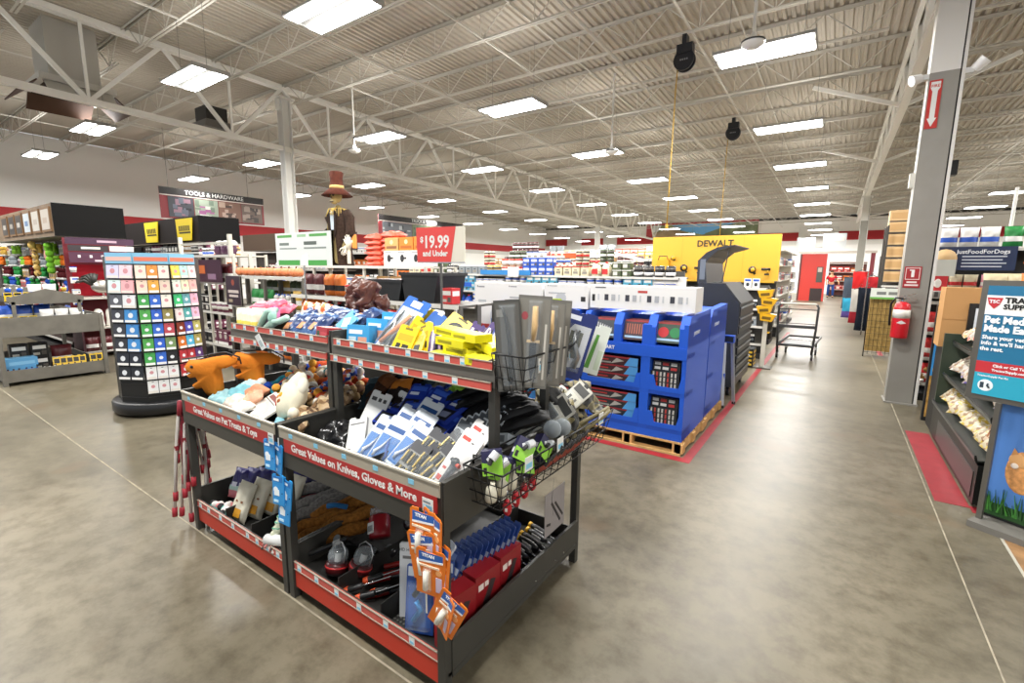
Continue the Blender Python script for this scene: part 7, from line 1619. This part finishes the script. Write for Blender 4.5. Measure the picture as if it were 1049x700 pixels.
# sign board on its frame
def petsign():
    th = R(-31)
    o = empty('store_sign', (.835, 4.5, 0), (0, 0, th))
    FR = mat('6f6c66', .35, .6)
    b = MB(); b.box(0, -.012, .88, .9, .012, 1.70, FR); b.build('frame', o)
    b = MB(); b.box(.035, -.016, .915, .865, -.012, 1.665, mat('1f6a90', .4)); b.box(.035, -.017, 1.47, .865, -.016, 1.60, mat('e6e6e4', .4)); b.box(.035, -.017, 1.07, .865, -.016, 1.15, mat('b82e36', .4)); b.box(.035, -.017, .915, .865, -.016, 1.07, mat('2a9cb8', .4))
    b.prism([(.038, 1.585), (.118, 1.585), (.105, 1.54), (.078, 1.51), (.05, 1.54)], -.019, -.017, mat('b82e36', .4)); b.prism([(.10 + .04 * math.cos(a * PI / 10), .985 + .04 * math.sin(a * PI / 10)) for a in range(20)], -.018, -.017, mat('e6f0f2', .4))
    b.box(.072, -.019, .965, .092, -.018, 1.005, mat('2a3a48', .4)); b.tube([(.115, -.019, 1.0), (.11, -.019, .985), (.122, -.019, .97)], .006, mat('2a3a48', .4), 6)
    p = b.build('printed_sheet', o)
    W2 = mat('e9eef2', .4)
    def tl(s_, sz, x, z, m_, bo=.0005, sx=1):
        me = text_mesh(s_, sz, .0003, bo); text(s_, sz, m_, p, (x + sx * max(v.co.x for v in me.vertices), -.019, z), bold=bo, ext=.0003, sx=sx)
    tl('TRACTOR', .05, .125, 1.568, BLK, .0022); tl('SUPPLY CO', .046, .125, 1.525, BLK, .002)
    tl('Pet Meds', .064, .04, 1.434, W2, .003, .92); tl('Made Easy', .064, .04, 1.375, W2, .003, .92)
    tl('Share your vet', .037, .042, 1.315, W2, .0012, .95); tl("info & we'll handle", .037, .042, 1.276, W2, .0012, .95); tl('the rest.', .037, .042, 1.237, W2, .0012, .95)
    tl('Click or Call Today', .024, .12, 1.125, W2, .0008); tl('TractorSupply.com', .022, .12, 1.095, W2, .0008)
    tl('TractorSupply Pet Rx', .018, .05, 1.05, W2)
    text('TSC', .03, W2, p, (.078, -.020, 1.558), bold=.001, ext=.0003)
    b = MB(); b.box(.17, -.03, 0, .20, -.004, .88, FR); b.build('leg', o); b = MB(); b.box(.85, -.014, 0, .88, .014, .88, FR); b.build('leg', o)
    b = MB(); b.box(.16, -.12, 0, 1.1, .10, .045, mat('6b6862', .5)); b.build('foot_board', o)
    tag(o, 'framed blue and white sign reading Pet Meds Made Easy at the right edge', 'sign')
petsign()
def catposter():
    o = empty('poster_stand', (1.02, 4.47, 0), (0, 0, R(-31)))
    b = MB(); b.box(-.02, 0, .05, 1.0, .03, .9, BLK); b.build('backing', o)
    sky = mat('4f7fc4', .4)
    b = MB(); b.box(.0, -.004, .07, .98, 0, .88, sky); b.build('sky_print', o)
    b = MB(); b.ell((.16, -.004, .42), (.09, .006, .15), mat('c98f56', .6, var=.3, bs=30), 16, 10); b.ell((.13, -.01, .5), (.05, .004, .05), mat('dba66c', .6), 12, 8); b.ell((.115, -.014, .46), (.02, .003, .02), mat('e9ddd0', .6), 10, 6); b.prism([(.09, .53), (.1, .58), (.125, .545)], -.014, -.008, mat('c98f56', .6)); b.prism([(.14, .545), (.165, .58), (.175, .53)], -.014, -.008, mat('c98f56', .6)); b.ell((.31, -.006, .42), (.1, .006, .2), mat('dcd8d0', .7, var=.15, bs=40), 16, 10); b.ell((.3, -.01, .62), (.07, .006, .06), mat('e6e2da', .7), 12, 8)
    b.build('cat_and_dog_print', o, label='printed orange cat and white dog')
    b = MB(); r2_ = random.Random(2)
    b.box(0, -.005, .07, .98, -.002, .16, mat('24511f', .6))
    for i in range(90):
        x = r2_.uniform(0, .95); h_ = r2_.uniform(.08, .2); b.prism([(x, .1), (x + .012, .1), (x + r2_.uniform(-.03, .04), .1 + h_)], -.012 - .0001 * i, -.009, mat(('2f6a24', '3d7f2c', '1f4a1a')[i % 3], .6))
    b.build('grass_print', o)
    tag(o, 'poster of an orange cat and white dog in grass under the framed sign', 'poster')
catposter()
b = MB(); b.box(1.078, -1, .0003, 6, 4.25, .003, mat('8f6c46', .55, var=.3, bs=5)); tag(b.build('tan_mat'), 'tan floor mat at the lower right corner', 'mat')
b = MB(); b.box(1.062, -1, .0003, 1.077, 4.25, .004, mat('aaa698', .6)); tag(b.build('mat_edge'), 'pale metal strip along the edge of the tan mat', 'edge strip')
# pet food department
def jffd():
    o = empty('dog_food_banner', (1.46, 8.95, 0)); b = MB(); b.box(-.36, -.02, 1.78, .47, 0, 2.1, mat('223050', .5)); b.build('banner_board', o)
    b = MB(); b.lathe([(0, 0), (.12, 0), (.13, .02), (.02, .03), (0, .03)], mat('c9a878', .6), 16); p = b.build('bowl_picture', o, loc=(-.24, -.02, 1.94), rot=(R(90), 0, 0)); 
    text('JustFoodForDogs', .078, mat('e6e9ee', .5), o, (.14, -.022, 2.03), bold=.001, sx=.95)
    b = MB()
    for i in range(4): b.box(-.06, -.023, 1.96 - i * .045, .38 - .04 * (i % 2), -.021, 1.975 - i * .045, mat('c5cad6', .5))
    b.build('small_print', o); tag(o, 'navy banner reading JustFoodForDogs above the pet food shelves', 'banner')
jffd()
rack(1.15, 3.6, 9.0, 9.8, 2.1, (.4, .9, 1.3, 1.52, 2.08), 'pet food shelf run under the navy banner', mat('3a3a38', .5))
stock(1.15, 3.5, 9.08, 2.1, 'y', [('bag', 'white'), ('bag', 'green'), ('bag', 'green'), ('bag', 'olive'), ('bag', 'red')], 'the top shelf above the navy banner', 1.0)
stock(1.15, 3.5, 9.05, 1.52, 'y', [('bag', 'cream'), ('bag', 'pink'), ('bag', 'cream'), ('bag', 'white')], 'the shelf just under the navy banner', .75)
stock(1.15, 3.5, 9.02, 1.3, 'y', [('box', 'black'), ('box', 'white'), ('bag', 'green')], 'the fourth shelf under the navy banner', .9)
stock(1.2, 3.5, 9.05, .9, 'y', [('bag', 'blue'), ('box', 'red'), ('bag', 'plum')], 'the third shelf under the navy banner', 1.2)
for k in range(4):
    inst('tanbag', bag('pet_food_bag', .3, .36, .12, lambda v, s: mat('d9c9a4', .5) if v > .5 else mat('c9752e', .5), .3, 6), (1.74 + .22 * k, 8.72, 1.42 + .0 * k), (R(-6), 0, R(6)), 'cream and orange pet food bag right of the navy banner, %s' % ('first', 'second', 'third', 'fourth')[k], 'pet food bag', 'cream and orange pet food bags', s=.9)
rack(1.62, 3.6, 8.45, 8.95, 1.4, (.4, .9, 1.4), 'low dark rack in front of the pet food shelves', mat('2f2f2d', .5), back=False)
b = MB(); b.box(-.16, -.01, 0, .1, 0, .2, mat('c42a30', .5)); b.ell((-.0, -.012, .1), (.04, .004, .06), mat('e9e5e0', .5), 12, 8); b.box(-.22, -.008, .2, .16, .0, .42, mat('d9dcd4', .5)); tag(b.build('red_white_sign', loc=(1.14, 8.6, 1.5)), 'small red and white shelf sign right of the extinguisher', 'sign')
b = MB(); b.box(-.25, -.2, 0, .32, .2, .1, mat('c9c9c4', .5))
for i in range(8): b.box(-.24 + i * .07, -.205, .02, -.2 + i * .07, -.2, .09, mat('5a5a58', .5))
tag(b.build('price_shelf', loc=(1.2, 8.62, 1.40)), 'white slotted shelf tray under the red and white sign', 'shelf')
run(3.8, 12, 12, 12.8, 2.6, (.6, 1.2, 1.8, 2.4), 'far right pet department run', 'the far right pet run', [[('bag', 'red'), ('bag', 'blue')], [('bag', 'olive'), ('bag', 'cream')], [('bag', 'green'), ('bag', 'plum')], [('bag', 'white'), ('bag', 'red')]], SHG, 1.8)
rack(1.9, 3.4, 7.2, 7.8, 2.25, (.5, 1.0, 1.45, 1.85, 2.2), 'dark shelf unit at the right edge above the framed sign', mat('2f2b28', .5))
for j, z in enumerate((1.45, 1.85, 2.2)): stock(1.62, 3.3, 7.25, z, 'y', [('bag', 'orange'), ('box', 'black'), ('plush', 'brown'), ('box', 'grey')], 'the %s shelf at the right edge' % LEVN[j + 2], 1.1)
# ------------------------------------------------------------------ hanging banners, murals and roof equipment
def banner(lb, x, y0, y1, z0, z1, words, sz, pics, seed):
    o = empty('hanging_banner', (x, (y0 + y1) / 2, z0)); h = z1 - z0; w = (y1 - y0) / 2
    b = MB(); b.box(-.02, -w, 0, 0, w, h, mat('7d2229', .5)); b.box(0, -w, h * .78, .02, w, h, mat('231f1f', .5)); b.box(0, -w, h * .74, .01, w, h * .77, mat('d8d4cc', .5))
    b.build('board', o)
    b = MB(); r_ = random.Random(seed); n = len(pics)
    for i, cs in enumerate(pics):
        a, c = -w + .25 + i * (2 * w - .3) / n, -w + .25 + (i + 1) * (2 * w - .3) / n - .03
        b.box(0, a, .06, .012, c, h * .72, mat(cs[0], .5))
        for k in range(16):
            q = r_.uniform(a, c - .25); z = r_.uniform(.08, h * .55); b.box(0, q, z, .0125 + .0002 * k, q + r_.uniform(.08, .25), min(z + r_.uniform(.05, .22), h * .71), mat(cs[1 + k % (len(cs) - 1)], .5))
    b.build('picture_strip', o)
    text(words, sz, WHT, o, (.021, 0, h * .885), M=RX, bold=.002, name='lettering')
    b = MB()
    b.cyl((-.01, -w + .3, h), (-.01, -w + .3, deck(y0) - z0 - .1), .006, mat('3a3a3a', .5), 5); b.build('hanger_wire', o)
    b = MB(); b.cyl((-.01, w - .6, h), (-.01, w - .6, deck(y0) - z0 - .1), .006, mat('3a3a3a', .5), 5); b.build('hanger_wire', o)
    tag(o, lb, 'banner')
banner('hanging banner reading TOOLS & HARDWARE on the left', -20, 7.02, 10.7, 3.42, 4.5, 'TOOLS & HARDWARE', .21, (('3a3c44', '5c6270', '20222a', '8a6a78'), ('8f9a8a', 'c8ccc0', '6a7a6a', '9a5a8a'), ('7a5a4c', 'b0988a', '4a3a34'), ('6a5a52', '3f3836', '9a8a80')), 3)
banner('hanging banner reading TRUCK & TRAILER beside the price sign', -20, 16.7, 23.4, 3.25, 4.48, 'TRUCK & TRAILER', .25, (('5c6066', 'a8acb0', '30343a'), ('5a6a4c', '7a8a66', '3f4a36'), ('8a8d90', '3f4246', 'c0c2c4')), 5)
b = MB(); b.box(-15, 43.8, 4.4, -5.7, 43.9, 5.9, mat('b23a42', .5)); b.box(-14.4, 43.78, 4.4, -5.7, 43.8, 5.75, mat('8a9468', .6, var=.3, bs=.8))
b.prism([(-12.8, 5.75), (-7.2, 5.75), (-8.3, 5.15), (-10.0, 4.8), (-11.8, 5.2)], 43.76, 43.78, mat('6fb4ec', .5)); b.prism([(-14.4, 5.0), (-12.8, 5.45), (-11.6, 5.1), (-10, 4.4), (-14.4, 4.4)], 43.75, 43.77, mat('a08c70', .6, var=.2, bs=1.5)); b.prism([(-9.8, 4.9), (-8.3, 5.4), (-7.2, 5.75), (-5.7, 5.75), (-5.7, 4.4), (-9.8, 4.4)], 43.74, 43.76, mat('7c8868', .6, var=.3, bs=1)); b.prism([(-14.4, 5.75), (-13.6, 5.75), (-13.9, 5.2), (-14.4, 5.1)], 43.74, 43.76, mat('d8dde0', .5))
tag(b.build('landscape_mural'), 'wide landscape mural with blue sky on the back wall above the yellow sign', 'mural')
for k, (x, w_) in enumerate(((-22.5, 1.6), (-18.6, 1.4), (-1.5, 2.6))):
    b = MB(); b.box(x - w_ / 2, 43.85, 3.6, x + w_ / 2, 43.9, 5.1, mat('e5e5e2', .5)); tag(b.build('wall_board'), 'blank white board interrupting the red band on the back wall, ' + ('farthest left', 'second', 'third')[k], 'board')
# roof-top duct unit with diffuser
def duct():
    o = empty('air_unit', (-14.15, 3.5, 5.12)); m = mat('b9b6ae', .5, .2)
    b = MB(); b.box(-.5, -.42, .42, .5, .42, 1.65, m); b.build('duct_box', o)
    b = MB(); b.box(-.72, -.62, .30, .72, .62, .42, mat('c9c6be', .5)); b.box(-.6, -.5, .28, .6, .5, .3, mat('30221a', .7)); b.build('collar', o)
    for k in range(4):
        b = MB(); a = k * PI / 2; b.M = Matrix.Rotation(a, 4, 'Z') @ Matrix.Translation((.62, 0, .30)) @ Matrix.Rotation(R(42), 4, 'Y')
        b.box(0, -.55, -.012, .42, .55, .012, mat('4a2f1f', .6)); b.box(0, -.55, .012, .42, .55, .016, mat('d0cdc5', .5)); b.build('louver', o)
    b = MB(); b.cyl((.9, .3, .1), (.9, .3, .45), .015, m, 6); b.cyl((.9, .3, .1), (.45, .3, .1), .015, m, 6); b.build('pipe', o)
    tag(o, 'boxy ceiling air unit with open brown louvers at the upper left', 'air unit')
duct()
b = MB(); b.box(-.3, -.25, 0, .3, .25, .35, mat('2a2826', .6)); b.prism([(-.4, 0), (-.3, -.15), (.3, -.15), (.4, 0)], -.3, .3, mat('6b6862', .5), 'y'); tag(b.build('roof_vent', loc=(-13.6, 6.1, 5.35)), 'small dark roof vent right of the ceiling air unit', 'vent')
def reel(lb, x, y, z, drop):
    o = empty('hose_reel', (x, y, z), s=.78); K = mat('15181f', .4)
    b = MB(); b.cyl((0, -.09, 0), (0, -.06, 0), .24, K, 24); b.cyl((0, .06, 0), (0, .09, 0), .24, K, 24); b.cyl((0, -.06, 0), (0, .06, 0), .17, mat('2a2d36', .4), 20); b.build('drum', o)
    b = MB(); b.box(-.17, -.12, .14, .19, .12, .34, K); b.box(-.05, -.12, .34, .05, .12, .55, K); b.build('bracket', o)
    b = MB()
    for i in range(4): b.cyl((-.07 + .05 * i, -.1, .0), (-.07 + .05 * i, -.09, .0), .02, mat('8a8d92', .3, .5), 8)
    b.build('front_bolts', o)
    b = MB(); b.tube([(-.15, 0, -.15), (-.17, 0, -.6), (-.18, 0, -drop * .6), (-.19, 0, -drop)], .014, mat('c9a23c', .5), 6); b.cyl((-.19, 0, -drop), (-.19, 0, -drop - .12), .04, mat('b8902c', .5), 8); b.build('yellow_cord', o)
    tag(o, lb, 'cord reel')
reel('nearer black cord reel under the roof with a long yellow cord', -2.72, 9.55, 5.6, 3.8)
reel('farther black cord reel under the roof with a yellow cord', -2.78, 14.9, 5.55, 3.6)
def pend(lb, x, y, zt, zb):
    o = empty('pendant_camera', (x, y, zb)); b = MB(); b.cyl((0, 0, .12), (0, 0, zt - zb), .022, mat('e3e1da', .4), 10); b.build('stem', o)
    b = MB(); b.lathe([(0, 0), (.08, .01), (.14, .05), (.15, .09), (.05, .12), (.03, .2), (0, .2)], mat('e3e1da', .4), 20); b.lathe([(.151, .075), (.151, .095)], mat('3a3a3a', .4), 20); b.build('dome', o)
    tag(o, lb, 'camera')
pend('white dome camera on a stem in front of the nearest right-hand light', -1.22, 7.4, 6.2, 4.68)
pend('small white dome on a thin stem under the middle of the roof', -4.55, 10.6, 6.1, 4.35)
pend('white dome camera on a long stem left of the price sign', -10.4, 8, 6.4, 4.6)
b = MB(); b.cyl((1.9, 9.3, 2.2), (1.9, 9.3, 2.9), .02, mat('e3e1da', .4), 8); tag(b.build('white_pole'), 'short white pole above the pet food shelves', 'pole')
b = MB(); b.box(-.2, -.15, 0, .2, .15, .36, BLK); tag(b.build('loudspeaker', loc=(2.1, 17, 4.25)), 'black loudspeaker under the roof right of the grey column', 'loudspeaker')
# thin sprinkler pipes
for k, (x, z) in enumerate(((-3.9, 6.0), (-8.0, 6.0), (-17.5, 6.0), (4, 6.0))):
    b = MB(); b.cyl((x, -5, z), (x, 43, z - .85), .03, STL, 8); tag(b.build('sprinkler_pipe'), 'thin sprinkler pipe under the roof, ' + ('nearest the right girder', 'in the central bay', 'in the left bay', 'in the right bay')[k], 'pipe')
# ------------------------------------------------------------------ skin-modifier bodies
def skin(name, J, E, m, parent=None, sub=2, root=0):
    """one continuous body: joints with radii, edges, skin surface"""
    me = bpy.data.meshes.new(name)
    me.from_pydata([j[:3] for j in J], E, [])
    o = bpy.data.objects.new(name, me); col.objects.link(o); o.parent = parent
    s_ = o.modifiers.new('skin', 'SKIN'); s_.use_smooth_shade = True
    sv = me.skin_vertices[0] if me.skin_vertices else None
    if sv is None:
        bpy.context.view_layer.objects.active = o
        sv = me.skin_vertices[0]
    for i, j in enumerate(J):
        r_ = j[3] if isinstance(j[3], tuple) else (j[3], j[3])
        sv.data[i].radius = r_; sv.data[i].use_root = (i == root)
    if sub: q = o.modifiers.new('sub', 'SUBSURF'); q.levels = sub; q.render_levels = sub
    me.materials.append(m)
    dg = bpy.context.evaluated_depsgraph_get()
    me2 = bpy.data.meshes.new_from_object(o.evaluated_get(dg)); me2.name = name
    o.modifiers.clear(); o.data = me2
    if not me2.materials: me2.materials.append(m)
    me2.polygons.foreach_set('use_smooth', [True] * len(me2.polygons))
    return o
# scarecrow figure
def scarecrow():
    o = empty('scarecrow_figure', (-7.38, 5.3, 1.77), (0, 0, R(4)))
    bone = mat('b9a56c', .7, bump=.3, bs=40)
    J = [(0, 0, .0, .13), (0, 0, .3, (.15, .11)), (0, 0, .62, (.17, .11)), (0, 0, .88, (.13, .09)), (0, -.02, 1.0, .05), (.0, -.03, 1.06, .05),
         (-.2, 0, .86, .075), (-.26, -.02, .58, .05), (-.22, -.14, .34, .035), (.2, 0, .86, .075), (.27, -.02, .56, .05), (.25, -.16, .30, .035)]
    skin('body', J, [(0, 1), (1, 2), (2, 3), (3, 4), (4, 5), (3, 6), (6, 7), (7, 8), (3, 9), (9, 10), (10, 11)], mat('8a7a50', .8), o)
    b = MB(); b.ell((0, -.05, 1.2), (.088, .105, .115), bone, 16, 12); b.ell((0, -.10, 1.11), (.05, .06, .055), bone, 12, 8); b.build('skull', o)
    b = MB()
    for s_ in (-1, 1): b.ell((s_ * .036, -.143, 1.215), (.026, .016, .026), mat('1d150c', .6), 10, 8)
    b.prism([(-.014, 1.16), (.014, 1.16), (0, 1.19)], -.162, -.14, mat('1d150c', .6)); 
    for i in range(6): b.box(-.033 + .012 * i, -.162, 1.105, -.025 + .012 * i, -.15, 1.13, mat('e0d4a8', .6))
    b.box(-.04, -.163, 1.085, .04, -.15, 1.103, mat('3a2a18', .6)); b.build('face', o)
    b = MB(); h = mat('4d281e', .85, var=.2, bs=20)
    vs = b; b.lathe([(0, 1.285), (.11, 1.285), (.13, 1.29), (.25, 1.20), (.265, 1.205), (.15, 1.31), (.12, 1.33), (.105, 1.50), (.12, 1.60), (.10, 1.615), (0, 1.60)], h, 24, c=(0, -.03, 0)); b.lathe([(.126, 1.32), (.119, 1.38)], mat('b89a62', .8), 24, c=(0, -.03, 0)); b.build('hat', o)
    # coat
    coat = mat('33261f', .9, bump=.4, bs=25, var=.25)
    b = MB()
    def ringp(z, rx, ry, n=20, open_=.35):
        return [(rx * math.sin(a), -ry * math.cos(a), z) for a in [open_ + (2 * PI - 2 * open_) * i / (n - 1) for i in range(n)]]
    rings = [ringp(.0, .25, .2, open_=.5), ringp(.3, .22, .17, open_=.35), ringp(.62, .23, .16, open_=.22), ringp(.82, .25, .15, open_=.3), ringp(.92, .18, .12, open_=.45), ringp(.98, .09, .09, open_=.5)]
    vs = [p for r_ in rings for p in r_]; n = 20
    b.add(vs, [(i * n + j, i * n + j + 1, (i + 1) * n + j + 1, (i + 1) * n + j) for i in range(5) for j in range(n - 1)], coat, True)
    for s_ in (-1, 1):
        b.tube([(s_ * .17, 0, .92), (s_ * .25, -.005, .82), (s_ * .30, -.03, .58), (s_ * .27, -.12, .40)], [.085, .095, .085, .085], coat, 12)
        b.prism([(s_ * .03, .42), (s_ * .10, .60), (s_ * .12, .9), (s_ * .06, .96), (s_ * .05, .7)], -.172, -.16, mat('2c211b', .9))
    b.build('coat', o)
    b = MB(); b.prism([(-.05, .62), (.05, .62), (.07, .93), (-.07, .93)], -.158, -.15, mat('b9c4cc', .7)); b.build('shirt_front', o)
    b = MB(); r_ = random.Random(6); st = mat('c9ad62', .9)
    for i in range(46):
        a = r_.uniform(0, 2 * PI); q = r_.uniform(.12, .22); b.tube([(.05 * math.cos(a), .05 * math.sin(a) - .02, 1.0), (q * .8 * math.cos(a), q * .7 * math.sin(a) - .02, .98), (q * math.cos(a), q * .9 * math.sin(a) - .03, .90 - r_.uniform(0, .06))], .007, st, 4)
    b.build('straw_collar', o)
    for s_ in (-1, 1):
        b = MB(); wx, wy, wz = (s_ * .265, -.14, .36); hm = mat('d8d2c4', .6)
        b.tube([(wx, wy + .03, wz + .02), (wx, wy, wz - .04), (wx, wy - .01, wz - .09)], [.022, .03, .034], hm, 8)
        for i in range(4):
            t = (i - 1.5) * .022; L = (.085, .1, .095, .075)[i]
            b.tube([(wx + t, wy - .01, wz - .09), (wx + t * 1.5, wy - .03, wz - .09 - L * .5), (wx + t * 1.8, wy - .02, wz - .09 - L)], [.011, .010, .007], hm, 6)
        b.tube([(wx - s_ * .02, wy - .01, wz - .05), (wx - s_ * .055, wy - .04, wz - .07), (wx - s_ * .065, wy - .06, wz - .11)], [.012, .011, .008], hm, 6)
        b.build('hand', o)
    tag(o, 'life-size skeleton scarecrow in a brown coat and tall hat on the rack', 'scarecrow')
scarecrow()
# corn husk hand prop by the sacks
b = MB(); 
for i in range(6): a = R(-50 + 22 * i); b.tube([(0, 0, 0), (.06 * math.sin(a), 0, .1), (.13 * math.sin(a), -.02, .2 * math.cos(a) + .06)], [.02, .018, .006], mat('dcd4c0', .7), 6)
b.cyl((0, 0, -.22), (0, 0, 0), .03, mat('dcd4c0', .7), 8); tag(b.build('skeleton_hand', loc=(-6.78, 5.02, 2.02)), 'pale skeleton hand prop between the scarecrow and the red-orange sacks', 'hand prop')
# person at the end of the aisle
def person():
    o = empty('person', (-.28, 38, 0)); skn = mat('c9936f', .6)
    J = [(0, 0, .95, (.15, .11)), (0, 0, 1.15, (.14, .11)), (0, 0, 1.36, (.17, .11)), (0, 0, 1.47, (.08, .07)), (0, -.01, 1.55, .055), (0, -.02, 1.66, (.085, .10)), (0, -.01, 1.75, (.075, .085)),
         (-.1, 0, .88, .1), (-.12, -.02, .5, .07), (-.13, .02, .1, .045), (-.13, -.12, .05, (.045, .035)), (.1, 0, .88, .1), (.14, -.06, .5, .07), (.15, 0, .1, .045), (.15, -.14, .05, (.045, .035)),
         (-.21, 0, 1.4, .06), (-.30, .02, 1.14, .045), (-.27, -.14, .96, .035), (.21, 0, 1.4, .06), (.34, 0, 1.16, .045), (.42, -.16, 1.02, .035)]
    E_ = [(0, 1), (1, 2), (2, 3), (3, 4), (4, 5), (5, 6), (0, 7), (7, 8), (8, 9), (9, 10), (0, 11), (11, 12), (12, 13), (13, 14), (2, 15), (15, 16), (16, 17), (2, 18), (18, 19), (19, 20)]
    skin('body', J, E_, skn, o)
    V = [(0, 0, .93, (.165, .125)), (0, 0, 1.15, (.16, .125)), (0, 0, 1.35, (.18, .12)), (-.21, 0, 1.4, .08), (-.27, .01, 1.22, .07), (.21, 0, 1.4, .08), (.29, 0, 1.26, .07)]
    skin('red_vest', V, [(0, 1), (1, 2), (2, 3), (3, 4), (2, 5), (5, 6)], mat('b3222e', .7), o)
    skin('blue_jeans', [(0, 0, .96, (.16, .125)), (-.1, 0, .85, .115), (-.12, -.02, .5, .085), (-.13, .02, .12, .07), (.1, 0, .85, .115), (.14, -.06, .5, .085), (.15, 0, .12, .07)], [(0, 1), (1, 2), (2, 3), (0, 4), (4, 5), (5, 6)], mat('2b4a86', .8), o)
    b = MB(); b.ell((0, 0, 1.74), (.098, .108, .085), mat('3a2a20', .8), 14, 10); b.build('hair', o)
    b = MB()
    for s_ in (-1, 1): b.ell((s_ * .033, -.11, 1.68), (.012, .008, .007), BLK, 8, 6); b.ell((s_ * .088, -.01, 1.66), (.012, .02, .03), skn, 8, 6)
    b.ell((0, -.125, 1.65), (.012, .014, .022), skn, 8, 6); b.box(-.025, -.118, 1.612, .025, -.105, 1.62, mat('8a3f3a', .6)); b.build('face', o)
    for s_, (wx, wy, wz) in ((-1, (-.27, -.15, .95)), (1, (.43, -.18, 1.01))):
        b = MB(); b.tube([(wx, wy, wz + .02), (wx, wy - .03, wz - .05)], [.028, .035], skn, 8)
        for i in range(4): t = (i - 1.5) * .018; b.tube([(wx + t, wy - .03, wz - .05), (wx + t * 1.2, wy - .055, wz - .10), (wx + t, wy - .04, wz - .13 + .008 * abs(i - 1.5))], .009, skn, 5)
        b.tube([(wx - s_ * .02, wy - .01, wz - .02), (wx - s_ * .045, wy - .04, wz - .06), (wx - s_ * .04, wy - .06, wz - .08)], .010, skn, 5); b.build('hand', o)
    b = MB()
    for x in (-.13, .15): b.ell((x, -.07, .045), (.055, .13, .045), mat('222222', .6), 12, 8)
    b.build('shoe', o)
    tag(o, 'person in a red vest and blue jeans standing at the end of the aisle', 'person')
person()
